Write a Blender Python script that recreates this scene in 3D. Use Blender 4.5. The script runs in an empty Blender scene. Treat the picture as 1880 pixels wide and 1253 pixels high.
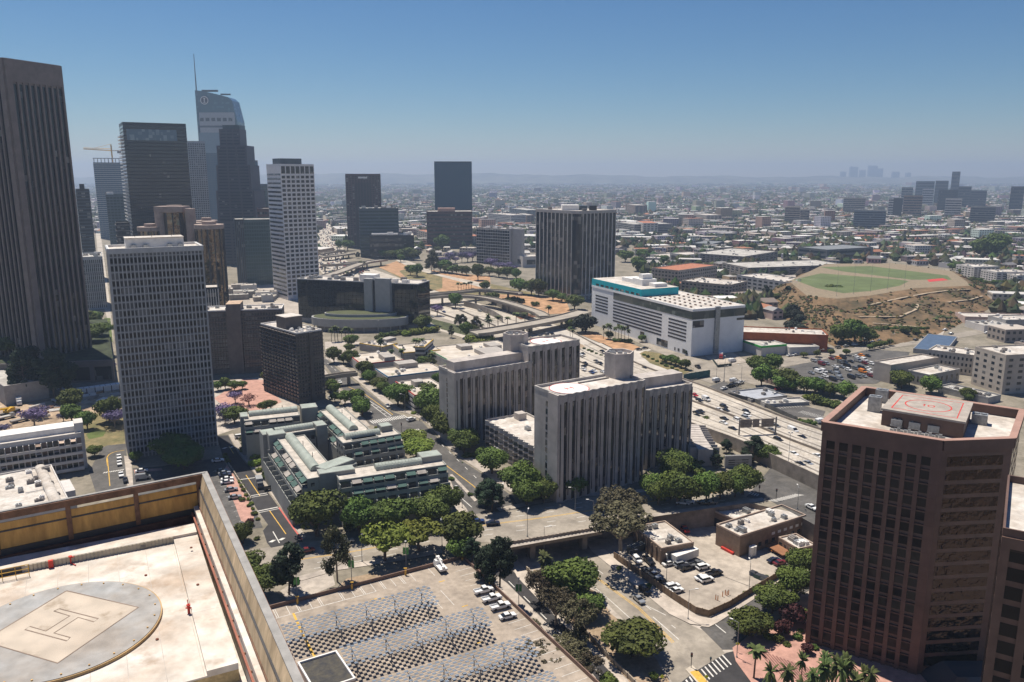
import bpy, bmesh, math, random
from mathutils import Vector, Matrix
from math import sin, cos, tan, pi, radians, atan2, hypot, sqrt
R = random.Random(7)
S = bpy.context.scene
COL = S.collection
# ------------------------------------------------------------------ camera
CH = 115.0; FL = 1462.2; PT = radians(11.7)
cd = bpy.data.cameras.new('camera'); cd.sensor_width = 36; cd.lens = 28; cd.clip_start = 0.5; cd.clip_end = 60000
cam = bpy.data.objects.new('camera', cd); COL.objects.link(cam)
cam.location = (0, 0, CH); cam.rotation_euler = (pi/2 - PT, 0, 0); S.camera = cam
# ------------------------------------------------------------------ world, sun, exposure
SUN_EL = radians(66); SHX, SHY = 0.66, -0.75        # direction the shadows fall
sdir = Vector((-SHX*cos(SUN_EL), -SHY*cos(SUN_EL), sin(SUN_EL))).normalized()
w = bpy.data.worlds.new('World'); S.world = w; w.use_nodes = True
nt = w.node_tree; nt.nodes.clear()
sk = nt.nodes.new('ShaderNodeTexSky'); sk.sky_type = 'NISHITA'; sk.sun_disc = False
sk.sun_elevation = SUN_EL; sk.sun_rotation = atan2(sdir.x, sdir.y)
sk.altitude = 0; sk.air_density = 1.0; sk.dust_density = 0.0; sk.ozone_density = 8.0
bg = nt.nodes.new('ShaderNodeBackground'); bg.inputs[1].default_value = 0.072
wo = nt.nodes.new('ShaderNodeOutputWorld')
sp_ = nt.nodes.new('ShaderNodeSeparateColor'); cb_ = nt.nodes.new('ShaderNodeCombineColor'); nt.links.new(sk.outputs[0], sp_.inputs[0])
for i_, (gm_, kk_) in enumerate(((1.5, 1.10), (1.25, .82), (1.0, .69))):      # deeper, clearer blue overhead
    p_ = nt.nodes.new('ShaderNodeMath'); p_.operation = 'POWER'; p_.inputs[1].default_value = gm_; m0 = nt.nodes.new('ShaderNodeMath'); m0.operation = 'MULTIPLY'; m0.inputs[1].default_value = .08
    m1 = nt.nodes.new('ShaderNodeMath'); m1.operation = 'MULTIPLY'; m1.inputs[1].default_value = kk_/.08
    nt.links.new(sp_.outputs[i_], m0.inputs[0]); nt.links.new(m0.outputs[0], p_.inputs[0]); nt.links.new(p_.outputs[0], m1.inputs[0]); nt.links.new(m1.outputs[0], cb_.inputs[i_])
nt.links.new(cb_.outputs[0], bg.inputs[0]); nt.links.new(bg.outputs[0], wo.inputs[0])
sl = bpy.data.lights.new('sun', 'SUN'); sl.energy = 4.5; sl.angle = radians(0.5); sl.color = (1.0, 0.92, 0.80)
so = bpy.data.objects.new('sun', sl); COL.objects.link(so)
so.rotation_euler = (-sdir).to_track_quat('-Z', 'Y').to_euler(); so.location = (0, 0, 500)
S.view_settings.view_transform = 'Standard'; S.view_settings.look = 'None'; S.view_settings.exposure = 0.56
S.view_settings.gamma = 1.0
S.cycles.max_bounces = 5; S.cycles.diffuse_bounces = 3; S.cycles.glossy_bounces = 3; S.cycles.transmission_bounces = 2
S.cycles.volume_bounces = 0; S.cycles.caustics_reflective = False; S.cycles.caustics_refractive = False
S.cycles.sample_clamp_indirect = 4.0
HAZE = 1.3e-4
# ------------------------------------------------------------------ picture <-> place helpers
CR = dict(o=(0,0,1), c1=(0,60,2.983), c2=(0,440,2.983), c3=(0,840,3.033), c4=(350,440,2.983), c5=(400,700,2.983),
 d1=(440,960,3.76), d2=(800,880,3.36), d3=(1100,860,3.188), d4=(1380,680,2.186), d5=(780,580,3.481), e1=(1200,560,2.765),
 e2=(1100,440,2.41), e3=(850,290,3.418), e4=(1350,290,3.547), e5=(420,280,3.917), e6=(560,440,3.032), f1=(600,620,6.267),
 f2=(1040,560,6.267), f3=(1260,680,6.267), f4=(600,440,6.267), f5=(380,780,5.446), f6=(0,640,5.696))
def X(c, x, y):
    a, b, s = CR[c]; return (a + x/s, b + y/s)
def ray(px, py):
    dx = (px-940)/FL; dy = -(py-626.5)/FL
    return (dx, cos(PT)+dy*sin(PT), -sin(PT)+dy*cos(PT))
def G(px, py, z=0.0):
    v = ray(px, py); t = (z-CH)/v[2]; return Vector((v[0]*t, v[1]*t))
def K(px, py, D):
    v = ray(px, py); t = D/v[1]; return Vector((v[0]*t, D, CH+v[2]*t))
def g(c, x, y, z=0.0): return G(*X(c, x, y), z)
def gl(c, z, *xy): return [g(c, xy[i], xy[i+1], z) for i in range(0, len(xy), 2)]
def PX(x, y, z):
    d = y*cos(PT) - (z-CH)*sin(PT); u = y*sin(PT) + (z-CH)*cos(PT)
    return (940+FL*x/d, 626.5-FL*u/d, d)
# ------------------------------------------------------------------ materials
MATS = {}
def mat(name, col=(.5,.5,.5), rough=.8, metal=0.0, var=.12, scale=.3, spec=.3, col2=None, bump=0.0, objvar=0.0, stretch=(1,1,1), detail=6, s2=None):
    if name in MATS: return MATS[name]
    m = bpy.data.materials.new(name); m.use_nodes = True; n = m.node_tree; N = n.nodes; L = n.links
    b = N['Principled BSDF']; b.inputs['Roughness'].default_value = rough; b.inputs['Metallic'].default_value = metal
    b.inputs['Specular IOR Level'].default_value = spec
    tc = N.new('ShaderNodeTexCoord'); mp = N.new('ShaderNodeMapping'); mp.inputs['Scale'].default_value = stretch
    L.new(tc.outputs['Object'], mp.inputs[0])
    nz = N.new('ShaderNodeTexNoise'); nz.inputs['Scale'].default_value = scale; nz.inputs['Detail'].default_value = detail; nz.inputs['Roughness'].default_value = .65
    L.new(mp.outputs[0], nz.inputs['Vector'])
    mx = N.new('ShaderNodeMix'); mx.data_type = 'RGBA'
    c2 = col2 or tuple(min(1, c*(1-2.2*var)) for c in col)
    c1 = col if col2 else tuple(min(1, c*(1+1.2*var)) for c in col)
    mx.inputs[6].default_value = (*c1, 1); mx.inputs[7].default_value = (*c2, 1)
    rp = N.new('ShaderNodeMapRange'); rp.inputs[1].default_value = .36; rp.inputs[2].default_value = .66
    L.new(nz.outputs[0], rp.inputs[0]); L.new(rp.outputs[0], mx.inputs[0])
    out = mx.outputs[2]
    if s2:
        n2 = N.new('ShaderNodeTexNoise'); n2.inputs['Scale'].default_value = s2; n2.inputs['Detail'].default_value = 3
        L.new(mp.outputs[0], n2.inputs['Vector'])
        r2 = N.new('ShaderNodeMapRange'); r2.inputs[1].default_value = .3; r2.inputs[2].default_value = .7; r2.inputs[3].default_value = .82; r2.inputs[4].default_value = 1.15
        L.new(n2.outputs[0], r2.inputs[0])
        hh = N.new('ShaderNodeVectorMath'); hh.operation = 'SCALE'; L.new(out, hh.inputs[0]); L.new(r2.outputs[0], hh.inputs['Scale']); out = hh.outputs[0]
    if objvar:
        oi = N.new('ShaderNodeObjectInfo'); hs = N.new('ShaderNodeHueSaturation')
        r3 = N.new('ShaderNodeMapRange'); r3.inputs[3].default_value = 1-objvar; r3.inputs[4].default_value = 1+objvar
        L.new(oi.outputs['Random'], r3.inputs[0]); L.new(r3.outputs[0], hs.inputs['Value'])
        r4 = N.new('ShaderNodeMapRange'); r4.inputs[3].default_value = .5-objvar*.09; r4.inputs[4].default_value = .5+objvar*.09
        L.new(oi.outputs['Random'], r4.inputs[0]); L.new(r4.outputs[0], hs.inputs['Hue'])
        L.new(out, hs.inputs['Color']); out = hs.outputs[0]
    L.new(out, b.inputs['Base Color'])
    if bump:
        bp = N.new('ShaderNodeBump'); bp.inputs['Strength'].default_value = bump; bp.inputs['Distance'].default_value = .3
        L.new(nz.outputs[0], bp.inputs['Height']); L.new(bp.outputs[0], b.inputs['Normal'])
    MATS[name] = m; return m
def glass(name, col=(.02,.025,.03), rough=.08, spec=.5, wave=.02, cell=(3.2,3.2,3.4), lightf=.2, lcol=(.25,.24,.22), metal=0.0, wsc=.12):
    """dark window glass: slightly wavy mirror, a few panes with pale blinds behind them"""
    if name in MATS: return MATS[name]
    m = bpy.data.materials.new(name); m.use_nodes = True; n = m.node_tree; N = n.nodes; L = n.links
    b = N['Principled BSDF']; b.inputs['Roughness'].default_value = rough; b.inputs['Specular IOR Level'].default_value = spec; b.inputs['Metallic'].default_value = metal
    gm = N.new('ShaderNodeNewGeometry'); dv = N.new('ShaderNodeVectorMath'); dv.operation = 'DIVIDE'; dv.inputs[1].default_value = cell
    L.new(gm.outputs['Position'], dv.inputs[0])
    fl = N.new('ShaderNodeVectorMath'); fl.operation = 'FLOOR'; L.new(dv.outputs[0], fl.inputs[0])
    wn = N.new('ShaderNodeTexWhiteNoise'); L.new(fl.outputs[0], wn.inputs['Vector'])
    oi = N.new('ShaderNodeObjectInfo')
    r = N.new('ShaderNodeMapRange'); r.inputs[1].default_value = 1-lightf; r.inputs[2].default_value = 1
    L.new(wn.outputs['Value'], r.inputs[0])
    mx = N.new('ShaderNodeMix'); mx.data_type = 'RGBA'; mx.inputs[6].default_value = (*col,1); mx.inputs[7].default_value = (*lcol,1)
    L.new(r.outputs[0], mx.inputs[0]); L.new(mx.outputs[2], b.inputs['Base Color'])
    if wave:
        nz = N.new('ShaderNodeTexNoise'); nz.inputs['Scale'].default_value = wsc; nz.inputs['Detail'].default_value = 2
        L.new(gm.outputs['Position'], nz.inputs['Vector'])
        ad = N.new('ShaderNodeMath'); ad.operation = 'MULTIPLY_ADD'; ad.inputs[1].default_value = .25
        L.new(wn.outputs['Value'], ad.inputs[0]); L.new(nz.outputs[0], ad.inputs[2])
        bp = N.new('ShaderNodeBump'); bp.inputs['Strength'].default_value = 1; bp.inputs['Distance'].default_value = wave*8
        L.new(nz.outputs[0], bp.inputs['Height']); L.new(bp.outputs[0], b.inputs['Normal'])
    MATS[name] = m; return m
def attrmat(name, rough=.85, spec=.2):
    if name in MATS: return MATS[name]
    m = bpy.data.materials.new(name); m.use_nodes = True; n = m.node_tree
    b = n.nodes['Principled BSDF']; b.inputs['Roughness'].default_value = rough; b.inputs['Specular IOR Level'].default_value = spec
    a = n.nodes.new('ShaderNodeAttribute'); a.attribute_name = 'col'; n.links.new(a.outputs['Color'], b.inputs['Base Color'])
    MATS[name] = m; return m
def stain(m, col, scale=.3, lo=.6, hi=.74, amt=.75, stretch=(1,1,1)):
    """worn or dirty patches with their own outline, laid over a material"""
    n = m.node_tree; N = n.nodes; L = n.links; b = N['Principled BSDF']; src = b.inputs['Base Color'].links[0].from_socket
    tc = N.new('ShaderNodeTexCoord'); mp = N.new('ShaderNodeMapping'); mp.inputs['Scale'].default_value = stretch; mp.inputs['Location'].default_value = (7.3, 1.9, 4.4); L.new(tc.outputs['Object'], mp.inputs[0])
    nz = N.new('ShaderNodeTexNoise'); nz.inputs['Scale'].default_value = scale; nz.inputs['Detail'].default_value = 5; nz.inputs['Roughness'].default_value = .6; L.new(mp.outputs[0], nz.inputs['Vector'])
    r = N.new('ShaderNodeMapRange'); r.inputs[1].default_value = lo; r.inputs[2].default_value = hi; r.inputs[4].default_value = amt; L.new(nz.outputs[0], r.inputs[0])
    mx = N.new('ShaderNodeMix'); mx.data_type = 'RGBA'; L.new(r.outputs[0], mx.inputs[0]); L.new(src, mx.inputs[6]); mx.inputs[7].default_value = (*col, 1); L.new(mx.outputs[2], b.inputs['Base Color'])
    return m
# ------------------------------------------------------------------ mesh building
class MB:
    def __init__(s): s.v = []; s.f = []; s.m = []; s.c = []; s.cur = 0; s.col = (.5,.5,.5); s.sm = False
    def quad(s, *p):
        i = len(s.v); s.v += [tuple(q) for q in p]; s.f.append(tuple(range(i, i+len(p)))); s.m.append(s.cur); s.c.append(s.col)
    def prism(s, poly, z0, z1, top=True, bot=True, taper=None):
        n = len(poly); a = sum(poly[i][0]*poly[(i+1)%n][1]-poly[(i+1)%n][0]*poly[i][1] for i in range(n))
        if a < 0: poly = poly[::-1]
        tp = poly
        if taper is not None:
            cx = sum(p[0] for p in poly)/n; cy = sum(p[1] for p in poly)/n
            tp = [(cx+(p[0]-cx)*taper, cy+(p[1]-cy)*taper) for p in poly]
        i = len(s.v); s.v += [(p[0], p[1], z0) for p in poly] + [(p[0], p[1], z1) for p in tp]
        for k in range(n):
            s.f.append((i+k, i+(k+1)%n, i+n+(k+1)%n, i+n+k)); s.m.append(s.cur); s.c.append(s.col)
        if top: s.f.append(tuple(range(i+n, i+2*n))); s.m.append(s.cur); s.c.append(s.col)
        if bot: s.f.append(tuple(range(i+n-1, i-1, -1))); s.m.append(s.cur); s.c.append(s.col)
    def box(s, x0, x1, y0, y1, z0, z1): s.prism([(x0,y0),(x1,y0),(x1,y1),(x0,y1)], z0, z1)
    def obox(s, c, u, hl, hw, z0, z1):
        v = (-u[1], u[0]); s.prism([(c[0]+a*u[0]*hl+b*v[0]*hw, c[1]+a*u[1]*hl+b*v[1]*hw) for a, b in ((-1,-1),(1,-1),(1,1),(-1,1))], z0, z1)
    def cyl(s, x, y, r, z0, z1, n=12, r2=None):
        r2 = r if r2 is None else r2
        s.prism([(x+r*cos(2*pi*k/n), y+r*sin(2*pi*k/n)) for k in range(n)], z0, z1, taper=(r2/r if r2 != r else None))
    def bar(s, p, q, r, n=4, r2=None):
        p = Vector(p); q = Vector(q); d = (q-p)
        if d.length < 1e-6: return
        d.normalize(); a = d.orthogonal().normalized(); b = d.cross(a); r2 = r if r2 is None else r2; i = len(s.v)
        for k in range(n):
            t = 2*pi*(k+.5)/n; o = a*cos(t)+b*sin(t); s.v.append(tuple(p+o*r)); 
        for k in range(n):
            t = 2*pi*(k+.5)/n; o = a*cos(t)+b*sin(t); s.v.append(tuple(q+o*r2))
        for k in range(n):
            s.f.append((i+k, i+(k+1)%n, i+n+(k+1)%n, i+n+k)); s.m.append(s.cur); s.c.append(s.col)
        s.f.append(tuple(range(i+n-1, i-1, -1))); s.m.append(s.cur); s.c.append(s.col)
        s.f.append(tuple(range(i+n, i+2*n))); s.m.append(s.cur); s.c.append(s.col)
    def mesh(s, name, mats, attr=False):
        me = bpy.data.meshes.new(name); me.from_pydata(s.v, [], s.f)
        for m in (mats if isinstance(mats, (list, tuple)) else [mats]): me.materials.append(m)
        me.polygons.foreach_set('material_index', s.m)
        if s.sm: me.polygons.foreach_set('use_smooth', [True]*len(s.f))
        if attr:
            a = me.color_attributes.new('col', 'FLOAT_COLOR', 'CORNER'); buf = []
            for fc, c in zip(s.f, s.c): buf += [c[0], c[1], c[2], 1.0]*len(fc)
            a.data.foreach_set('color', buf)
        me.update(); return me
    def build(s, name, mats, parent=None, attr=False, kind=None, label=None):
        if not s.f: return None
        o = bpy.data.objects.new(name, s.mesh(name, mats, attr)); COL.objects.link(o)
        if parent: o.parent = parent
        if kind: o['kind'] = kind
        if label: o['label'] = label
        return o
def tag(o, label, cat, group=None):
    o['label'] = label; o['category'] = cat
    if group: o['group'] = group
    return o
def thing(name, label, cat, loc=(0,0,0), rz=0, group=None):
    o = bpy.data.objects.new(name, None); COL.objects.link(o); o.empty_display_size = 1
    o.location = loc; o.rotation_euler = (0,0,rz); return tag(o, label, cat, group)
def copyparts(src, root):
    for ch in list(src.children):
        c = ch.copy(); COL.objects.link(c); c.parent = root
        for gch in ch.children:
            d = gch.copy(); COL.objects.link(d); d.parent = c
def sheet(name, pts, z, m, kind='structure', parent=None):
    b = MB(); b.quad(*[(p[0], p[1], z) for p in pts]); o = b.build(name, m, parent)
    if o.data.polygons[0].normal.z < 0: o.data.flip_normals()
    if kind and not parent: o['kind'] = kind
    return o
def strip(b, pts, wd, z, off=0.0):
    """a ribbon of width wd along the polyline pts, shifted sideways by off"""
    n = len(pts); L_ = []; R_ = []
    for i in range(n):
        a = Vector(pts[max(0, i-1)][:2]); c = Vector(pts[min(n-1, i+1)][:2]); t = (c-a); t = t/ max(t.length, 1e-6); nn = Vector((-t.y, t.x)); p = Vector(pts[i][:2]) + nn*off
        zz = z if not callable(z) else z(i)
        L_.append((*(p+nn*wd/2), zz)); R_.append((*(p-nn*wd/2), zz))
    for i in range(n-1): b.quad(R_[i], R_[i+1], L_[i+1], L_[i])
def dense(pts, step):
    out = []
    for i in range(len(pts)-1):
        a = Vector(pts[i][:2]); c = Vector(pts[i+1][:2]); k = max(1, int((c-a).length/step))
        out += [a.lerp(c, j/k) for j in range(k)]
    out.append(Vector(pts[-1][:2])); return out
def dash(b, pts, wd, z, off=0.0, on=3.0, gap=9.0):
    """broken lane line along a polyline"""
    acc = 0.0
    for i in range(len(pts)-1):
        a = Vector(pts[i][:2]); c = Vector(pts[i+1][:2]); L = (c-a).length
        if L < 1e-3: continue
        t = (c-a)/L; nn = Vector((-t.y, t.x)); s = -acc
        while s < L:
            s0 = max(s, 0); s1 = min(s+on, L)
            if s1 > s0:
                p = a+t*s0+nn*off; q = a+t*s1+nn*off
                b.quad((*(p-nn*wd/2), z), (*(q-nn*wd/2), z), (*(q+nn*wd/2), z), (*(p+nn*wd/2), z))
            s += on+gap
        acc = (acc+L) % (on+gap)
def smooth(pts, k=6):
    """Catmull-Rom through 2D points"""
    P = [Vector(p[:2]) for p in pts]; P = [P[0]*2-P[1]] + P + [P[-1]*2-P[-2]]; out = []
    for i in range(1, len(P)-2):
        for j in range(k):
            t = j/k; out.append(.5*((2*P[i]) + (P[i+1]-P[i-1])*t + (2*P[i-1]-5*P[i]+4*P[i+1]-P[i+2])*t*t + (3*P[i]-P[i-1]-3*P[i+1]+P[i+2])*t**3))
    out.append(P[-2]); return out
def inside(p, poly):
    c = False; n = len(poly)
    for i in range(n):
        a = poly[i]; b = poly[i-1]
        if (a[1] > p[1]) != (b[1] > p[1]) and p[0] < (b[0]-a[0])*(p[1]-a[1])/(b[1]-a[1])+a[0]: c = not c
    return c
# ------------------------------------------------------------------ shared materials
concrete = mat('concrete', (.40,.37,.335), .85, var=.10, scale=.25, s2=.05)
concdark = mat('concrete_dark', (.24,.22,.205), .85, var=.12, scale=.3)
roofw = mat('roof_white', (.60,.565,.52), .8, var=.14, scale=.12, s2=.6, col2=(.40,.35,.30))
roofg = mat('roof_grey', (.44,.42,.385), .85, var=.15, scale=.12, s2=.5)
metalg = mat('metal_grey', (.33,.34,.35), .45, .5, var=.15, scale=1)
stain(roofw, (.30,.25,.20), .25, .56, .72, .6); stain(concrete, (.24,.21,.18), .2, .55, .7, .5, (1,1,.2))
darkm = mat('dark_metal', (.05,.05,.055), .5, .2, var=.1)
whitep = mat('white_paint', (.74,.72,.69), .6, var=.05, scale=.4)
yellowp = mat('yellow_paint', (.62,.36,.06), .6, var=.12, scale=1)
redp = mat('red_paint', (.55,.05,.035), .5, var=.08)
gdark = glass('glass_dark')
gblue = glass('glass_blue', (.02,.035,.055), lightf=.05, wave=.01)
gbrown = glass('glass_brown', (.035,.022,.018), lightf=.08, lcol=(.10,.07,.05), wave=.05, cell=(3.4,3.4,3.4), wsc=.25)
ggrey = glass('glass_grey', (.05,.055,.06), lightf=.25, lcol=(.22,.22,.21), wave=.01)
PANES = {}
FEET = []; SEP = {'stair_tower','stair_tower_cap','cornice','party_wall','roof_box','penthouse','rib','stripe_window','doorway','glazed_band','window_band','roof_post','tier','teal_window','balcony','coping','parapet','end_wall','pale_band','stair_pier','roof_rig','roof_plant_room','roof_strip','louvre_window','roller_door','pale_band','fin','spandrel_strip','penthouse_roof','eave','terrace','balcony_wall','slab_edge','pier'}
class Bld:
    def __init__(s, name, label, cat, foot, h, z0=0.0, group=None, org=None, ang=None, parent=None):
        """foot: world 2D polygon; local frame sits on foot[0] with x along foot[0]->foot[1]"""
        a = org or foot[0]; b = foot[1]
        ang = atan2(b[1]-foot[0][1], b[0]-foot[0][0]) if ang is None else ang
        s.o = Vector(a[:2]); s.ang = ang; c, sn = cos(ang), sin(ang)
        s.poly = [((p[0]-s.o.x)*c+(p[1]-s.o.y)*sn, -(p[0]-s.o.x)*sn+(p[1]-s.o.y)*c) for p in foot]
        A_ = sum(s.poly[i][0]*s.poly[(i+1)%len(foot)][1]-s.poly[(i+1)%len(foot)][0]*s.poly[i][1] for i in range(len(foot)))
        assert A_ > 0, name
        FEET.append([tuple(p[:2]) for p in foot]); s.h = h; s.z0 = z0; s.root = thing(name, label, cat, (s.o.x, s.o.y, z0), ang, group); s.pan = []; s.b = {}; s.dpth = hypot(*s.o)
        if parent:
            del s.root['label']; del s.root['category']; s.root.parent = parent; s.root.location = s.root.location - parent.location
    def L(s, f): p = s.poly[f]; q = s.poly[(f+1)%len(s.poly)]; return hypot(q[0]-p[0], q[1]-p[1])
    def ax(s, f):
        p = s.poly[f]; q = s.poly[(f+1)%len(s.poly)]; l = s.L(f); t = ((q[0]-p[0])/l, (q[1]-p[1])/l); return p, t, (t[1], -t[0])
    def P(s, f, a, d, z): p, t, n = s.ax(f); return (p[0]+t[0]*a+n[0]*d, p[1]+t[1]*a+n[1]*d, z)
    def world(s, l): c, sn = cos(s.ang), sin(s.ang); return Vector((s.o.x+l[0]*c-l[1]*sn, s.o.y+l[0]*sn+l[1]*c))
    def mb(s, name, m):
        k = (name, m.name, len(s.b) if name in SEP else 0)
        if k not in s.b: s.b[k] = (MB(), name, m)
        return s.b[k][0]
    def fbox(s, name, m, f, a0, a1, d0, d1, z0, z1):
        b = s.mb(name, m); q = [s.P(f, a, d, 0)[:2] for a, d in ((a0,d0),(a0,d1),(a1,d1),(a1,d0))]; b.prism(q, z0, z1)
    def wall(s, m, z0=None, z1=None, name='wall'):
        s.mb(name, m).prism(s.poly, z0 or 0.0, s.h if z1 is None else z1)
    def roof(s, m, inset=.35, th=.06, par=1.0, pm=None, pw=.35, name='roof'):
        """roof deck and a parapet round it"""
        n = len(s.poly); cx = sum(p[0] for p in s.poly)/n; cy = sum(p[1] for p in s.poly)/n
        s.mb(name, m).prism(s.poly, s.h+.002, s.h+th)
        if par:
            for f in range(n):
                l = s.L(f); s.fbox('parapet', pm or concrete, f, 0, l, -pw, 0.03+.002*f, s.h+.01, s.h+par+.003*f)
    def win(s, f, cols, rows, z0, z1, fx=.7, fz=.6, m=None, a0=0.0, a1=None, d=.05, name='window'):
        a1 = s.L(f) if a1 is None else a1; cw = (a1-a0)/cols; rh = (z1-z0)/rows
        for i in range(cols):
            for j in range(rows):
                s.pan.append((f, a0+(i+.5)*cw, z0+(j+.5)*rh, cw*fx, rh*fz, d, m or gdark, name))
    def piers(s, f, n, z0, z1, wd, dp, m, a0=0.0, a1=None, name='pier', ends=True):
        a1 = s.L(f) if a1 is None else a1
        for i in range(n+1):
            if not ends and i in (0, n): continue
            a = a0+(a1-a0)*i/n; lo = max(a-wd/2, a0-.02); hi = min(a+wd/2, a1+.02)
            if hi > lo: s.fbox(name, m, f, lo, hi, -.1, dp, z0, z1)
    def bands(s, f, n, z0, z1, ht, dp, m, a0=0.0, a1=None, name='spandrel'):
        a1 = s.L(f) if a1 is None else a1
        for j in range(n+1):
            z = z0+(z1-z0)*j/n; s.fbox(name, m, f, a0, a1, -.1, dp, z-ht/2, z+ht/2)
    def ac(s, x, y, z, w=2.4, d=1.8, h=1.5, kind='air_conditioner', m=None):
        b = MB(); b.box(-w/2, w/2, -d/2, d/2, 0, h); b.cyl(-w*.2, 0, min(w,d)*.24, h, h+.25, 8); b.cyl(w*.22, 0, min(w,d)*.24, h, h+.25, 8)
        b.box(-w/2-.1, w/2+.1, -d/2-.1, d/2+.1, -.02, .2)
        o = b.build(kind, m or metalg, s.root); o.location = (x, y, z)
    def rbox(s, name, m, x0, x1, y0, y1, z0, z1): s.mb(name, m).box(x0, x1, y0, y1, z0, z1)
    def clutter(s, n, z, rr, x0=None, x1=None, y0=None, y1=None, sz=1.0):
        xs = [p[0] for p in s.poly]; ys = [p[1] for p in s.poly]
        x0 = min(xs)+2 if x0 is None else x0; x1 = max(xs)-2 if x1 is None else x1; y0 = min(ys)+2 if y0 is None else y0; y1 = max(ys)-2 if y1 is None else y1
        for k in range(int(n*.4)+1):
            x = rr.uniform(x0, x1); y = rr.uniform(y0, y1); L_ = rr.uniform(3, 9)*sz; q = (x+L_, y) if rr.random() < .5 else (x, y+L_)
            if inside((x, y), s.poly) and inside(q, s.poly): b = MB(); b.bar((x, y, z+.25), (*q, z+.25), .12*sz); b.build('roof_pipe', metalg, s.root)
        for k in range(int(n*1.7)):
            x = rr.uniform(x0, x1); y = rr.uniform(y0, y1)
            if not inside((x, y), s.poly): continue
            s.ac(x, y, z, sz*rr.uniform(1.2, 3), sz*rr.uniform(1, 2.2), sz*rr.uniform(.7, 1.7), m=rr.choice([metalg, whitep, concdark]))
    def done(s, maxp=100):
        for (b, name, m) in s.b.values(): b.build(name, m, s.root)
        vis = []; rest = []
        for p in s.pan:
            _, t, n = s.ax(p[0]); c = s.P(p[0], p[1], p[5], p[2]); wpt = s.world(c)
            nn = s.world((c[0]+n[0], c[1]+n[1]))-wpt
            (vis if (-wpt).dot(nn) > 0 else rest).append((wpt.length + abs(CH-p[2])*.3, p))
        vis.sort(key=lambda q: q[0]); rest = vis[maxp:]+rest; vis = vis[:maxp]
        for _, p in vis:
            f, a, z, wd, ht, d, m, name = p; k = (round(wd,2), round(ht,2), m.name)
            if k not in PANES:
                b = MB(); b.box(-k[0]/2, k[0]/2, -.03, .03, -k[1]/2, k[1]/2); PANES[k] = b.mesh('window_pane', m)
            o = bpy.data.objects.new(name, PANES[k]); COL.objects.link(o); o.parent = s.root
            o.location = s.P(f, a, d-.03+.0, z); _, t, n = s.ax(f); o.rotation_euler = (0, 0, atan2(t[1], t[0]))
        if rest:
            b = MB(); ms = []
            for _, p in rest:
                f, a, z, wd, ht, d, m, name = p
                if m not in ms: ms.append(m)
                b.cur = ms.index(m)
                q = [s.P(f, a+x, dd, 0)[:2] for x, dd in ((-wd/2, d-.06), (-wd/2, d), (wd/2, d), (wd/2, d-.06))]
                b.prism(q, z-ht/2, z+ht/2)
            b.build('glazing', ms, s.root, kind='stuff')
        return s
def foot(Lc, N, dv):
    """rectangle: front edge Lc->N (left to right as seen), depth dv away from the camera"""
    a = Vector(Lc[:2]); b = Vector(N[:2]); t = (b-a).normalized(); v = Vector((-t.y, t.x)); return [a, b, b+v*dv, a+v*dv]
def footR(N, Rr, dv): return foot(N, Rr, dv)
def proj_depth(Lc, N, Rr):
    a = Vector(Lc[:2]); b = Vector(N[:2]); t = (b-a).normalized(); v = Vector((-t.y, t.x)); return (Vector(Rr[:2])-b).dot(v)

# ================================================================== the towers
# --- dark ribbed granite tower, far left
def ribbed_tower():
    N = K(5, 107, 442).xy; Rr = K(110.6, 120, 474).xy; t = (Rr-N).normalized(); dv = (Rr-N).length
    f = foot(N, Rr, dv)  # front-right face N->Rr ; left face is face 3
    gr = mat('granite_dark', (.20,.165,.150), .7, var=.08, scale=.2); gl_ = glass('glass_tower_dark', (.012,.012,.014), lightf=.03, wave=0)
    B = Bld('granite_tower', 'tall dark granite skyscraper with close vertical ribs at the left edge', 'skyscraper', f, 176)
    B.wall(gr, 0, 176); top = 164.5
    for fc in (0, 3):
        L = B.L(fc); n = 9; a0 = 3.0; a1 = L-.5
        if fc == 3: a0, a1 = .5, L-3.0
        for i in range(n):
            aa = a0+(a1-a0)*i/n; bb = a0+(a1-a0)*(i+1)/n; w_ = bb-aa
            B.pan.append((fc, aa+w_*.5, top/2, w_*.74, top-2, .06, gl_, 'window_strip'))
        for i in range(n+1):
            a = a0+(a1-a0)*i/n; B.fbox('rib', gr, fc, a-w_*.15, a+w_*.15, -.1, .95, 0, top+.5)
        B.fbox('crown', gr, fc, 0, L, -.1, 1.0, top, 176)
        B.fbox('pier', gr, fc, (0 if fc == 0 else L-2.9), (2.9 if fc == 0 else L), -.05, 1.02, 0, top+.01)
    B.mb('roof', roofg).prism(B.poly, 176.01, 176.4)
    B.done()
    # podium in front of it
    q = [G(-160, 716), G(212, 700), G(200, 618), G(-160, 640)]
    pm = mat('podium_granite', (.17,.15,.14), .75, var=.1, scale=.15)
    P_ = Bld('plaza_podium', 'dark stone podium wall with wide recessed bays under the granite tower', 'podium', q, 12.8)
    P_.wall(pm); P_.mb('terrace', mat('terrace_green', (.035,.045,.02), .9, var=.3, scale=.2)).prism(P_.poly, 12.81, 13.0)
    L = P_.L(0)
    for i in range(9): P_.pan.append((0, L*(i+.5)/9, 5, L/9*.82, 7.5, .05, gdark, 'window'))
    P_.piers(0, 9, 0, 12.8, 2.4, 1.2, pm); P_.bands(0, 1, 10.5, 11.9, 1.6, 1.3, pm)
    P_.done()
ribbed_tower()
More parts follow.
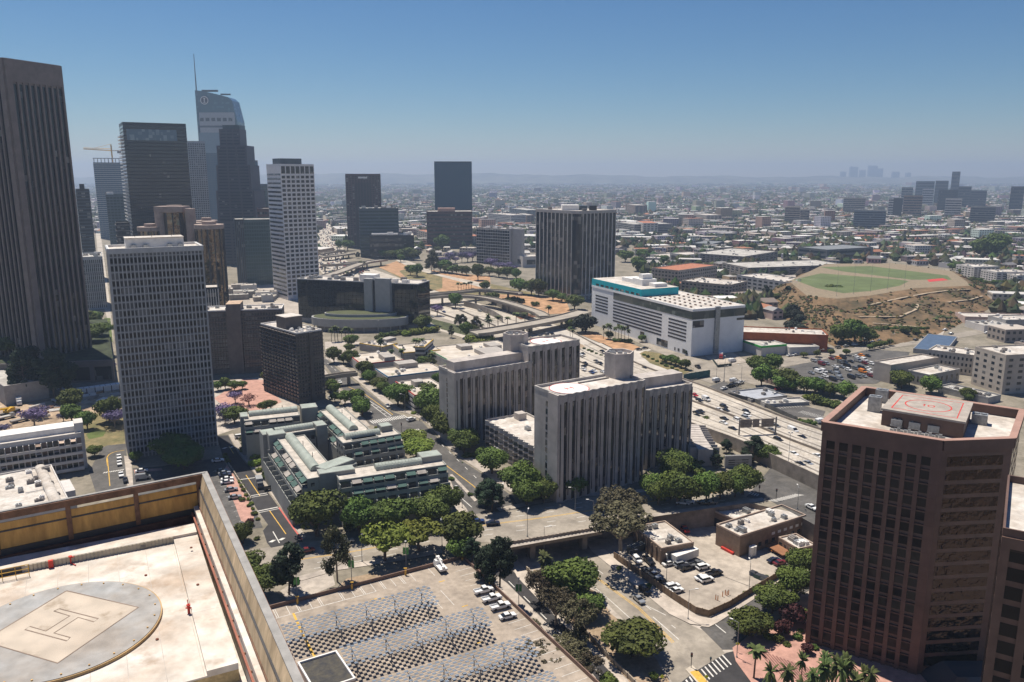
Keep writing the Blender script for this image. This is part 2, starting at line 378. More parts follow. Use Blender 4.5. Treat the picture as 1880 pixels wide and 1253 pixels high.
# --- pale grid tower
def grid_tower():
    C = G(238, 842); A = G(399, 818); f = foot(C, A, 21); h = 86
    fr = mat('grid_concrete', (.42,.43,.44), .7, var=.06, scale=.3); sp = mat('grid_spandrel', (.15,.16,.17), .6, var=.1, scale=.4)
    B = Bld('grid_tower', 'pale slab tower with a fine grid of mullions, flat white roof and long penthouse', 'apartment tower', f, h)
    B.wall(sp)
    gw = glass('glass_grid', (.016,.018,.021), lightf=.34, lcol=(.17,.175,.18), wave=.01, cell=(4,4,3.1), spec=.3)
    for fc in (0, 1, 2, 3):
        n = 24 if fc in (0, 2) else 8; B.win(fc, n, 27, 1.5, h-2.5, .68, .60, gw)
        B.piers(fc, n, 0, h-.5, .42, .42, fr); B.bands(fc, 27, 1.5, h-2.5, .28, .2, fr)
        B.fbox('cornice', fr, fc, -.4, B.L(fc)+.4, -.1, .62, h-1.2, h+.9)
    B.roof(roofw, par=.9, pm=whitep)
    L, Wd = B.L(0), B.L(1)
    B.rbox('penthouse', whitep, L*.19, L*.82, Wd*.25, Wd*.72, h+.1, h+4.2)
    B.rbox('penthouse_roof', roofw, L*.185, L*.825, Wd*.23, Wd*.74, h+4.2, h+4.5)
    for x in (.27, .4, .66, .78): B.ac(L*x, Wd*.2, h+.1, 2, 1.2, 1.6)
    for x in (.3, .48, .7):
        b = MB(); b.bar((L*x, Wd*.4, h+4.4), (L*x, Wd*.4, h+8), .08); b.build('antenna', darkm, B.root)
    B.done()
grid_tower()
# --- generic far tower
def KP(px, D, py=420): p = K(px, py, D); return Vector((p.x, p.y))
def tower(name, label, cat, x0, x1, ytop, D, depth, wallm, D1=None, rows=20, cols=8, fx=.75, fz=.5, wm=None, zt=None, side=True, pier=None, band=None, cap=0, roofm=None, maxp=60, zlow=0, gr=None, tw=.0):
    C = KP(x0, D, ytop); th = atan2(x0+x1-1880, 2*FL); v = ray(x1, ytop); um = (cos(th-tw), -sin(th-tw)); k = (C.x*um[1]-C.y*um[0])/(v[0]*um[1]-v[1]*um[0]); A = Vector((v[0]*k, v[1]*k)); D1 = A.y; h = K((x0+x1)/2, ytop, (D+D1)/2).z
    B = Bld(name, label, cat, foot(C, A, depth), h, group=gr); B.wall(wallm)
    for fc in (0, 1, 3):
        n = cols if fc == 0 else max(2, int(cols*depth/B.L(0)))
        if rows: B.win(fc, n, rows, max(1, zlow), h-1.5-cap, fx, fz, wm or gblue, d=.08)
        if pier: B.piers(fc, n, 0, h-.3-cap, pier[0], pier[1], pier[2])
        if band: B.bands(fc, rows, max(1, zlow), h-1.5-cap, band[0], band[1], band[2])
    B.roof(roofm or roofg, par=1.2, pm=wallm)
    return B
def towers():
    steel = mat('slate_blue', (.06,.085,.11), .5, var=.08); dk = mat('near_black', (.018,.019,.022), .4, var=.1); teal = mat('slate_teal', (.05,.08,.09), .45, var=.1)
    pale = mat('pale_panel', (.36,.38,.40), .7, var=.05); brn = mat('brown_stone', (.11,.06,.052), .6, var=.1); red = mat('wine_stone', (.075,.038,.045), .6, var=.08)
    gm = glass('glass_mirror_blue', (.014,.07,.12), rough=.25, metal=.0, spec=.25, lightf=.0, wave=0); gt = glass('glass_teal', (.025,.06,.065), metal=.2, lightf=.05, wave=.01, lcol=(.08,.13,.13))
    # black slab tower with the stepped white edge
    B = tower('black_tower', 'black slab skyscraper with a pale band near its top and stepped white slab edges', 'skyscraper', 225, 341, 228, 900, 48, dk, rows=44, cols=30, fx=.9, fz=.62, wm=glass('glass_tower_dark'), tw=.10)
    h = B.h; B.fbox('pale_band', glass('glass_pale', (.07,.12,.17), lightf=.3, lcol=(.22,.28,.32), wave=0), 0, 3, B.L(0)*.84, -.1, .5, h-18, h-6)
    for j in range(42): B.fbox('slab_edge', whitep, 3, 4, 40, 0, 3.0, 6+j*3.7, 7.3+j*3.7)
    B.done()
    B = tower('frame_tower', 'unfinished blue grey tower topped by open floor slabs beyond the black tower', 'skyscraper', 171, 227, 300, 1500, 40, steel, rows=36, cols=10, fx=.8, fz=.6, band=(1.2,.4,pale), wm=gm)
    for i in range(9): B.rbox('roof_post', pale, 1+i*(B.L(0)-3)/8, 2.4+i*(B.L(0)-3)/8, 2, 4, B.h, B.h+9)
    B.rbox('roof_frame', pale, 0, B.L(0), 1, 5, B.h+8, B.h+9.4); B.done()
    t = thing('tower_crane', 'thin tower crane with a long level jib above the unfinished tower', 'crane', (*KP(207,1530,300), 0)); z = K(207, 292, 1530).z
    b = MB(); b.box(-.9,.9,-.9,.9, 0, z+26); b.build('mast', yellowp, t)
    b = MB(); b.bar((-52,0,z+18), (0,0,z+15), .8); b.bar((-52,0,z+20), (0,0,z+18), .5); b.bar((0,0,z+27), (-35,0,z+18.5), .25); b.build('jib', yellowp, t)
    b = MB(); b.bar((0,0,z+15), (17,0,z+15), .8); b.box(11,17,-1.5,1.5,z+10,z+15); b.build('counterweight', concdark, t)
    B = tower('teal_block', 'low teal glass office block partly behind the black slab tower', 'office building', 194, 232, 359, 1100, 34, teal, rows=22, cols=6, fz=.6, wm=gt, band=(1,.3,steel)); B.clutter(3, B.h+.1, R, sz=3); B.done()
    B = tower('striped_dark_block', 'dark banded office tower between the granite tower and the avenue', 'office building', 139, 164, 350, 900, 40, dk, rows=26, cols=4, fx=.95, fz=.5, wm=gdark, band=(.8,.3,steel)); B.rbox('penthouse', dk, 4, 9, 5, 15, B.h, B.h+7); B.done()
    B = tower('corner_block', 'small dark office block at the foot of the black slab tower', 'office building', 212, 238, 411, 800, 25, dk, rows=12, cols=3, fz=.6, wm=gdark, band=(.7,.3,concdark)); B.done()
    B = tower('punched_window_tower', 'pale tower of small square windows between the black tower and the sail shaped tower', 'skyscraper', 344, 376, 261, 1150, 35, pale, rows=52, cols=8, fx=.62, fz=.6, wm=gdark, maxp=100); B.done()
    B = tower('blue_curved_tower', 'slim blue glass tower just right of the stepped stone tower', 'skyscraper', 455, 473, 296, 1500, 30, steel, rows=40, cols=4, fx=.9, fz=.8, wm=gm); B.done()
    B = tower('blue_green_block', 'blue green glass block behind the tall white grid tower', 'office building', 470, 507, 340, 1300, 40, steel, rows=26, cols=8, fx=.9, fz=.8, wm=gt); B.done()
    B = tower('brown_low_block', 'brown low office block above the green glass cube', 'office building', 472, 508, 385, 1000, 40, brn, rows=12, cols=8, wm=gdark, fz=.5); B.done()
    # sail-topped tower
    C = KP(368, 1700, 300); A = KP(441, 1700, 300); zt = K(361, 166, 1700).z; zr = K(426, 182, 1700).z; L = (A-C).length
    B = Bld('sail_top_tower', 'tallest blue glass skyscraper with a curved sail shaped top and a thin spire', 'skyscraper', foot(C, A, 45), zt-70)
    B.wall(steel, 0, zt-70)
    for fc in (0, 1, 3): B.win(fc, 12 if fc == 0 else 6, 58, 3, zt-74, .94, .78, gm)
    b = B.mb('crown', glass('glass_crown', (.04,.10,.13), metal=.3, lightf=.2, lcol=(.10,.2,.24), wave=0, cell=(4,4,4)))
    n = 10; lx = [L*k/n for k in range(n+1)]
    def top(x): t_ = x/L; return zt-18*t_**1.3 - (44*max(0, (t_-.85)/.15)**2)
    for k in range(n):
        a, c = lx[k], lx[k+1]
        for y in (0, 45): b.quad((a,y,zt-70),(c,y,zt-70),(c,y,top(c)),(a,y,top(a)))
        b.quad((a,0,top(a)),(c,0,top(c)),(c,45,top(c)),(a,45,top(a)))
    b.quad((0,0,zt-70),(0,45,zt-70),(0,45,top(0)),(0,0,top(0))); b.quad((L,0,zt-70),(L,45,zt-70),(L,45,top(L)),(L,0,top(L)))
    B.fbox('pale_band', pale, 0, 5, L-5, -.1, .6, zt-70, zt-44); B.fbox('pale_band', pale, 0, 5, L-3, -.1, .6, zt-84, zt-74)
    B.fbox('pale_band', mat('band_blue', (.16,.24,.29), .4, var=.05), 0, 2, L-1, -.1, .4, zt-125, zt-84)
    for i in range(6): B.pan.append((0, 10+i*(L-18)/5.5, zt-58, 8, 7, .75, gdark, 'window'))
    b = B.mb('logo_disc', darkm); b.sm = False
    bb = [(L*.22+8*cos(k*pi/10), -.9, zt-20+8*sin(k*pi/10)) for k in range(20)]; b.quad(*bb)
    b = B.mb('logo', whitep)
    for k in range(20):
        a0, a1 = k*pi/10, (k+1)*pi/10; P4 = [(L*.22+r_*cos(a), -1.0, zt-20+r_*sin(a)) for r_, a in ((8.4,a0),(8.4,a1),(6.8,a1),(6.8,a0))]; b.quad(*P4)
    b.quad((L*.22-1,-1,zt-24),(L*.22+1,-1,zt-24),(L*.22+1,-1,zt-16),(L*.22-1,-1,zt-16))
    for dz in (-24.6, -16.2): b.quad((L*.22-2.6,-1,zt+dz),(L*.22+2.6,-1,zt+dz),(L*.22+2.6,-1,zt+dz+1.1),(L*.22-2.6,-1,zt+dz+1.1))
    sp = MB(); ps = K(353, 98, 1700); loc = ps.xy - C; sp.bar((0, 8, zt-75), (loc.x*.55, 8, ps.z), 2.2, 6, .5); sp.build('spire', steel, B.root)
    B.rbox('roof_rig', darkm, 8, L*.5, 15, 18, top(L*.3)+2, top(L*.3)+6); B.rbox('roof_rig', darkm, L*.55, L*.8, 18, 20, zt-8, zt-5); B.done(90)
    # stepped stone tower in front of it
    h = K(417, 236, 1050).z
    for k, (a, c, dz) in enumerate([(389, 468, -118), (391, 462, -78), (393, 456, -46), (395, 450, -21), (400, 438, 0)]):
        if k == 0:
            A0 = KP(a, 1050, 300); B = Bld('stepped_stone_tower', 'dark red brown tower stepping back in tiers in front of the sail topped tower', 'skyscraper', foot(A0, KP(c, 1050, 300), 50), h-118); o0 = A0
        x0 = (KP(a,1050,300)-o0).x; x1 = (KP(c,1050,300)-o0).x
        zz0 = 0 if k == 0 else prev; zz1 = h+dz; B.rbox('tier', mat('step_stone', (.055,.05,.068), .55, var=.08), x0, x1, k*3, 50-k*3, zz0, zz1)
        rows = int((zz1-zz0)/3.9); sp_ = 3.9
        for j in range(rows):
            for (m0, m1) in ((.06,.32),(.37,.63),(.68,.94)):
                bb = B.mb('window_band', gblue); bb.box(x0+(x1-x0)*m0, x0+(x1-x0)*m1, k*3-.15, k*3+.1, zz0+j*sp_+1.4, zz0+j*sp_+3.3)
        prev = zz1
    B.rbox('crown', teal, 12, 34, 14, 36, h, h+5); B.done()
    # glass cylinders hotel
    pk = mat('warm_concrete', (.36,.28,.24), .8, var=.1, scale=.2); gb = glass('glass_bronze', (.16,.12,.08), rough=.06, metal=.85, lightf=.12, lcol=(.30,.23,.16), wave=.12, cell=(5,5,3), wsc=.1)
    t = thing('cylinder_hotel', 'cluster of bronze mirror glass cylinders with pale concrete caps behind the pale grid tower', 'hotel', (*KP(330, 700, 450), 0)); o = Vector(t.location).xy
    for nm, a, c, py, D in (('cylinder', 300, 352, 390, 700), ('cylinder', 362, 411, 420, 675), ('cylinder', 258, 300, 424, 690), ('cylinder', 330, 372, 416, 720), ('cylinder', 365,400,412,740)):
        p = KP((a+c)/2, D, 450)-o; r = (KP(c, D, 450)-KP(a, D, 450)).x/2; z = K((a+c)/2, py, D).z
        b = MB(); b.cyl(p.x, p.y, r, 0, z, 28); cy = b.build('tower_drum', gb, t)
        b = MB(); b.cyl(p.x, p.y, r+.7, z, z+3.5, 28); b.cyl(p.x, p.y, r*.5, z+3.5, z+6, 20); b.build('cap', pk, cy)
        b = MB()
        for k in range(14): b.cyl(p.x+(r+.1)*cos(k*pi/7), p.y+(r+.1)*sin(k*pi/7), .5, 0, z, 5)
        b.build('mullion', darkm, cy)
    for a in (-1, 1):
        b = MB(); p = KP(326+a*28, 690, 450)-o; z = K(326, 392, 690).z; b.cyl(p.x, p.y, 4.2, 0, z+4, 14); b.build('stair_drum', pk, t)
    p = KP(326, 700, 450)-o; z = K(326, 386, 700).z; b = MB(); b.box(p.x-12, p.x+12, p.y-14, p.y+3, z-1, z+3.5); b.build('cap', pk, t)
    # green glass cube
    B = tower('green_glass_cube', 'dark green glass office cube left of the tall white grid tower', 'office building', 447, 509, 405, 850, 40, teal, rows=17, cols=14, fx=.82, fz=.7, wm=gt, D1=856); B.done(80)
    B = tower('dark_fin_block', 'narrow dark office block with vertical fins beside the green glass cube', 'office building', 430, 447, 405, 850, 40, dk, rows=17, cols=5, fx=.5, fz=.95, wm=gdark, pier=(.8,.6,steel)); B.done(40)
    # tall white grid tower: near corner with a banded left face
    N = KP(523, 745, 450); Rr = KP(583, 765, 450); Lc = KP(504, 785, 450)
    h = K(523, 303, 745).z; wl = mat('white_panel', (.70,.69,.69), .6, var=.04)
    B = Bld('white_grid_tower', 'tall slim white tower of square dark windows with a banded left side', 'office tower', foot(N, Rr, 34), h)
    B.wall(wl); B.win(0, 7, 28, 4, h-9, .68, .62, gdark, d=.06); B.win(0, 7, 1, h-8, h-1, .8, .95, gdark, d=.06)
    B.piers(0, 7, 0, h, .9, .35, wl)
    for j in range(29): B.fbox('window_band', gdark, 3, 1, 33, -.1, .1, 3.5+j*(h-9)/29, 5.2+j*(h-9)/29)
    B.win(1, 8, 28, 4, h-9, .7, .6, gdark, d=.06)
    B.roof(roofw, par=.8, pm=wl); B.rbox('penthouse', steel, 4, 25, 10, 28, h, h+6); B.done(100)
    # mirror block with the stair pier and the drum with a planted roof
    gmir = glass('glass_mirror_dark', (.05,.055,.06), rough=.04, metal=.75, lightf=.10, lcol=(.12,.12,.11), wave=.05, cell=(9,9,3.6), wsc=.03)
    C = G(549.5, 590); A = G(769, 604); f = foot(C, A, 22); h = K(769, 523, A.y).z
    B = Bld('mirror_office_block', 'long black mirror glass office block with a tall pale stair pier', 'office building', f, h)
    B.wall(gmir); L = B.L(0)
    B.bands(0, 9, 3, h-.5, .25, .12, darkm, name='mullion'); B.piers(0, 30, 2, h, .18, .1, darkm, name='mullion')
    B.bands(1, 9, 3, h-.5, .25, .12, darkm, name='mullion'); B.bands(3, 9, 3, h-.5, .25, .12, darkm, name='mullion')
    B.fbox('base_band', concrete, 0, 0, L, -.1, 1.0, 0, 3.2)
    a0 = L*.585; B.fbox('stair_pier', mat('pier_grey', (.36,.36,.355), .7, var=.05), 0, a0, a0+7, -.1, 4, 0, h+3.4)
    B.fbox('stair_pier', mat('pier_grey'), 0, a0+9.5, a0+22, -.1, 4, 0, h+4); B.fbox('window_slot', gdark, 0, a0+7, a0+9.5, -.1, 2.2, 0, h+2)
    B.roof(roofw, par=.7, pm=whitep); B.clutter(14, h+.1, R, sz=1.6); B.rbox('penthouse', whitep, L*.5, L*.62, 6, 16, h, h+5); B.done()
    t = thing('planted_roof_drum', 'low oval annex with a planted green roof in front of the mirror glass block', 'building', (*G(662, 604), 0)); 
    cx, cy = 0, 0; rx = (G(752, 604)-G(575, 604)).x/2; ry = 17; hh = 10
    def ell(k, s_=1.0): return [(rx*s_*cos(2*pi*i/k), ry*s_*sin(2*pi*i/k)) for i in range(k)]
    b = MB(); b.prism(ell(48, .9), 0, 4); b.build('base', concdark, t)
    b = MB(); b.prism(ell(48), 4, hh); b.build('wall', mat('pier_grey'), t)
    b = MB(); b.prism(ell(48, .96), hh+.01, hh+.25); b.build('planted_roof', mat('sedum', (.085,.095,.045), .95, var=.2, scale=.3, stretch=(1,6,1)), t)
    b = MB(); b.prism([(x*.75, y*.62+3) for x, y in ell(40)], hh+.3, hh+2.2); b.build('upper_ring', mat('pier_grey'), t)
    b = MB(); b.prism([(x*.72, y*.58+3) for x, y in ell(40)], hh+2.21, hh+2.4); b.build('upper_planting', mat('sedum'), t)
    for k in range(10):
        b = MB(); a = -pi*(k+.5)/10; b.cyl(rx*.95*cos(a), ry*.95*sin(a), .4, 0, 4, 8); b.build('column', concrete, t)
    # dark residential slabs
    rs = mat('brown_grey_panel', (.135,.115,.105), .75, var=.1, scale=.3); rw = mat('dark_spandrel', (.10,.088,.08), .7, var=.1)
    C = G(350, 690); A = G(524, 682); D0 = C.y; h = K(380, 574, D0).z
    B = Bld('brown_slab_apartments', 'long brown grey apartment slab with a central stair tower behind the pale grid tower', 'apartment building', foot(C, A, 17), h)
    B.wall(rs); B.win(0, 34, 13, 3, h-1, .62, .5, ggrey, d=.06); B.piers(0, 34, 0, h, .5, .3, rs); L = B.L(0)
    B.bands(0, 13, 3, h-1, .3, .4, rs)
    B.fbox('stair_tower', rs, 0, L*.42, L*.57, -12, 1.6, 0, h+4); B.fbox('stair_tower_roof', mat('tan_roof', (.5,.36,.25), .8), 0, L*.42, L*.57, -12, 1.6, h+4.01, h+4.3)
    B.roof(roofw, par=.7, pm=whitep); B.clutter(10, h+.1, R); B.done(100)
    N = G(551, 743); Lc = G(500, 700); Rr = G(597, 733)
    dv = 17; B = Bld('brown_corner_apartments', 'dark brown apartment tower with a white roof and boxy penthouse beside the avenue', 'apartment tower', foot(N, Rr, 38), K(543, 614, N.y).z)
    h = B.h; L = B.L(0); B.wall(rs)
    for fc in (1, 3): B.win(fc, 12, 17, 3, h-1, .7, .48, ggrey, d=.06); B.bands(fc, 17, 3, h-1, .35, .8, rs); B.piers(fc, 12, 0, h, .35, .4, rw)
    B.win(0, 4, 17, 3, h-1, .55, .5, gdark, d=.06, a0=0, a1=L*.45); B.win(0, 4, 17, 3, h-1, .55, .5, gdark, d=.06, a0=L*.6, a1=L)
    B.fbox('pier', rw, 0, L*.46, L*.59, -.1, .9, 0, h); B.bands(0, 17, 3, h-1, .25, .3, rs)
    B.roof(roofw, par=.7, pm=whitep); B.rbox('penthouse', rs, L*.1, L*.75, 13, 23, h, h+6.5); B.rbox('penthouse_roof', roofw, L*.08, L*.77, 12.7, 23.3, h+6.5, h+6.8); B.clutter(9, h+.1, R, y1=12, sz=.8); B.done(100)
    # right of the freeway, far
    B = tower('wine_red_tower', 'dark wine red office tower with its name sign near the top, beyond the freeway', 'office tower', 634, 698, 321, 1300, 50, red, rows=34, cols=12, fx=.7, fz=.6, wm=gdark, pier=(.8,.4,red))
    B.fbox('sign', whitep, 0, B.L(0)*.36, B.L(0)*.62, 0, .7, B.h-6, B.h-3.2); B.fbox('dark_bay', dk, 0, B.L(0)*.24, B.L(0)*.72, 0, .3, 0, B.h-12); B.done(60)
    B = tower('teal_banded_block', 'teal banded glass office block in front of the wine red tower', 'office building', 659, 731, 384, 1150, 50, teal, rows=14, cols=1, fx=.98, fz=.5, wm=gt, band=(1.4,.4,steel)); B.clutter(5, B.h+.1, R, sz=2.5); B.done()
    B = tower('blue_mirror_tower', 'plain blue mirror glass tower rising above the horizon at centre', 'office tower', 797, 866, 298, 1500, 60, mat('deep_blue', (.01,.05,.085), .4), rows=40, cols=20, fx=.96, fz=.93, wm=gm, D1=1490); B.done(60)
    B = tower('banded_brown_block', 'banded brown office block below the blue mirror tower', 'office building', 783, 867, 390, 1300, 60, brn, rows=9, cols=1, fx=.97, fz=.45, wm=gdark, D1=1290); B.rbox('penthouse', mat('pink_tan', (.4,.25,.2), .8), 18, 46, 10, 30, B.h, B.h+6); B.done()
    B = tower('low_banded_block', 'low dark office block with a pale roof overhang left of the jacarandas', 'office building', 678, 760, 434, 1130, 60, dk, rows=4, cols=1, fx=.97, fz=.6, wm=gdark, roofm=roofw); B.rbox('roof_slab', whitep, 3, 40, 5, 40, B.h+1.5, B.h+3.5); B.clutter(8, B.h+.1, R, sz=3); B.done()
    # curved banded block with a plain end wall
    wl2 = mat('end_wall_grey', (.40,.38,.365), .7, var=.05); C = KP(875, 1075, 450); A = KP(936, 1040, 450); h = K(905, 421, 1055).z
    B = Bld('curved_banded_block', 'dark office block with white sills curving to a blank grey end wall', 'office building', foot(C, A, 22), h); B.wall(dk)
    L = B.L(0); B.bands(0, 11, 3, h-1, .55, .6, whitep); B.piers(0, 14, 0, h, .3, .3, wl2, name='mullion')
    B.win(0, 14, 11, 3, h-1, .9, .7, gdark, d=.06); B.fbox('end_wall', wl2, 1, -1, 23, -.1, 2.0, 0, h+1.5); B.fbox('end_wall', wl2, 0, L-.01, L+18, -8, -2, 0, h+1.5); B.roof(roofw, par=1, pm=wl2); B.clutter(6, h+.1, R, sz=2); B.done(60)
    # black tower with white mullions, rounded corners
    N = KP(1059, 742, 450); Lc = KP(981, 792, 450); Rr = KP(1133, 775, 450); h = K(1059, 389, 742).z
    t1 = (Lc-N).normalized(); t2 = (Rr-N).normalized(); l1 = (Lc-N).length; l2 = (Rr-N).length
    fp = [N+t1*7, N+t1*2.6+t2*.7, N+t2*2.6+t1*.7, N+t2*7, N+t2*(l2-3), N+t2*l2+t1*3, N+t2*l2+t1*(l1-3), N+t2*(l2-3)+t1*l1, N+t2*3+t1*l1, N+t1*(l1-2.5)+t2*.3]
    B = Bld('mullioned_black_tower', 'black glass office tower striped with thin white mullions and rounded corners', 'office tower', fp, h, ang=0)
    B.wall(gdark, 4, h-1.5); B.mb('base', concdark).prism(B.poly, 0, 4)
    for fc in (3, 9):
        L = B.L(fc); B.piers(fc, 9, 0, h, .55, .7, whitep, name='mullion'); B.bands(fc, 17, 8, h-4, .5, .08, dk)
    n = len(B.poly)
    for fc in range(n): B.fbox('cornice', wl2, fc, -.2, B.L(fc)+.2, -1.5, .72+.003*fc, h-2.2, h+.6+.003*fc); B.fbox('cornice', wl2, fc, -.2, B.L(fc)+.2, -.5, .72+.003*fc, 3.5, 5.2+.003*fc)
    B.mb('roof', roofw).prism(B.poly, h-.2, h+.15)
    mid = B.world((0,0)); cx = sum(p[0] for p in B.poly)/n; cy = sum(p[1] for p in B.poly)/n
    B.rbox('penthouse', whitep, cx-14, cx+2, cy-8, cy+8, h, h+5); B.rbox('penthouse', steel, cx+3, cx+10, cy-6, cy+6, h, h+4.4); B.rbox('penthouse', dk, cx+12, cx+19, cy-8, cy-1, h, h+4.5)
    B.clutter(8, h+.2, R, sz=1.6); B.done()
    B = tower('ribbed_low_office', 'pale low office block with thin ribs beside the avenue behind the granite tower', 'office building', 151, 188, 474, 690, 45, pale, rows=12, cols=10, fx=.5, fz=.9, wm=gdark); B.clutter(4, B.h+.1, R, sz=1.5); B.done(40)
    B = tower('dark_glass_pavilion', 'black glass block with a white frame and roof right behind the pale grid tower', 'building', 372, 400, 531, 560, 22, dk, rows=5, cols=6, fx=.8, fz=.6, wm=gdark, roofm=roofw, pier=(.4,.3,whitep)); B.done(30)
    rr = random.Random(17)
    for k in range(16):
        px, py = rr.uniform(405, 530), rr.uniform(522, 556); c = G(px, py); w_, d_ = rr.uniform(9, 20), rr.uniform(8, 14); u = Vector((.93, .36)); v = Vector((-.36, .93)); f = [c, c+u*w_, c+u*w_+v*d_, c+v*d_]
        B = Bld('court_pavilion', 'x', 'building', f, rr.uniform(3, 7)); B.wall(rr.choice([pale, concrete, whitep])); B.roof(rr.choice([roofw, roofg, roofw]), par=.4); B.clutter(2, B.h+.1, rr, sz=.7, x0=1, x1=w_-1, y0=1, y1=d_-1); B.done(); tag(B.root, 'small flat roofed pavilion crowded behind the brown slab apartments', 'building', 'pavilions behind the brown slab apartments')
towers()
# ================================================================== ground, streets, freeway
LOW = -7.0
asph = mat('asphalt', (.10,.095,.09), .9, var=.14, scale=.12, s2=.9)
asphn = mat('asphalt_new', (.045,.043,.045), .9, var=.12, scale=.2)
asphw = mat('asphalt_worn', (.30,.265,.22), .9, var=.12, scale=.10, s2=.8, stretch=(1,1,1))
conc_road = mat('concrete_road', (.47,.42,.355), .9, var=.10, scale=.06, s2=.5)
pave = mat('pavement', (.42,.37,.32), .9, var=.12, scale=.3, s2=.05)
lotc = mat('lot_concrete', (.39,.34,.285), .9, var=.10, scale=.07, s2=.5)
dirt = mat('dirt', (.36,.27,.19), .95, var=.25, scale=.15, s2=1.0, col2=(.26,.19,.12))
orange = mat('orange_dirt', (.42,.25,.14), .95, var=.2, scale=.15, s2=.6)
drygrass = mat('dry_grass', (.26,.20,.10), .95, var=.3, scale=.1, s2=.7, col2=(.09,.095,.04))
greens = mat('lawn', (.10,.13,.035), .95, var=.3, scale=.15, s2=.6)
pink = mat('pink_paving', (.44,.25,.20), .85, var=.12, scale=.3)
gravel = mat('ground_soil', (.28,.245,.195), .95, var=.25, scale=.05, s2=.5, col2=(.15,.135,.10), detail=9)
def ground():
    rim = [G(*p) for p in [(862,1035),(905,1080),(985,1160),(1060,1230),(1300,1500)]] + [Vector((500,30)), Vector((500,190))] + [G(*p) for p in [(1700,985),(1560,982),(1500,962),(1452,940),(1376,924),(1298,934),(1163,950),(1100,955),(935,985)]]
    bm = bmesh.new(); outer = [(-15000,-400),(15000,-400),(15000,15500),(-15000,15500)]
    for ring in (outer, rim):
        vs = [bm.verts.new((p[0], p[1], 0)) for p in ring]
        for i in range(len(vs)): bm.edges.new((vs[i], vs[(i+1)%len(vs)]))
    bmesh.ops.triangle_fill(bm, use_beauty=True, use_dissolve=False, edges=bm.edges[:])
    bmesh.ops.recalc_face_normals(bm, faces=bm.faces[:])
    me = bpy.data.meshes.new('ground'); bm.to_mesh(me)
    if me.polygons[0].normal.z < 0: me.flip_normals()
    me.materials.append(gravel); o = bpy.data.objects.new('ground', me); COL.objects.link(o); o['kind'] = 'structure'
    b = MB(); b.quad(*[(p[0], p[1], LOW-.05) for p in rim]); o = b.build('lower_ground', pave); o['kind'] = 'structure'
    b = MB()
    for i in range(len(rim)):
        p, q = rim[i], rim[(i+1)%len(rim)]; b.quad((p[0],p[1],LOW-.05),(q[0],q[1],LOW-.05),(q[0],q[1],.0),(p[0],p[1],.0))
    o = b.build('retaining_wall', mat('retaining_concrete', (.25,.205,.17), .9, var=.2, scale=.2)); tag(o, 'long stained retaining wall holding up the boulevard above the fenced lot', 'retaining wall')
ground()
stain(asphw, (.10,.09,.08), .08, .52, .68, .6, (1,1,1)); stain(asph, (.13,.12,.11), .2, .55, .65, .6); stain(lotc, (.22,.19,.16), .12, .52, .68, .65); stain(conc_road, (.28,.25,.21), .05, .5, .65, .6); stain(pave, (.26,.23,.19), .3, .55, .7, .6)
Zr = .03
def rd(name, c, m, z, *xy): return sheet(name, gl(c, z, *xy), z, m)
white_l = mat('line_white', (.62,.60,.56), .8, var=.1, scale=1); yellow_l = mat('line_yellow', (.60,.37,.07), .8, var=.1, scale=1)
def lines(parent, specs, m):
    b = MB()
    for s_ in specs:
        kind, pts, z = s_[0], s_[1], s_[2]
        if kind == 'L': strip(b, pts, s_[3], z)
        elif kind == 'D': dash(b, pts, s_[3], z, 0, s_[4], s_[5])
    return b.build('road_markings', m, parent)
def zebra(b, c, x0, y0, x1, y1, x2, y2, n, z, fill=.5):
    """bars laid from edge (p0->p1), each bar as long as p0->p2"""
    a = g(c, x0, y0, z); e = g(c, x1, y1, z); l = g(c, x2, y2, z)-a
    for i in range(n):
        p = a.lerp(e, (i+.2)/n); q = a.lerp(e, (i+.2+fill)/n); b.quad((*p,z),(*q,z),(*(q+l),z),(*(p+l),z))
# --- boulevard running to the bridge and on past the tree row
bt = [(440,1012),(554,997),(641,986),(765,963),(836,952),(869,941),(914,941),(1038,917),(1092,912),(1240,902),(1330,888),(1385,868)]
bb_ = [(1470,925),(1400,914),(1300,928),(1165,948),(1100,970),(935,999),(879,995),(812,1008),(735,1022),(621,1039),(551,1059),(440,1078)]
blvd = sheet('boulevard', [G(*p, Zr) for p in bt+bb_], Zr, asphw)
mid = smooth([G(*p) for p in [(450,1045),(560,1027),(640,1015),(740,996),(860,970),(1000,951),(1100,936),(1240,915),(1330,903)]], 4)
z = Zr+.01
lines(blvd, [('D', [p+Vector((0,o_)) for p in mid], z, .25, 3, 8) for o_ in (-7.4,-3.7,4.2,8.0)], white_l)
lines(blvd, [('L', [p+Vector((0,o_)) for p in mid], z, .2) for o_ in (0,.5)], yellow_l)
pv_ = MB()
for e, wd in ((bt[5:9], 3.0),): strip(pv_, [G(*p) + Vector((0,2.0)) for p in [(914,941),(1038,917),(1092,912),(1240,902),(1330,888)]], 3.0, .15)
strip(pv_, [G(*p) + Vector((0,-1.6)) for p in [(935,999),(1100,970),(1165,948),(1300,928),(1400,914)]], 2.6, .15)
strip(pv_, [G(*p) + Vector((0,-1.6)) for p in [(440,1078),(551,1059),(621,1039),(735,1022),(812,1008)]], 3, .15)
o = pv_.build('sidewalk', pave); o['kind'] = 'structure'
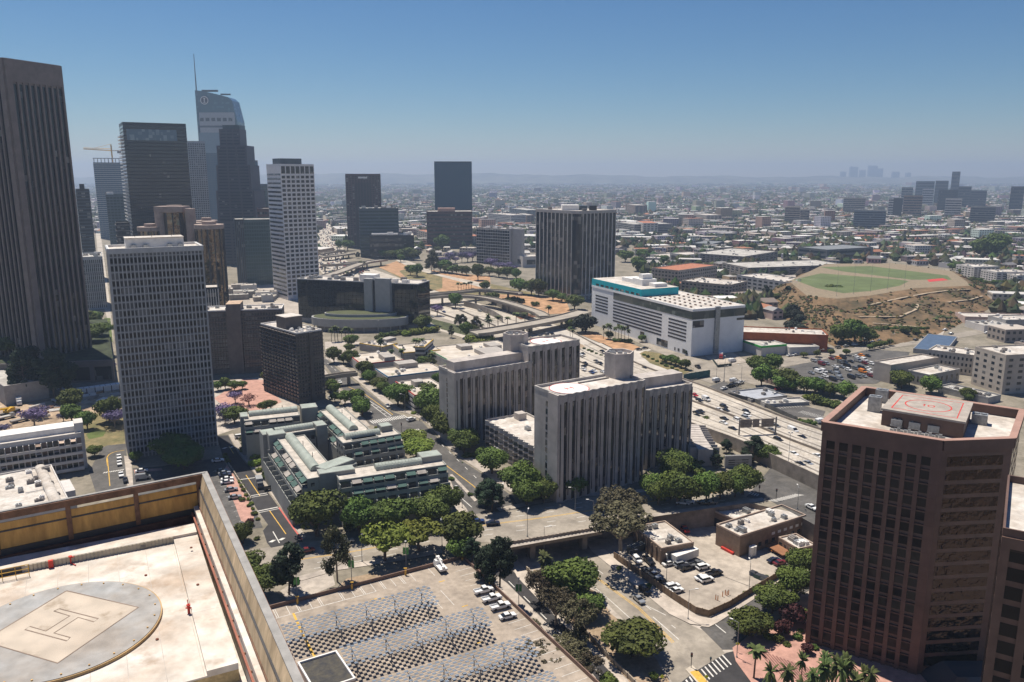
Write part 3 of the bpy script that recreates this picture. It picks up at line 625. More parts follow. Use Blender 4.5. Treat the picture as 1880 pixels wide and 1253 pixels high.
# the bridge itself
def bridge():
    q = [G(925,1001), G(1104,971), G(1104,938), G(930,960)]; t = thing('road_bridge', 'wide concrete road bridge with low barriers crossing over the sunken street', 'bridge', (*q[0], 0))
    o = Vector(q[0]); q = [p-o for p in q]; bc = mat('bridge_concrete', (.32,.265,.215), .9, var=.15, scale=.3)
    b = MB(); b.prism(q, -1.5, -.06); b.build('deck', bc, t)
    e = (q[1]-q[0]); L = e.length; u = e/L; v = Vector((-u.y, u.x))
    b = MB(); m_ = q[0].lerp(q[1], .5)-v*.3; b.obox(m_, u, L/2, .25, -1.9, 1.0); b.build('barrier', bc, t)
    b = MB()
    for k in range(26): p = q[0]+u*(L*(k+.5)/26)-v*.62; b.obox(p, u, .25, .2, -1.2, 1.25)
    b.build('barrier_posts', bc, t)['kind'] = 'stuff'
    for k in (.30, .84):
        b = MB()
        p = q[0].lerp(q[1], k)+v*2.5; b.obox(p, u, .9, 1.6, -7.05, -1.5); p2 = p+v*11; b.obox(p2, u, .9, 1.6, -7.05, -1.5); b.obox(p+v*5.5, u, 1.1, 7, -2.2, -1.5); b.build('pier', bc, t)
bridge()
# --- avenue
avl = [(585,655),(612,690),(640,730),(678,779),(728,797),(775,830),(822,865),(836,905),(862,945)]
avr = [(955,935),(941,912),(880,867),(835,838),(775,775),(748,766),(722,757),(662,709),(629,686),(600,660)]
avn = sheet('avenue', [G(*p, Zr+.012) for p in avl+avr], Zr+.012, asph)
z = Zr+.03; up = [g('f1', x, y) for x, y in [(0,330),(250,570),(450,680),(760,890)]]; dn = [g('d5', x, y) for x, y in [(0,830),(140,960),(300,1080),(440,1200)]]
yl = [g('f1', x, y) for x, y in [(250,570),(420,640),(600,770),(760,890)]]
lines(avn, [('L', yl, z, .35), ('L', dn, z, .35)], yellow_l)
b = MB(); strip(b, [g('f1', x, y) for x, y in [(290,620),(430,710),(560,810),(690,910)]], .35, z); strip(b, [g('f1', x, y) for x, y in [(330,640),(470,720),(600,800),(740,900)]], .35, z)
for k in range(7): x, y = 420+k*48, 695+k*34; strip(b, [g('f1', x-14, y+16), g('f1', x+36, y+4)], .35, z)
zebra(b, 'f1', 485,960, 890,890, 530,1000-8, 17, z); zebra(b, 'f1', 800,1110, 1080,1060, 830,1130, 12, z); zebra(b, 'f1', 1000,1060,1060,1050,1040,1095,3,z)
dash(b, [g('f1', x, y) for x, y in [(150,420),(0,290)]], .3, z, 0, 4, 5); dash(b, [g('f1', x, y) for x, y in [(330,700),(560,900)]], .3, z, 0, 3, 6)
dash(b, [g('d5', x, y) for x, y in [(60,830),(180,950),(420,1190)]], .25, z, 3.4, 3, 7); strip(b, [g('d5', x, y) for x, y in [(170,1110),(300,1225)]], .3, z)
b.build('road_markings', white_l, avn)
# kerbed pavements along the avenue and blocks
pb = MB()
for line, wd in (([(600,652),(629,676),(662,699),(722,748),(752,758),(790,776),(835,826),(880,857),(945,902)], 4.0), ([(580,668),(608,702),(636,740),(672,784)], 4.0), ([(726,803),(768,836),(812,872),(828,912),(850,948),(780,966)], 3.5)):
    strip(pb, smooth([G(*p) for p in line], 4), wd, .15)
o = pb.build('sidewalk', pave); o['kind'] = 'structure'
md = MB(); md.quad(*[(*g('d5', x, y), .16) for x, y in [(158,1020),(175,1015),(335,1180),(318,1190)]]); o = md.build('median', pave); o['kind'] = 'structure'
rd('verge', 'd1', dirt, .04, 690,430, 740,385, 1000,330, 1240,285, 1200,330, 800,420, 700,455)
rd('driveway_apron', 'd1', pave, .045, 395,395, 640,345, 660,430, 500,500, 330,540, 280,470)
# --- private drive beside the green apartments
z = Zr+.02
drv = sheet('side_street', [g('f5', x, y, z) for x, y in [(95,112),(150,290),(290,530),(440,740),(490,830),(610,1000),(560,1060),(600,1180),(640,1230),(960,1170),(700,800),(490,510),(320,300),(210,105)]], z, asphn)
lines(drv, [('L', [g('f5', x, y) for x, y in pts], z+.01, .3) for pts in ([(390,505),(530,715)], [(625,860),(790,1095)], [(220,215),(265,290)])], yellow_l)
b = MB()
for y0, y1, x0, x1 in ((550,530,335,490),(712,685,440,600),(868,825,500,710)):
    strip(b, [g('f5', x0, y0), g('f5', x1, y1)], .5 if y0 < 860 else .6, z+.012); 
    if y0 > 700: strip(b, [g('f5', x0+8, y0+16), g('f5', x1+8, y1+16)], .35, z+.012)
strip(b, [g('f5', 660,1070), g('f5', 725,1185)], .3, z+.012)
for x, y in ((655,1165),(750,1145),(178,235),(248,225)):
    p = g('f5', x, y); b.quad((p.x-1.1,p.y-.9,z+.012),(p.x+.2,p.y-.9,z+.012),(p.x+1.0,p.y+.8,z+.012),(p.x-.2,p.y+.8,z+.012))
b.build('road_markings', white_l, drv)
b = MB(); strip(b, [g('f5', x, y) for x, y in [(720,830),(860,1030),(950,1150)]], .5, z+.012); b.build('red_kerb', mat('red_kerb', (.5,.12,.10), .8), drv)
rd('sidewalk', 'f5', pave, .06, 215,100, 330,290, 500,510, 720,800, 960,1150, 990,1120, 880,960, 770,790, 560,500, 380,260, 260,90)
pk = rd('parking_lot', 'f5', asph, .05, -200,380, 0,350, 150,330, 300,560, 440,760, 500,900, 560,1030, 420,1045, 330,1260, 0,1300, -200,800)
rd('paved_strip', 'f5', pink, .065, 200,400, 250,470, 300,560, 340,640, 420,770, 470,930, 400,985, 340,960, 280,800, 205,640, 160,470)
b = MB()
for k in range(11): strip(b, [g('f5', 60+k*26, 470+k*50), g('f5', 140+k*26, 455+k*50)], .15, .062)
b.build('road_markings', white_l, pk)
# hedge banks are planted later; left road
lr = rd('side_street', 'f6', asph, .03, 930,1290, 1060,1050, 1120,1015, 1320,995, 1330,1400, 1300,1500, 1000,1500)
lines(lr, [('L', smooth([g('f6', x, y) for x, y in [(1300,1065),(1180,1090),(1120,1140),(1125,1230)]], 5), .05, .35), ('L', [g('c3', x, y) for x, y in [(598,0),(612,160)]], .05, .3)], yellow_l)
b = MB()
for k in range(9): p = g('c3', 572+k*13, 90-k*2); q = g('c3', 580+k*13, 89-k*2); b.quad((*p,.05),(*q,.05),(q.x,q.y+1.4,.05),(p.x,p.y+1.4,.05))
b.build('road_markings', white_l, lr)
rd('parking_lot', 'c3', asph, .035, 740,60, 900,50, 1120,10, 1150,60, 1180,330, 740,330)
rd('paved_strip', 'c3', pink, .05, 745,70, 900,60, 905,72, 750,88)
rd('sidewalk', 'c3', pave, .04, 690,-10, 730,0, 745,200, 715,200)
# construction site, lawns, plazas on the left
cs = rd('building_site_ground', 'f6', mat('site_earth', (.40,.30,.21), .95, var=.2, scale=.12, s2=.5), .03, -300,900, -300,560, 140,520, 560,520, 780,440, 1240,440, 1250,560, 1080,640, 940,720, 700,800, 300,860, 0,900)
rd('lawn', 'f6', greens, .04, 900,900, 1000,840, 1110,860, 1080,920, 930,950)
rd('pink_plaza', 'c4', pink, .03, 128,870, 290,765, 400,770, 500,890, 360,950, 200,930)
rd('plaza', 'c4', pave, .02, 100,780, 440,750, 600,900, 480,960, 120,1080)
rd('garden', 'f6', drygrass, .02, 600,700, 1280,600, 1310,1010, 900,1040)
rd('street_far', 'c2', conc_road, .03, 520,-80, 545,-80, 600,330, 620,560, 560,330)
rd('lawn', 'c2', greens, .05, 570,430, 605,430, 618,560, 595,560)
rd('plaza', 'c4', pave, .02, 190,250, 560,230, 620,420, 140,330)
rd('plaza', 'c4', pave, .02, 735,560, 930,560, 870,640, 740,660)
# --- lower street, ramp road and fenced lot
z = LOW+.03
ls = sheet('lower_street', [g('d2', x, y, z) for x, y in [(640,430),(700,540),(1000,690),(1090,800),(1240,940),(1370,1100),(1480,1290),(1700,1500),(2000,1500),(1900,1290),(1780,1070),(1700,960),(1560,893),(1440,830),(1210,640),(1020,500),(960,440),(900,350)]], z, asphw)
rp = sheet('ramp_road', [g('d2', x, y, z) for x, y in [(330,560),(440,640),(560,760),(700,900),(900,1110),(1010,1253),(1060,1330),(1200,1330),(1130,1230),(1020,1100),(860,940),(740,830),(620,700),(500,590),(430,520)]], z, asphn)
b = MB(); dash(b, [g('d2', x, y, z) for x, y in [(450,630),(700,880),(1040,1230)]], .3, z+.01, 0, 4, 6); b.build('road_markings', white_l, rp)
b = MB(); yy = [g('d2', x, y, z) for x, y in [(960,590),(1250,800),(1460,1010)]]; strip(b, yy, .22, z+.01); strip(b, [p+Vector((.5,.3)) for p in yy], .22, z+.01); b.build('centre_line', yellow_l, ls)
b = MB(); w1 = [g('d2', x, y, z) for x, y in [(900,600),(1090,760),(1200,860)]]; strip(b, w1, .2, z+.01); strip(b, [g('d2', x, y, z) for x, y in [(1340,850),(1500,990)]], .25, z+.01)
dash(b, [g('d2', x, y, z) for x, y in [(1000,560),(1200,710),(1480,920)]], .2, z+.01, 0, 3, 9); strip(b, [g('d2', x, y, z) for x, y in [(1280,770),(1420,840)]], .2, z+.01)
zebra(b, 'd3', 600,940, 735,1050, 662,925, 8, z+.01, .42); zebra(b, 'd3', 590,1180, 735,1085, 640,1240, 7, z+.03, .3); zebra(b, 'd3', 500,1245, 560,1190, 520,1275, 3, z+.03, .35)
strip(b, [g('d3', 680,915, z), g('d3', 742,965, z)], .3, z+.03)
b.build('road_markings', white_l, ls)
sd = sheet('cross_street', [g('d3', x, y, z+.015) for x, y in [(560,1190),(745,1080),(790,1070),(980,1300),(420,1300)]], z+.015, asphn)
sheet('cross_street', [g('d3', x, y, z+.015) for x, y in [(590,930),(680,905),(900,770),(1120,640),(1250,700),(960,880),(790,1060),(720,1060)]], z+.015, asph)
b = MB(); b.quad(*[(*g('d3', x, y, z), z+.18) for x, y in [(505,1180),(545,1155),(640,1253),(600,1290)]]); o = b.build('traffic_island', mat('island', (.5,.44,.36), .9)); o['kind'] = 'structure'
b = MB(); b.quad(*[(*g('d3', x, y, z), z+.2) for x, y in [(530,1195),(575,1185),(640,1260),(600,1275)]]); b.build('yellow_hatch', yellow_l, o)
lot = sheet('fenced_lot', [g('d3', x, y, z) for x, y in [(100,530),(440,770),(565,850),(640,868),(760,815),(1100,612),(1240,560),(1240,480),(960,230),(640,240),(200,290)]], z, lotc)
b = MB()
for k in range(4): strip(b, [g('d3', 570+k*30, 640-k*14, z), g('d3', 640+k*30, 665-k*14, z)], .15, z+.012)
strip(b, [g('d3', 705,625,z), g('d3', 915,705,z)], .3, z+.012)
b.build('road_markings', mat('seam', (.12,.11,.1), .9), lot)
sheet('sidewalk', [g('d2', x, y, z+.15) for x, y in [(960,440),(1030,500),(1210,640),(1440,830),(1570,893),(1680,905),(1700,860),(1560,830),(1420,730),(1160,540),(1040,430)]], z+.15, mat('pavement_pale', (.47,.41,.35), .9, var=.12, scale=.25))
sheet('sidewalk', [g('d3', x, y, z+.16) for x, y in [(560,880),(600,925),(640,930),(690,905),(900,770),(1250,560),(1250,530),(900,710),(640,880)]], z+.16, mat('pavement_pale'))
sheet('embankment', [g('d2', x, y, z+.01) for x, y in [(600,560),(700,560),(1000,700),(1080,830),(1230,950),(1360,1110),(1470,1300),(1250,1330),(1180,1230),(1020,1080),(860,930),(700,760)]], z+.01, dirt)
sheet('path', [g('d2', x, y, z+.02) for x, y in [(440,470),(480,470),(700,730),(900,960),(1060,1110),(1210,1290),(1170,1290),(1020,1130),(860,970),(640,750),(500,600)]], z+.02, mat('pavement_pale'))
plaza = sheet('pink_plaza', [g('d3', x, y, z+.15) for x, y in [(780,1050),(840,1010),(900,960),(1100,900),(1230,820),(1600,800),(2400,900),(2600,1600),(1100,1500),(890,1253),(800,1130)]], z+.15, pink)
b = MB()
for k in range(14): strip(b, [g('d3', 925+k*22, 1062+k*8, z), g('d3', 1040+k*24, 1200+k*9, z)], .45, z+.165)
b.build('paving_bands', mat('dark_paving', (.22,.11,.09), .85), plaza)
# slope east of the ramp
# --- freeway
U = [(596,404,0),(622,430,0),(632,459,0),(632,481,0),(677,492,0),(745,515,0),(800,535,0),(880,558,0),(985,583,0),(1042,606,0),(1100,638,0),(1150,660,1),(1200,682,2),(1270,702,3.5),(1337,728,5),(1459,776,5),(1509,790,5),(1620,835,5)]
Lw = [(590,404,0),(584,430,0),(579,459,0),(579,490,0),(610,520,0),(660,548,0),(720,575,0),(770,597,0),(850,620,0),(930,650,0),(1000,690,0),(1064,712,1),(1150,735,2),(1270,780,3.5),(1362,812,5),(1427,843,5),(1491,872,5),(1600,925,5)]
def frp(a): return [(*G(a[0], a[1], a[2]), a[2]+.06) for a in a]
def rs_(P, n=80):
    P = [Vector(p) for p in P]; d = [0]
    for i in range(1, len(P)): d.append(d[-1]+(P[i]-P[i-1]).length)
    out = []
    for k in range(n+1):
        s_ = d[-1]*k/n; i = max(j for j in range(len(d)) if d[j] <= s_+1e-9); i = min(i, len(P)-2)
        out.append(P[i].lerp(P[i+1], (s_-d[i])/max(d[i+1]-d[i], 1e-6)))
    return out
# resample by matching index pairs so both edges keep step
FU = []; FD = []
pu, pl = frp(U), frp(Lw)
for i in range(len(pu)-1):
    for k in range(8): FU.append(Vector(pu[i]).lerp(Vector(pu[i+1]), k/8)); FD.append(Vector(pl[i]).lerp(Vector(pl[i+1]), k/8))
FU.append(Vector(pu[-1])); FD.append(Vector(pl[-1]))
def sm(a):
    for _ in range(10): a = [a[0]]+[(a[i-1]+a[i]*2+a[i+1])/4 for i in range(1, len(a)-1)]+[a[-1]]
    return a
FU, FD = sm(FU), sm(FD)
b = MB()
for i in range(len(FU)-1): b.quad(FD[i], FD[i+1], FU[i+1], FU[i])
fw = b.build('freeway', conc_road, kind='structure')
def lane(t, i): return FU[i].lerp(FD[i], t)
b = MB()
for t in (.07,.14,.21,.28,.35,.42,.58,.65,.72,.79,.86,.93):
    P = [lane(t, i) for i in range(len(FU))]
    for i in range(40, len(P)-1):
        L = (P[i+1]-P[i]).length; d_ = (P[i+1]-P[i]).normalized(); nn = Vector((-d_.y, d_.x, 0))*.12; s_ = 0
        while s_ < L: a = P[i]+d_*s_+Vector((0,0,.012)); c = a+d_*3; b.quad(a-nn, c-nn, c+nn, a+nn); s_ += 12
b.build('road_markings', white_l, fw)
tb = mat('tyre_band', (.19,.17,.15), .9, var=.15, scale=.1)
b = MB()
for t in (.105,.245,.385,.615,.755,.895):
    P = [lane(t, i) for i in range(len(FU))]
    for i in range(56, len(P)-1):
        d_ = (P[i+1]-P[i]).normalized(); nn = Vector((-d_.y, d_.x, 0))*.5; up_ = Vector((0,0,.006)); b.quad(P[i]-nn+up_, P[i+1]-nn+up_, P[i+1]+nn+up_, P[i]+nn+up_)
b.build('worn_tracks', tb, fw)
for t, nm, lb in ((.5, 'median_barrier', 'concrete barrier down the middle of the freeway'), (1.0, 'edge_barrier', 'concrete edge barrier on the near side of the freeway'), (0.0, 'edge_barrier', 'concrete edge barrier on the far side of the freeway')):
    b = MB(); P = [lane(t, i) for i in range(len(FU))]
    for i in range(70, len(P)-1):
        p, q = P[i], P[i+1]; d_ = (q-p).normalized(); nn = Vector((-d_.y, d_.x, 0))*.2; zb = min(p.z, q.z)-(.0 if t == .5 else p.z+.04)
        i0 = len(b.v); top = Vector((0,0,1.0))
        b.quad(p-nn+top, q-nn+top, q+nn+top, p+nn+top)
        for s_ in (-1, 1):
            a0 = p+nn*s_; a1 = q+nn*s_; z0_ = p.z-.02 if t == .5 else 0; z1_ = q.z-.02 if t == .5 else 0
            b.quad((a0.x,a0.y,z0_),(a1.x,a1.y,z1_),a1+top,a0+top)
    o = b.build(nm, mat('barrier_concrete', (.27,.235,.2), .9, var=.15, scale=.2)); tag(o, lb, 'barrier')
# underpass street beneath the freeway, collector road, other streets
z = .05
rd('intersection', 'd3', asph, .055, 860,170, 930,90, 1000,0, 1120,-40, 1280,60, 1500,160, 1500,420, 1260,330, 1000,190)
b = MB(); zebra(b, 'd3', 985,190, 1150,150, 1040,196, 12, .07, .5); zebra(b, 'd3', 870,150, 930,165, 885,138, 4, .07, .5); b.build('road_markings', white_l, bpy.data.objects['intersection'])
rd('collector_road', 'f2', mat('concrete_road_pale', (.47,.43,.38), .9, var=.1, scale=.1), .09, -300,170, 0,285, 350,430, 640,560, 860,600, 1330,830, 1200,900, 900,850, 450,640, 0,400, -300,280)
rd('ramp', 'f2', mat('concrete_road_pale'), .10, 330,440, 420,440, 700,590, 800,500, 900,480, 980,520, 860,560, 860,620, 1080,740, 1040,745, 700,620, 560,560)
rd('frontage_road', 'f2', asphw, .11, 300,110, 520,250, 900,430, 1450,600, 1900,760, 1900,900, 1680,880, 1500,745, 1000,520, 600,330, 330,210)
rd('orange_verge', 'f2', orange, .10, 120,325, 300,310, 520,400, 700,430, 850,490, 700,555, 640,560, 420,450)
rd('planted_verge', 'f2', drygrass, .12, 840,560, 900,530, 1080,560, 1440,760, 1320,810, 1150,740, 960,670)
rd('dirt_wedge', 'f2', dirt, .10, 140,440, 330,520, 560,650, 420,650, 150,590)
rd('verge', 'e6', drygrass, .03, 400,150, 520,130, 1000,240, 1280,300, 1300,370, 1080,330, 740,300, 560,230)
rd('slope', 'f4', orange, .05, 600,320, 800,250, 1000,330, 1880,430, 1880,560, 1300,600, 960,480)
rd('slope', 'f4', drygrass, .06, 830,360, 1000,330, 1330,420, 1330,560, 1180,600, 940,470)
rd('verge', 'e6', orange, .05, 1000,300, 1450,330, 1480,410, 1300,420, 1080,340)
rd('planted_bank', 'e6', mat('red_groundcover', (.16,.07,.04), .95, var=.3, scale=.2), .11, 1080,370, 1140,370, 1290,430, 1200,445)
rd('avenue_west', 'f4', conc_road, .07, 780,230, 900,230, 1300,400, 1880,520, 1880,580, 1400,450, 1100,370, 950,320)
rd('cross_road', 'e1', asphw, .12, 210,280, 430,300, 640,270, 1180,190, 1500,150, 1900,80, 1900,110, 1500,175, 1200,222, 660,315, 520,345, 760,440, 1100,520, 1080,560, 600,440, 430,380, 300,400, 200,370)
rd('parking_lot', 'f3', asph, .13, 940,430, 1180,370, 1600,470, 1560,560, 1120,520)
rd('parking_lot', 'f3', asph, .13, 260,190, 420,130, 640,210, 480,270)
rd('tow_yard', 'e1', asph, .13, 660,320, 1100,225, 1300,240, 1260,330, 1130,400, 800,400)
rd('truck_yard', 'e1', lotc, .14, 260,260, 400,240, 480,290, 330,310)
rd('parking_terrace', 'f3', conc_road, .06, 60,560, 420,650, 640,790, 640,880, 330,880, 60,850)
b = MB()
for k in range(12): strip(b, [g('f3', 950+k*30, 430+k*8-k*11), g('f3', 1000+k*30, 455+k*8-k*11)], .2, .14); strip(b, [g('f3', 1290+k*22, 490+k*6), g('f3', 1350+k*22, 470+k*6)], .2, .14)
b.build('road_markings', white_l, [o for o in bpy.data.objects if o.name.startswith('parking_lot')][-2])
rd('planted_bank', 'e6', mat('bank_green', (.07,.08,.035), .95, var=.3, scale=.2), .075, 650,430, 700,425, 860,475, 1000,512, 1040,530, 900,535, 760,500)
rd('service_road', 'e6', asphw, .08, 640,405, 700,415, 900,480, 1010,505, 980,512, 860,480, 700,440, 640,425)
def lowwall(c, pts, h, lb):
    P = smooth([g(c, *p) for p in pts], 5); t = thing('retaining_wall', lb, 'retaining wall', (*P[0], 0)); b = MB(); o = P[0]
    for i in range(len(P)-1): d_ = P[i+1]-P[i]; b.obox((P[i]+P[i+1])/2-o, d_.normalized(), d_.length/2+.05, .25, 0, h)
    b.build('wall', mat('barrier_grey', (.26,.235,.21), .9, var=.15, scale=.15), t)
lowwall('e6', [(885,372),(960,392),(1040,425),(1100,462)], 5, 'tall grey retaining wall between the freeway lanes and the red planted bank')
lowwall('e6', [(1000,335),(1060,365),(1150,410),(1240,440)], 7, 'stained retaining wall under the curved ramp beside the planted bank')
lowwall('e6', [(700,395),(800,430),(940,480),(1010,500)], 1.2, 'low median wall curving through the freeway interchange')
lowwall('e6', [(780,372),(860,395),(960,440),(1060,485)], 1.2, 'second low wall between the freeway carriageways at the interchange')
# overpasses
def overpass(label, c, pts, wd, z, parent=None, th=1.3, cols=5, m=None):
    P = smooth([g(c, x, y, z) for x, y in pts], 6); t = thing('overpass', label, 'overpass', (*P[0], 0)); o = P[0].copy(); P = [p-o for p in P]
    m = m or mat('bridge_pale', (.33,.295,.25), .9, var=.1, scale=.1); b = MB(); n = len(P); Ls, Rs = [], []
    for i in range(n):
        d_ = (P[min(i+1,n-1)]-P[max(i-1,0)]).normalized(); nn = Vector((-d_.y, d_.x)); Ls.append(P[i]+nn*wd/2); Rs.append(P[i]-nn*wd/2)
    for i in range(n-1): b.prism([Rs[i], Rs[i+1], Ls[i+1], Ls[i]], z-th, z)
    b.build('deck', m, t)
    for E in (Ls, Rs):
        b = MB()
        for i in range(n-1): d_ = (E[i+1]-E[i]); b.obox((E[i]+E[i+1])/2, d_.normalized(), d_.length/2+.05, .2, z+.002, z+1)
        b.build('parapet', m, t)
    for k in range(cols):
        b = MB(); p = P[int((k+.5)*n/cols)]; b.cyl(p.x, p.y, 1.0, 0, z-th, 8); b.build('column', m, t)
    return t
overpass('straight palm lined street overpass spanning the freeway beside the dark ivy tree', 'e6', [(940,520),(1010,512),(1260,470),(1455,430),(1560,400)], 15, 7)
overpass('curved ramp overpass sweeping right behind the mirror glass block', 'e6', [(560,335),(640,325),(790,315),(950,318),(1100,345),(1280,400),(1330,425)], 9, 8)
overpass('higher connector ramp merging toward the bus stop slope', 'e6', [(560,325),(640,312),(840,295),(1000,282),(1200,300)], 8, 9)
overpass('near crossing of the two flyovers over the distant freeway', 'f4', [(-40,430),(150,370),(420,270),(660,235)], 13, 7)
overpass('thin flyover crossing the distant freeway lanes', 'f4', [(-60,300),(150,290),(300,270),(430,255)], 9, 7)
overpass('flat road bridge over the freeway next to the tall white grid tower', 'f4', [(-60,200),(100,185),(280,160)], 14, 6)
overpass('furthest narrow bridge over the freeway', 'f4', [(-60,160),(100,140),(230,130)], 10, 6)
overpass('low concrete footbridge crossing the avenue between the tree rows', 'f1', [(-80,470),(150,430),(345,410)], 4.5, 6, cols=2)
# --- hill with the playing field
def hill():
    zt = 13; T_ = [(e[0], e[1]) for e in [(840,185),(1000,108),(1300,105),(1560,140),(1625,185),(1640,205),(1400,215),(1200,248),(1050,262),(920,250)]]
    top = [g('e2', x, y, zt) for x, y in T_]
    base = [g('e2', x, y, 0) for x, y in [(700,260),(1000,180),(1300,160),(1650,190),(1790,215),(1760,290),(1500,425),(1300,470),(1050,480),(890,400)]]
    n = len(top); b = MB(); rg = random.Random(5); rings = []
    def dens(P, k): return [P[i].lerp(P[(i+1)%len(P)], j/k) for i in range(len(P)) for j in range(k)]
    tp, bs = dens(top, 8), dens(base, 8); K_ = 9
    for r in range(K_+1):
        f = r/K_; row = []
        for p, q in zip(tp, bs):
            v = p.lerp(q, f); zz = zt*(1-f)**1.1; j = 0 if r in (0, K_) else 1.6; row.append((v.x+rg.uniform(-j,j), v.y+rg.uniform(-j,j), zz+rg.uniform(-j,j)*.7 + (.9 if r%3 == 1 and r else 0)))
        rings.append(row)
    N_ = len(tp)
    for r in range(K_):
        for i in range(N_): b.quad(rings[r+1][i], rings[r+1][(i+1)%N_], rings[r][(i+1)%N_], rings[r][i])
    b.sm = True; o = b.build('hill', mat('hill_scrub', (.215,.135,.07), .95, var=.3, scale=.04, s2=.35, col2=(.06,.05,.025), detail=10), kind='structure')
    z = zt+.02; sheet('field_surround', [p for p in top], z, mat('track_dirt', (.24,.19,.125), .9, var=.1))
    fgm = mat('playing_field', (.11,.14,.055), .95, var=.1, scale=.05)
    sheet('playing_field', [g('e2', x, y, z) for x, y in [(860,178),(980,150),(1330,178),(1370,185),(1330,205),(1200,228),(1080,238),(960,215)]], z+.04, fgm)
    sheet('playing_field', [g('e2', x, y, z) for x, y in [(975,122),(1200,118),(1540,160),(1560,178),(1380,178),(1080,142)]], z+.04, fgm)
    sheet('red_infield', [g('e2', x, y, z) for x, y in [(1450,178),(1520,172),(1545,180),(1460,188)]], z+.08, redp)
    b = MB()
    for pts in ([(1200,300),(1330,265),(1460,240),(1540,230),(1650,222)], [(1150,357),(1330,355),(1400,320),(1410,285)], [(1540,285),(1640,275),(1700,255)]):
        P = []
        for x, y in pts:
            p = g('e2', x, y, 8); P.append(p)
        for i in range(len(P)-1): 
            d_ = (P[i+1]-P[i]).normalized(); nn = Vector((-d_.y, d_.x))*1.5; p, q = P[i], P[i+1]
    return o
HILL = hill()
b = MB(); strip(b, [g('e2', x, y) for x, y in [(1480,440),(1500,400),(1470,330),(1560,330),(1720,300),(1800,260),(1790,230),(1740,215)]], 9, .15); o = b.build('hillside_road', conc_road); o['kind'] = 'structure'
# ================================================================== buildings of the middle ground
def blk(name, label, c, Lp, N, Rp, by, wallm, roofm, rows=0, cols=(0,0), cat='building', z0=0, wm=None, fx=.6, fz=.5, par=.8, pm=None, nac=0, dv=None, trim=None, finish=True, maxp=40, band=None, zmin=.8):
    """box building from its three front roof corners and the height of the near corner's foot"""
    nx, ny = X(c, *N); _, byf = X(c, N[0], by); base = G(nx, byf, z0); v = ray(nx, ny); zt = CH+v[2]*base.y/v[1]
    l = g(c, *Lp, zt); n = g(c, *N, zt); d = dv or max(4, proj_depth(l, n, g(c, *Rp, zt)))
    B = Bld(name, label, cat, foot(l, n, d), zt-z0, z0=z0); B.wall(wallm); h = B.h
    for f in (0, 1):
        if rows and cols[f]: B.win(f, cols[f], rows, zmin, h-.6, fx, fz, wm or gdark, d=.05)
        if band: B.bands(f, rows, zmin, h-.6, band[0], band[1], band[2])
    B.roof(roofm, par=par, pm=pm or wallm)
    if trim:
        for f in (0, 1): B.fbox('trim', trim, f, -.1, B.L(f)+.1, -.1, .35, h-.5, h+.7)
    if nac: B.clutter(nac, h+.1, R, sz=.9)
    if finish: B.done(maxp)
    return B
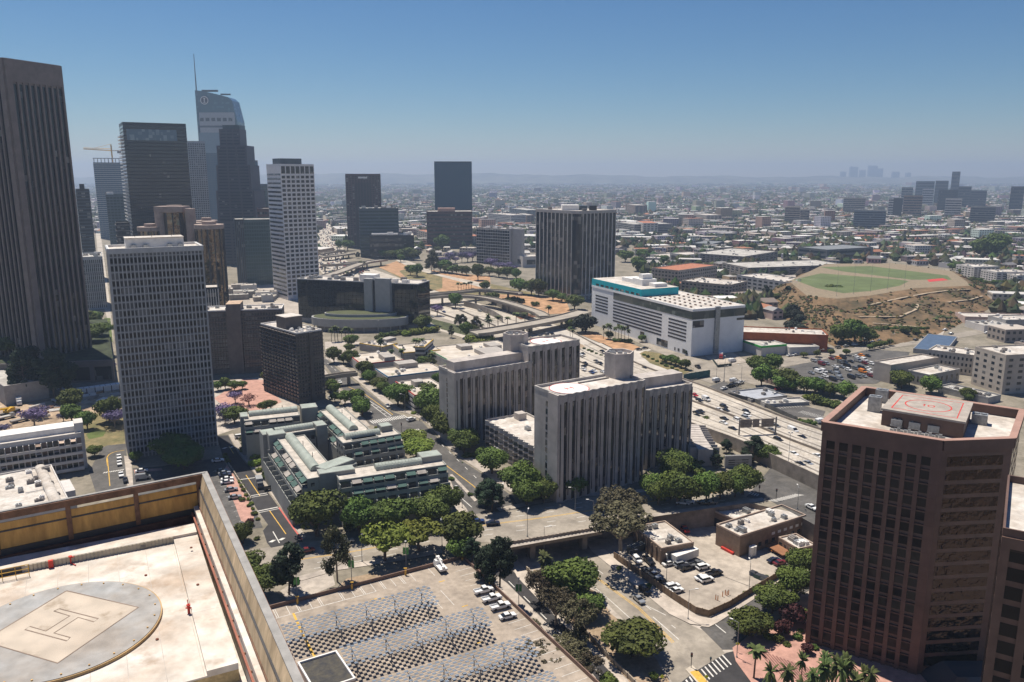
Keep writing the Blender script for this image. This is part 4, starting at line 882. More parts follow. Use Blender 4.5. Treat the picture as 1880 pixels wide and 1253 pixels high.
# --- pair of concrete towers with saw-tooth fronts
zc = mat('fluted_concrete', (.48,.435,.40), .85, var=.07, scale=.3, s2=.06); zg = glass('glass_saw', (.03,.027,.027), lightf=.2, lcol=(.22,.18,.16), wave=.02, cell=(3,3,2.8))
stain(zc, (.26,.235,.215), .25, .5, .7, .5, (1,1,.15));
def saw(a, b, n, dp=.95):
    """plan of a wing: saw-tooth front from a to b"""
    a = Vector(a); b = Vector(b); u = (b-a); L = u.length; u /= L; v = Vector((u.y, -u.x)); w_ = L/n; pts = []
    for i in range(n): pts += [a+u*(w_*i), a+u*(w_*(i+.36))+v*dp]
    pts.append(b); return pts
def wing(root, a, b, n, dv, h, helipad, box, slot=True):
    a = Vector(a[:2]); b = Vector(b[:2]); u = (b-a).normalized(); v = Vector((-u.y, u.x)); pts = saw(a, b, n) + [b+v*dv, a+v*dv]
    B = Bld('wing', '', '', pts, h, parent=root, org=a, ang=atan2(u.y, u.x)); B.wall(zc)
    L = (b-a).length; w_ = L/n; nf = len(B.poly)
    for i in range(n):
        f = 2*i+1; l = B.L(f); B.win(f, 1, 12, 1.0, h-1.8, .86, .86, zg, d=.06); B.fbox('fin', zc, f, l-.5, l, -.05, .35, 0, h-.6)
        B.fbox('glass_strip', zg, f, .1, l-.5, -.1, .03, .5, h-1.8)
        f = 2*i; B.fbox('slot_glass', gdark, f, .25, .6, -.1, .04, 2, h-2.4)
    fe = nf-1; le = B.L(fe)
    if slot:
        B.win(fe, 1, 12, 1.5, h-2.5, .85, .7, gdark, d=.06, a0=le-8.5, a1=le-6)
        B.fbox('end_wall', zc, fe, le-6, le, -.1, .8, 0, h+.9)
    for f in range(nf): B.fbox('parapet', mat('coping', (.45,.42,.39), .8), f, 0, B.L(f), -.4, .06+.002*f, h+.01, h+1.0+.004*f)
    B.mb('roof', roofw).prism(B.poly, h+.002, h+.05)
    if box:
        B.rbox('roof_box', zc, L*.05, L*.97, dv*.35, dv*.8, h, h+4.2)
    if helipad is not None:
        cx = L*helipad; b_ = MB(); b_.cyl(cx, dv*.47, 7.4, h+.1, h+.5, 40); B_ = b_.build('helipad', whitep, B.root)
        b_ = MB(); r0, r1 = 7.1, 7.4
        for k in range(40):
            t0, t1 = k*pi/20, (k+1)*pi/20; b_.quad(*[(cx+r*cos(t), dv*.47+r*sin(t), h+.512) for r, t in ((r0,t0),(r1,t0),(r1,t1),(r0,t1))])
        b_.box(cx-1.6, cx-1.1, dv*.47-1.3, dv*.47+1.3, h+.5, h+.52); b_.box(cx+1.1, cx+1.6, dv*.47-1.3, dv*.47+1.3, h+.5, h+.52); b_.box(cx-1.1, cx+1.1, dv*.47-.25, dv*.47+.25, h+.5, h+.52); b_.build('helipad_mark', redp, B_)
        B.rbox('roof_strip', concdark, L*helipad+8, L*.8, dv*.75, dv*.8, h+.06, h+.5)
    B.done(60); return B
def saw_towers():
    specs = [('Z2', 'near saw-tooth concrete apartment tower with a round white helipad and hexagonal lift tower', (1027.6,731,39), (1184.5,702,39), 11, (1185,721,32), (1271,708,32), 6, (0,.24), (1111,1167), (649,), 15.5),
             ('Z1', 'farther saw-tooth concrete apartment tower with a long raised roof box and hexagonal lift tower', (837,689,32), (982,666,32), 11, (970,640,39), (1064,627,39), 7, (1,.5), (923,970), (614,), 15)]
    for key, lab, a0, b0, n0, a1, b1, n1, (hw, hp), (hx0, hx1), (hy,), dv in specs:
        A0, B0, A1, B1 = G(*a0), G(*b0), G(*a1), G(*b1)
        t = thing('saw_tooth_tower', lab, 'apartment tower', (*A0, 0))
        wing(t, A0, B0, n0, dv, a0[2], hp if hw == 0 else None, hw == 1)
        wing(t, A1, B1, n1, dv, a1[2], hp if hw == 1 else None, hw == 0, slot=False)
        # hexagonal lift tower where the wings meet
        D = B0.y+6; p0 = K(hx0, 660, D); p1 = K(hx1, 660, D); r = (p1.x-p0.x)/2; c_ = Vector(((p0.x+p1.x)/2, D+r*.6)); zt = K((hx0+hx1)/2, hy, D).z
        hexa = [(c_.x-A0.x+r*cos(pi*k/3+.15), c_.y-A0.y+r*sin(pi*k/3+.15)) for k in range(6)]
        b = MB(); b.prism(hexa, 0, zt-1.2); lt = b.build('lift_tower', zc, t)
        b = MB(); n = 6
        for k in range(n):
            p, q = Vector(hexa[k]), Vector(hexa[(k+1)%n]); d_ = (q-p); m_ = (p+q)/2; cc = Vector((c_.x-A0.x, c_.y-A0.y)); inn = (cc-m_).normalized()*.25; b.obox(m_+inn, d_.normalized(), d_.length/2-.1*k/6, .25, zt-1.3, zt+.003*k)
        b.build('rim', zc, lt)
        b = MB(); rr = random.Random(3)
        for k in range(9): x, y = c_.x-A0.x+rr.uniform(-r*.6, r*.6), c_.y-A0.y+rr.uniform(-r*.6, r*.6); b.box(x-.6, x+.6, y-.4, y+.4, zt-1.2, zt-rr.uniform(.1,.6))
        b.build('roof_plant', metalg, lt, kind='stuff')
saw_towers()
# --- low saw-tooth annex between them
def annex():
    h = 12; a, b = g('d5', 392, 672, h), g('d5', 735, 865, h); u = (b-a).normalized(); v = Vector((-u.y, u.x)); pts = saw(a, b, 11, 1.3)+[b+v*20, a+v*20]
    B = Bld('saw_tooth_annex', 'low four storey saw-tooth annex between the two concrete towers', 'building', pts, h, org=a, ang=atan2(u.y, u.x)); B.wall(zc)
    for i in range(11): B.win(2*i+1, 1, 4, 1, h-1, .8, .62, ggrey, d=.05); B.bands(2*i+1, 4, 1, h-1, .3, .25, zc)
    B.mb('roof', roofw).prism(B.poly, h+.002, h+.06)
    for f in range(len(B.poly)): B.fbox('parapet', mat('coping'), f, 0, B.L(f), -.3, .05+.002*f, h+.01, h+.8+.003*f)
    L = (b-a).length; B.rbox('roof_box', zc, 3, 7, 12, 16, h, h+3); B.rbox('roof_box', zc, L*.75, L*.95, 6, 16, h, h+1.5); B.ac(L*.45, 9, h+.1); B.done(60)
    t = thing('entrance_canopy', 'slatted entrance canopy on pale posts at the foot of the annex', 'canopy', (*g('d5', 480, 880, 0), 0), atan2(u.y, u.x)); m = MB()
    for k in range(10): m.box(k*1.1, k*1.1+.5, -3, 3, 3.4, 3.7)
    m.build('slats', whitep, t)
    for x in (0, 10): 
        for y in (-3, 2.6): m = MB(); m.box(x, x+.4, y, y+.4, 0, 3.4); m.build('post', whitep, t)
annex()
# --- brown stone towers, right
bst = mat('brown_granite', (.14,.085,.066), .6, var=.07, scale=.5, s2=.08); bsp = mat('brown_spandrel', (.115,.066,.052), .5, var=.12, scale=.3, spec=.5)
gbr = glass('glass_brown_dark', (.014,.010,.009), lightf=.08, lcol=(.04,.028,.024), wave=.0, spec=.15, cell=(2.5,2.5,3.6))
gbm = glass('glass_bronze_mirror', (.038,.026,.021), rough=.05, metal=.9, lightf=.0, wave=.05, cell=(2.4,2.4,3.6), wsc=.55)
stain(bst, (.10,.06,.05), .3, .5, .7, .5, (1,1,.2))
def brown_main():
    zt = 54.5; z0 = LOW; h = zt-2.6-z0
    P = [g('d4', 288, 205, zt), g('d4', 770, 280, zt), g('d4', 1052, 270, zt), g('d4', 1090, 158, zt), g('d4', 450, 65, zt)]
    B = Bld('brown_tower', 'tall brown granite office tower with a square rooftop helipad marked 10', 'office tower', P, h, z0=z0); B.wall(bst)
    L = B.L(0); nf = 16
    B.win(0, 8, nf, 1.5, h-1.5, .66, .60, gbr, d=.05, a0=.7, a1=L-1.6)
    for i in range(8):
        a0 = .7+(L-2.3)*i/8; w_ = (L-2.3)/8; B.fbox('spandrel_strip', bsp, 0, a0+w_*.17, a0+w_*.83, -.1, .02, 1.0, h-1)
    for i in range(9):
        a = .7+(L-2.3)*i/8; wd = (L-2.3)/8*.34; lo = 0 if i == 0 else a-wd/2; hi = L if i == 8 else a+wd/2; B.fbox('pier', bst, 0, lo, hi, -.1, .45, 0, h-.5)
    B.fbox('crown', bst, 0, 0, L, -.1, .46, h-2.0, h)
    L1 = B.L(1)
    for j in range(nf): 
        z_ = 1.5+(h-3)*j/nf; B.fbox('window_band', gbm, 1, 1.5, L1-2, -.1, .06, z_+.9, z_+(h-3)/nf-.15)
    B.fbox('spandrel_strip', bsp, 1, 1.4, L1-1.9, -.1, .03, 1, h-1)
    for f, n in ((2, 4), (3, 8), (4, 8)):
        B.win(f, n, nf, 1.5, h-1.5, .66, .7, gbr, d=.05)
    for j in range(nf+1):
        z_ = 1.5+(h-3)*j/nf
    jt = mat('stone_joint', (.10,.055,.045), .8)
    for j in range(nf): 
        z_ = 1.3+(h-3)*j/nf; B.fbox('joint', jt, 0, 0, L, -.1, .455, z_, z_+.06)
    # roof: deep parapet
    cop = mat('coping_brown', (.36,.22,.175), .7, var=.06)
    B.mb('roof', roofw).prism(B.poly, h+.002, h+.08)
    for f in range(5): B.fbox('parapet', bst, f, 0, B.L(f), -.8, .47+.003*f, h+.01, h+2.45); B.fbox('coping', cop, f, -.1, B.L(f)+.1, -.95, .6+.004*f, h+2.46, h+2.6+.004*f)
    def loc(x, y, zz): 
        p = g('d4', x, y, zz); c_, s_ = cos(B.ang), sin(B.ang); return Vector(((p.x-B.o.x)*c_+(p.y-B.o.y)*s_, -(p.x-B.o.x)*s_+(p.y-B.o.y)*c_))
    zp = zt+2.0; q = [loc(525,152,zp), loc(855,207,zp), loc(885,130,zp), loc(583,90,zp)]
    zl = zp-z0; b = MB(); b.prism(q, h+.05, zl-.5); ph = b.build('penthouse', bst, B.root)
    ct = sum(q, Vector((0,0)))/4; b = MB(); b.prism([ct+(p-ct)*1.03 for p in q], zl-.5, zl); b.build('penthouse_slab', mat('pad_grey', (.36,.32,.28), .85, var=.1, scale=.4), ph)
    qi = [ct+(p-ct)*Vector((1,1)).x*.80 for p in q]; b = MB()
    # red square, ring and the number 10
    zz = zl+.012; b = MB(); strip(b, qi+[qi[0]], .35, zz)
    e1 = (q[1]-q[0]).normalized(); e2 = (q[3]-q[0]).normalized(); r0 = (q[3]-q[0]).length*.30
    for k in range(36):
        t0, t1 = k*pi/18, (k+1)*pi/18; b.quad(*[(*(ct+Vector((cos(t), sin(t)))*r), zz) for r, t in ((r0-.35,t0),(r0,t0),(r0,t1),(r0-.35,t1))])
    def st(x0, y0, x1, y1): strip(b, [ct+e1*x0+e2*y0, ct+e1*x1+e2*y1], .3, zz+.004)
    st(-.9,-1,-.9,1); st(-1.4,.5,-.9,1)
    for k in range(14):
        t0, t1 = k*pi/7, (k+1)*pi/7; st(.7+.75*cos(t0), 1.0*sin(t0), .7+.75*cos(t1), 1.0*sin(t1))
    b.build('helipad_mark', redp, ph)
    for (x, y, ww, hh) in ((492,165,3.2,4.2),(520,128,3.2,3.6),(912,215,3.6,2.6)): p = loc(x, y, zt-2.6); B.ac(p.x, p.y, h+.1, ww, ww*.8, hh, 'cooling_tower')
    for x, y in ((580,232),(652,243),(728,256)): p = loc(x, y, zt-2.6); B.ac(p.x, p.y, h+.6, 2.6, 1.6, 1.7)
    for k in range(16):
        p = loc(560+k*14, 244+k*2.2+(k%3)*4, zt-2.6); b = MB(); b.box(p.x-.35, p.x+.35, p.y-.3, p.y+.3, h+.1, h+.6+.5*(k%3)); b.build('roof_pipe', metalg, B.root)
    p = loc(547, 205, zt-2.6); b = MB(); b.box(p.x-.3, p.x+.3, p.y-.3, p.y+.3, h+.1, h+2.2); b.build('standpipe', redp, B.root)
    B.done(100)
brown_main()
def brown_side():
    zt = 54.5; z0 = LOW; h = zt-1.5-z0; a, n_, bl = g('d4', 1010, 632, zt), None, g('d4', 1092, 430, zt)
    M_ = g('d4', 288, 205, zt); N_ = g('d4', 770, 280, zt); u = (N_-M_).normalized(); v = Vector((-u.y, u.x)); dv = max(10, (bl-a).dot(v))
    B = Bld('brown_tower', 'second brown granite tower cropped by the right edge', 'office tower', [a, a+u*26, a+u*26+v*dv, a+v*dv], h, z0=z0); B.wall(bst)
    B.win(0, 6, 16, 1.5, h-1.5, .66, .7, gbr, d=.05, a0=.7, a1=25.3); B.win(3, 6, 16, 1.5, h-1.5, .66, .7, gbr, d=.05)
    for i in range(7): a_ = .7+24.6*i/6; B.fbox('pier', bst, 0, max(0, a_-.7), min(26, a_+.7), -.1, .45, 0, h-.5)
    B.fbox('crown', bst, 0, 0, 26, -.1, .46, h-2, h); B.roof(roofw, par=1.5, pm=bst); B.done(50)
    t = thing('sloped_glass_canopy', 'dark sloping glass canopy between the two brown towers', 'canopy', (*G(1745, 1262, LOW), LOW)); m = MB(); m.prism([(-5,-6),(14,-6),(14,6),(-5,6)], 0, 5, taper=.55); m.build('glass_roof', glass('canopy_glass', (.05,.06,.07), lightf=0, wave=0), t)
brown_side()
# --- green grey terraced apartments
def condos():
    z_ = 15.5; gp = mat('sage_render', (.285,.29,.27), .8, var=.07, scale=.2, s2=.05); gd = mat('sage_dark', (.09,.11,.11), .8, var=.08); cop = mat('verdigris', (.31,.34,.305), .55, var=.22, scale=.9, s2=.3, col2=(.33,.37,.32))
    awn = [mat('awning_green', (.06,.115,.10), .8, var=.1), mat('awning_green'), mat('awning_grey', (.34,.31,.28), .8, var=.1)]; rt = mat('condo_roof', (.50,.455,.40), .9, var=.10, scale=.2, s2=.6)
    t = thing('terraced_apartments', 'green grey terraced apartment complex with barrel vaulted roof ridges and awnings', 'apartment complex', (*g('c5', 620, 700), 0)); rr = random.Random(11)
    def bar(Lp, Np, dv, vault=None, steps=3, bays=9, towers=(), z=z_, vr=1.9):
        a, b = g('c5', *Lp, z), g('c5', *Np, z); B = Bld('wing', '', '', foot(a, b, dv), z, parent=t); L = B.L(0); B.wall(gp)
        for k in range(steps):
            top = z-2.9*(k+1); B.fbox('terrace', gp, 0, 0, L, -.1, 1.9*(k+1), (0 if k == steps-1 else z-2.9*(k+2)), top)
            B.fbox('balcony_wall', gp, 0, 0, L, 1.9*(k+1)-.2, 1.9*(k+1)+.02, top+.01, top+.95)
            for i in range(bays):
                a0 = L*(i+.08)/bays; a1 = L*(i+.92)/bays; B.pan.append((0, (a0+a1)/2, top+1.35, (a1-a0)*.8, 2.1, 1.9*k+.05, ggrey, 'window'))
                B.fbox('party_wall', gp, 0, L*i/bays-.12, L*i/bays+.12, 1.9*k, 1.9*(k+1), top, top+2.2)
                if rr.random() < .62 and k < 2:
                    m_ = rr.choice(awn); q = MB(); p = [B.P(0, a0, 1.9*k+.1, top+2.75), B.P(0, a1, 1.9*k+.1, top+2.75), B.P(0, a1, 1.9*k+1.8, top+1.9), B.P(0, a0, 1.9*k+1.8, top+1.9)]
                    q.quad(*p); q.quad(*[(x_, y_, zz-.05) for x_, y_, zz in p[::-1]]); q.build('awning', m_, B.root)
        if steps == 0: B.win(0, bays, 4, .5, z-1, .6, .45, gdark)
        for f in (1, 3): B.win(f, 3, 5, .5, z-.5, .35, .42, gdark)
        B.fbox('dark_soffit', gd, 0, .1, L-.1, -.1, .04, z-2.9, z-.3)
        B.roof(rt, par=.35, pm=gp)
        if vault:
            f0, f1, c0 = vault; b_ = MB(); x0, x1 = L*f0, L*f1; n = 10; b_.sm = False
            for i in range(n):
                t0, t1 = pi*i/n, pi*(i+1)/n; y0, y1 = dv*c0+vr*cos(t0), dv*c0+vr*cos(t1); z0, z1 = z+.3+vr*sin(t0)*.95, z+.3+vr*sin(t1)*.95
                for s_ in range(14): xa, xb = x0+(x1-x0)*s_/14, x0+(x1-x0)*(s_+1)/14-.06; b_.quad((xb,y0,z0),(xa,y0,z0),(xa,y1,z1),(xb,y1,z1))
            for x in (x0, x1): b_.quad(*[(x, dv*c0+vr*cos(pi*i/n), z+.3+vr*sin(pi*i/n)*.95) for i in range(n+1)])
            b_.build('barrel_vault', cop, B.root)
            for f_ in (.35, .7): b_ = MB(); x = x0+(x1-x0)*f_; b_.cyl(x, dv*c0+vr, .12, z+.4, z+2.6, 6); b_.build('vent_pipe', darkm, B.root)
        for (x0, x1, y0, y1, hh) in towers:
            B.rbox('stair_tower', gp, L*x0, L*x1, y0, y1, 0, z+hh); B.rbox('stair_tower_cap', cop, L*x0+.3, L*x1-.3, y0+.3, y1-.3, z+hh, z+hh+.08)
        B.done(30); return B
    bar((145,222), (450,190), 11, (.10,.99,.72), 2, 7, ((-.06,.08,3,10,1.2),(1.05,1.35,3,10,2.2)))
    bar((558,165), (735,330), 10.5, (-.02,.72,.45), 2, 7, ())
    bar((685,345), (1003,293), 9, (.10,.70,.62), 3, 7, ((.75,.95,6,11,2.3),))
    bar((325,320), (490,542), 10.5, (.0,.85,.45), 3, 9, ((-.12,.0,-3,3.5,2),))
    bar((325,300), (535,268), 7, (.0,1.0,.6), 0, 6, ((-.36,-.02,0,7,1.2),(1.02,1.3,-1,6,1.8)))
    bar((665,548), (1253,462), 10, (.36,.80,.6), 3, 10, ((.80,1.0,5,11,2.2),(-.15,.17,5,10,1.5)))
    B = bar((600,515), (760,455), 8, None, 0, 4, ((0.0,1.0,1,7,1.6),))
condos()
# --- low plaza buildings with coloured trims
def plaza_blocks():
    tan = mat('plaza_concrete', (.38,.35,.32), .85, var=.08); rwh = mat('plaza_roof', (.60,.55,.485), .9, var=.1, scale=.15, s2=.6, col2=(.42,.36,.29)); bnd = (1.3, .5, mat('pale_band_wall', (.45,.43,.41), .8, var=.05))
    tr = dict(r=mat('trim_red', (.42,.06,.05), .7), b=mat('trim_blue', (.03,.14,.26), .7), y=mat('trim_yellow', (.62,.40,.06), .7), g=mat('trim_green', (.07,.27,.14), .7))
    def pb(label, Lp, N, Rp, by, trim, acs=(), **k):
        B = blk('plaza_block', label, 'f1', Lp, N, Rp, by, mat('plaza_dark', (.07,.07,.075), .6), rwh, rows=3, band=bnd, trim=trim, finish=False, par=.5, pm=tan, cat='low building', **k)
        for x0, x1, y0, y1, hh in acs: L, W_ = B.L(0), B.L(1); B.rbox('roof_box', tan, L*x0, L*x1, W_*y0, W_*y1, B.h, B.h+hh)
        B.clutter(5, B.h+.1, R, sz=.8); return B.done()
    pb('low flat building with a thin red trim nearest the avenue crosswalk', (795,517), (1015,675), (1400,607), 862, tr['r'], ((.25,.45,.3,.55,2.6),))
    pb('low flat building with a blue trim behind the street trees', (560,367), (705,462), (960,432), 560, tr['b'], ((-.1,.3,.35,.7,3.0),), dv=34)
    pb('low flat building with a red trim and sloped grey stair roof', (252,203), (400,315), (680,262), 420, tr['r'], ((.55,1.0,.55,.8,3),), dv=26)
    pb('long low building with a yellow trim under the palms', (380,72), (640,115), (770,92), 190, tr['y'], ((.3,.6,.9,1.6,2.2),), dv=14)
    pb('yellow trimmed low block in front of the dishes', (770,92), (885,185), (1020,160), 290, tr['y'], (), dv=24)
    pb('large low garage building with a green trim beside the concrete towers', (1127,122), (1530,338), (1880,290), 450, tr['g'], ((.15,.3,.35,.5,2.5),(.45,.85,.45,.75,2.5),(.2,.4,.7,.85,2.2)), dv=52)
    pb('pale brown box building joining the yellow and green trimmed blocks', (1015,115), (1120,118), (1125,60), 300, tr['y'], (), dv=24)
plaza_blocks()
# --- white storage building with the teal top block
def depot():
    wh = mat('depot_white', (.76,.76,.76), .7, var=.03, scale=.2); tl = mat('teal_panel', (.0,.36,.43), .6, var=.05); st = mat('black_stripe', (.03,.03,.035), .5)
    h = 31; a, b, r = G(1087, 524, h), G(1272, 569, h), G(1349, 557, h); dv = proj_depth(a, b, r); B = Bld('white_storage_building', 'white block building with black stripe windows, a glazed top floor and a teal upper block', 'warehouse', foot(a, b, dv), h); B.wall(wh); L = B.L(0)
    ggn = glass('glass_green', (.04,.055,.05), lightf=.2, lcol=(.12,.15,.14), wave=.01)
    B.fbox('glazed_band', ggn, 0, L*.25, L-.01, -.1, .12, h-6.6, h-1.4); B.fbox('glazed_band', ggn, 1, .01, dv, -.1, .12, h-6.6, h-1.4); B.fbox('eave', wh, 0, 0, L+.3, -.1, .35, h-1.3, h+.3); B.fbox('eave', wh, 1, -.3, dv, -.1, .35, h-1.3, h+.303)
    for j in range(7):
        z_ = h-9.2-j*2.35
        if j < 7: B.fbox('stripe_window', st, 0, L*.25, L*.74, -.1, .08, z_, z_+1.15)
        if 0 <= j < 6: B.fbox('stripe_window', st, 0, L*.80, L*.955, -.1, .08, z_-1.2, z_-.1)
        if j < 6: B.fbox('stripe_window', st, 0, L*.045, L*.19, -.1, .08, z_+1.5, z_+2.6)
    for x0, x1, z0, z1 in ((.40,.425,5,8.5),(.54,.58,3.5,6.5),(.70,.80,1,5.6),(.86,.87,1,3),(.89,.905,1,3),(.93,.955,1,3.6),(.30,.33,4,7)): B.fbox('doorway', gdark, 0, L*x0, L*x1, -.1, .1, z0, z1)
    B.fbox('duct', metalg, 1, dv*.42, dv*.50, -.1, 1.4, 1, h+1); B.fbox('louvre_window', gdark, 1, .5, dv*.22, -.1, .1, h-12, h-7.5); B.fbox('louvre_window', gdark, 1, dv*.85, dv, -.1, .1, h-9.5, h-8)
    B.roof(roofw, par=.35, pm=wh)
    tb_ = [(0,-.2),(L*.54,-.2),(L*.54,dv*.75),(0,dv*.75)]; B.mb('teal_block', tl).prism(tb_, h+.35, h+5.4); B.mb('teal_block_roof', roofw).prism([(x+.2*(1 if x < 1 else -1), y+.2) for x, y in tb_], h+5.4, h+5.55)
    for i in range(9): B.fbox('teal_window', gdark, 0, L*(.05+.055*i), L*(.085+.055*i), .2, .32, h+.8, h+2.2)
    for x0, x1, y0, y1, hh in ((.18,.30,.3,.6,3),(.32,.42,.25,.55,4.5),(.36,.40,.3,.5,8),(.44,.5,.35,.6,2.5)): B.rbox('roof_plant_room', whitep, L*x0, L*x1, dv*y0, dv*y1, h+5.5, h+5.5+hh)
    rr = random.Random(4)
    for i in range(9):
        for j in range(5):
            x = L*(.58+.045*i); y = dv*(.1+.19*j)
            b_ = MB(); b_.box(-.7,.7,-.5,.5,0,.8); o = b_.build('roof_vent', concdark if (i+j)%2 else mat('rust', (.2,.12,.09)), B.root); o.location = (x, y, h+.06)
    B.done()
depot()
# --- fenced-lot buildings
tanb = mat('tan_brick', (.235,.165,.12), .9, var=.1, scale=.5)
B = blk('lot_workshop', 'square tan brick workshop with a pale roof behind the parked cars', 'd3', (205,345), (365,475), (535,425), 562, tanb, roofw, cat='workshop', z0=LOW, par=.5, pm=mat('tan_coping', (.40,.31,.25)), nac=3, finish=False)
L = B.L(0); B.piers(0, 6, 0, B.h-.3, .5, .3, tanb); B.fbox('roller_door', concdark, 1, 2, 6.5, -.1, .1, 0, 4); B.fbox('roller_door', concdark, 1, 8, 12, -.1, .1, 0, 4); B.done()
B = blk('lot_depot', 'long tan two storey depot with white roof and rooftop fans in the fenced lot', 'd3', (686,335), (825,405), (1225,287), 520, tanb, roofw, cat='depot', z0=LOW, par=.6, pm=mat('tan_coping'), nac=7, finish=False)
W_ = B.L(1); B.win(1, 6, 1, B.h-3.2, B.h-1.6, .5, .6, whitep, a0=W_*.45, a1=W_); B.win(1, 7, 1, .8, 3.6, .45, .5, gdark, a0=W_*.25, a1=W_*.95); B.fbox('red_crates', redp, 0, B.L(0)*.3, B.L(0)*.8, 0, .8, 0, .8)
for a_ in (.12,.16): b = MB(); b.cyl(*B.P(1, W_*a_, 1.6, 0)[:2], .8, 0, 3.4, 12); b.build('water_tank', whitep, B.root)
B.done()
B = blk('lot_canopy', 'open sided depot shed under a wide white roof beside the retaining wall', 'd3', (642,242), (815,318), (1000,250), 400, tanb, roofw, cat='shed', z0=LOW, par=.6, pm=mat('tan_coping'), finish=False); B.fbox('opening', darkm, 0, 1, B.L(0)*.9, -.1, .05, 0, B.h-2); B.ac(B.L(0)*.7, 9, B.h+.1); B.done()
B = blk('lot_office', 'small tan office with a brown canopy and two rooftop units beside the brown tower', 'd3', (1050,410), (1165,478), (1265,452), 540, tanb, roofw, cat='office', z0=LOW, par=.5, pm=mat('tan_coping'), nac=5, finish=False)
B.fbox('canopy', mat('rust_canopy', (.30,.14,.07), .8), 0, -1, B.L(0)*.75, 0, 4.2, B.h-2.4, B.h-2.1); B.win(0, 4, 1, .5, 3, .6, .8, gdark); B.done()
# --- right-hand buildings
bei = mat('beige_concrete', (.42,.37,.32), .85, var=.07, scale=.2); whb = mat('white_render', (.56,.53,.50), .8, var=.05); gy = mat('grey_render', (.33,.32,.31), .85, var=.08)
blueroof = mat('blue_roof', (.07,.11,.18), .6, var=.1); orr = mat('clay_roof', (.40,.16,.09), .85, var=.12); brk = mat('brown_render', (.27,.20,.16), .85, var=.1)
blk('hall', 'windowless cream concrete hall with a pale roof beyond the tow yard', 'e1', (1120,292), (1205,312), (1400,262), 400, bei, roofw, cat='hall', dv=42)
blk('substation', 'grey low pavilion with tall narrow windows and flat pale roof', 'e1', (1290,337), (1400,362), (1548,330), 420, gy, roofw, rows=1, cols=(5,6), cat='pavilion', fx=.35, fz=.6, nac=2)
blk('hospital_block', 'tall beige concrete building with paired small windows by the right edge', 'e1', (1632,218), (1790,262), (1990,215), 455, bei, roofw, rows=6, cols=(4,6), cat='hospital', fx=.4, fz=.45, nac=4)
blk('hospital_wing', 'cream building with rows of square windows below the blue roofed hall', 'e1', (1395,232), (1625,262), (1690,240), 362, mat('cream_render', (.52,.47,.40), .85), roofw, rows=3, cols=(11,3), cat='building', fx=.45, fz=.5, nac=6)
blk('blue_roof_hall', 'wide low hall with a blue solar clad roof left of the hospital', 'e1', (1318,222), (1480,240), (1860,195), 262, gy, blueroof, cat='hall', nac=0, par=.2)
blk('long_shed', 'long low grey shed with white roof and vents behind the brown tower', 'e1', (1445,418), (1700,478), (1760,462), 505, gy, roofg, cat='shed', nac=5)
blk('orange_wall_building', 'burnt orange walled building beside the white storage building', 'e1', (400,112), (412,142), (690,90), 222, mat('burnt_orange', (.36,.10,.035), .85, var=.1), roofw, cat='building', nac=4, dv=60)
blk('green_trim_shop', 'white shop with a bright green roof trim behind the red lorry', 'e1', (415,172), (548,215), (632,192), 262, whb, roofg, cat='shop', trim=mat('bright_green', (.05,.42,.08), .6), nac=2)
blk('yellow_base_shop', 'low white shed with a yellow front strip next to the green trimmed shop', 'e1', (628,196), (690,222), (812,205), 258, whb, roofg, cat='shop')
blk('billboard_shed', 'small sheet metal garage with parking on its roof beside the freeway', 'f3', (500,255), (745,355), (1000,245), 372, gy, mat('pale_blue_roof', (.36,.38,.42), .7, var=.08), cat='garage', nac=2)
blk('flat_shop', 'narrow white roofed shop with two rooftop fans next to the striped parking lot', 'f3', (800,350), (900,408), (1300,320), 430, gy, roofg, cat='shop', nac=3)
blk('pink_warehouse', 'pale pink warehouse with flat white roofs near the right hillside road', 'e2', (1575,325), (1620,345), (1750,330), 372, mat('pale_pink', (.48,.36,.31), .85), roofw, cat='warehouse', dv=50, nac=4)
blk('white_warehouse', 'white warehouse with large roof openings near the right hillside road', 'e2', (1620,362), (1705,385), (1775,370), 410, whb, roofg, cat='warehouse', nac=5)
blk('warehouse_rear', 'long pale shed at the right edge above the blue roofed hall', 'e2', (1720,340), (1800,360), (1990,360), 400, gy, roofw, cat='shed', nac=5)
# apartments and campus beyond the white storage building
blk('long_apartments', 'long beige apartment block with a clay tiled roof behind the teal topped building', 'e2', (232,128), (350,140), (585,122), 208, bei, orr, rows=4, cols=(8,18), cat='apartment building', nac=0, maxp=60)
blk('beige_apartments', 'beige four storey apartment block with roof clutter just behind the white storage building', 'e2', (365,185), (575,205), (690,190), 268, mat('beige_render', (.36,.30,.25), .85), roofw, rows=4, cols=(12,6), cat='apartment building', nac=10, maxp=60)
blk('grey_school', 'grey and white school block left of the playing field', 'e2', (610,160), (850,195), (968,185), 250, mat('grey_panel', (.36,.36,.37), .8), roofw, rows=3, cols=(10,5), cat='school', nac=12, maxp=50)
blk('rear_apartments', 'taller grey apartment row with balconies left of the green field', 'e2', (420,62), (640,78), (800,55), 118, mat('grey_balcony', (.27,.245,.225), .85), roofg, rows=4, cols=(12,8), cat='apartment building', nac=8, maxp=60)
blk('rear_apartments', 'grey apartment row with red roofed end above the clay roofed block', 'e2', (545,105), (660,128), (850,75), 175, mat('grey_balcony'), roofg, rows=4, cols=(6,10), cat='apartment building', nac=6, maxp=60)
blk('campus_hall', 'dark curved roofed campus hall behind the playing field', 'e2', (880,35), (1010,48), (1150,30), 92, mat('campus_grey', (.14,.15,.155), .6), mat('campus_roof', (.20,.21,.215), .6), rows=2, cols=(1,1), fx=.9, cat='hall', wm=gblue)
blk('green_campus_block', 'grey green block with a low roof left of the campus hall', 'e2', (410,18), (500,22), (610,12), 45, mat('campus_grey'), mat('campus_roof'), rows=2, cols=(6,6), cat='building')
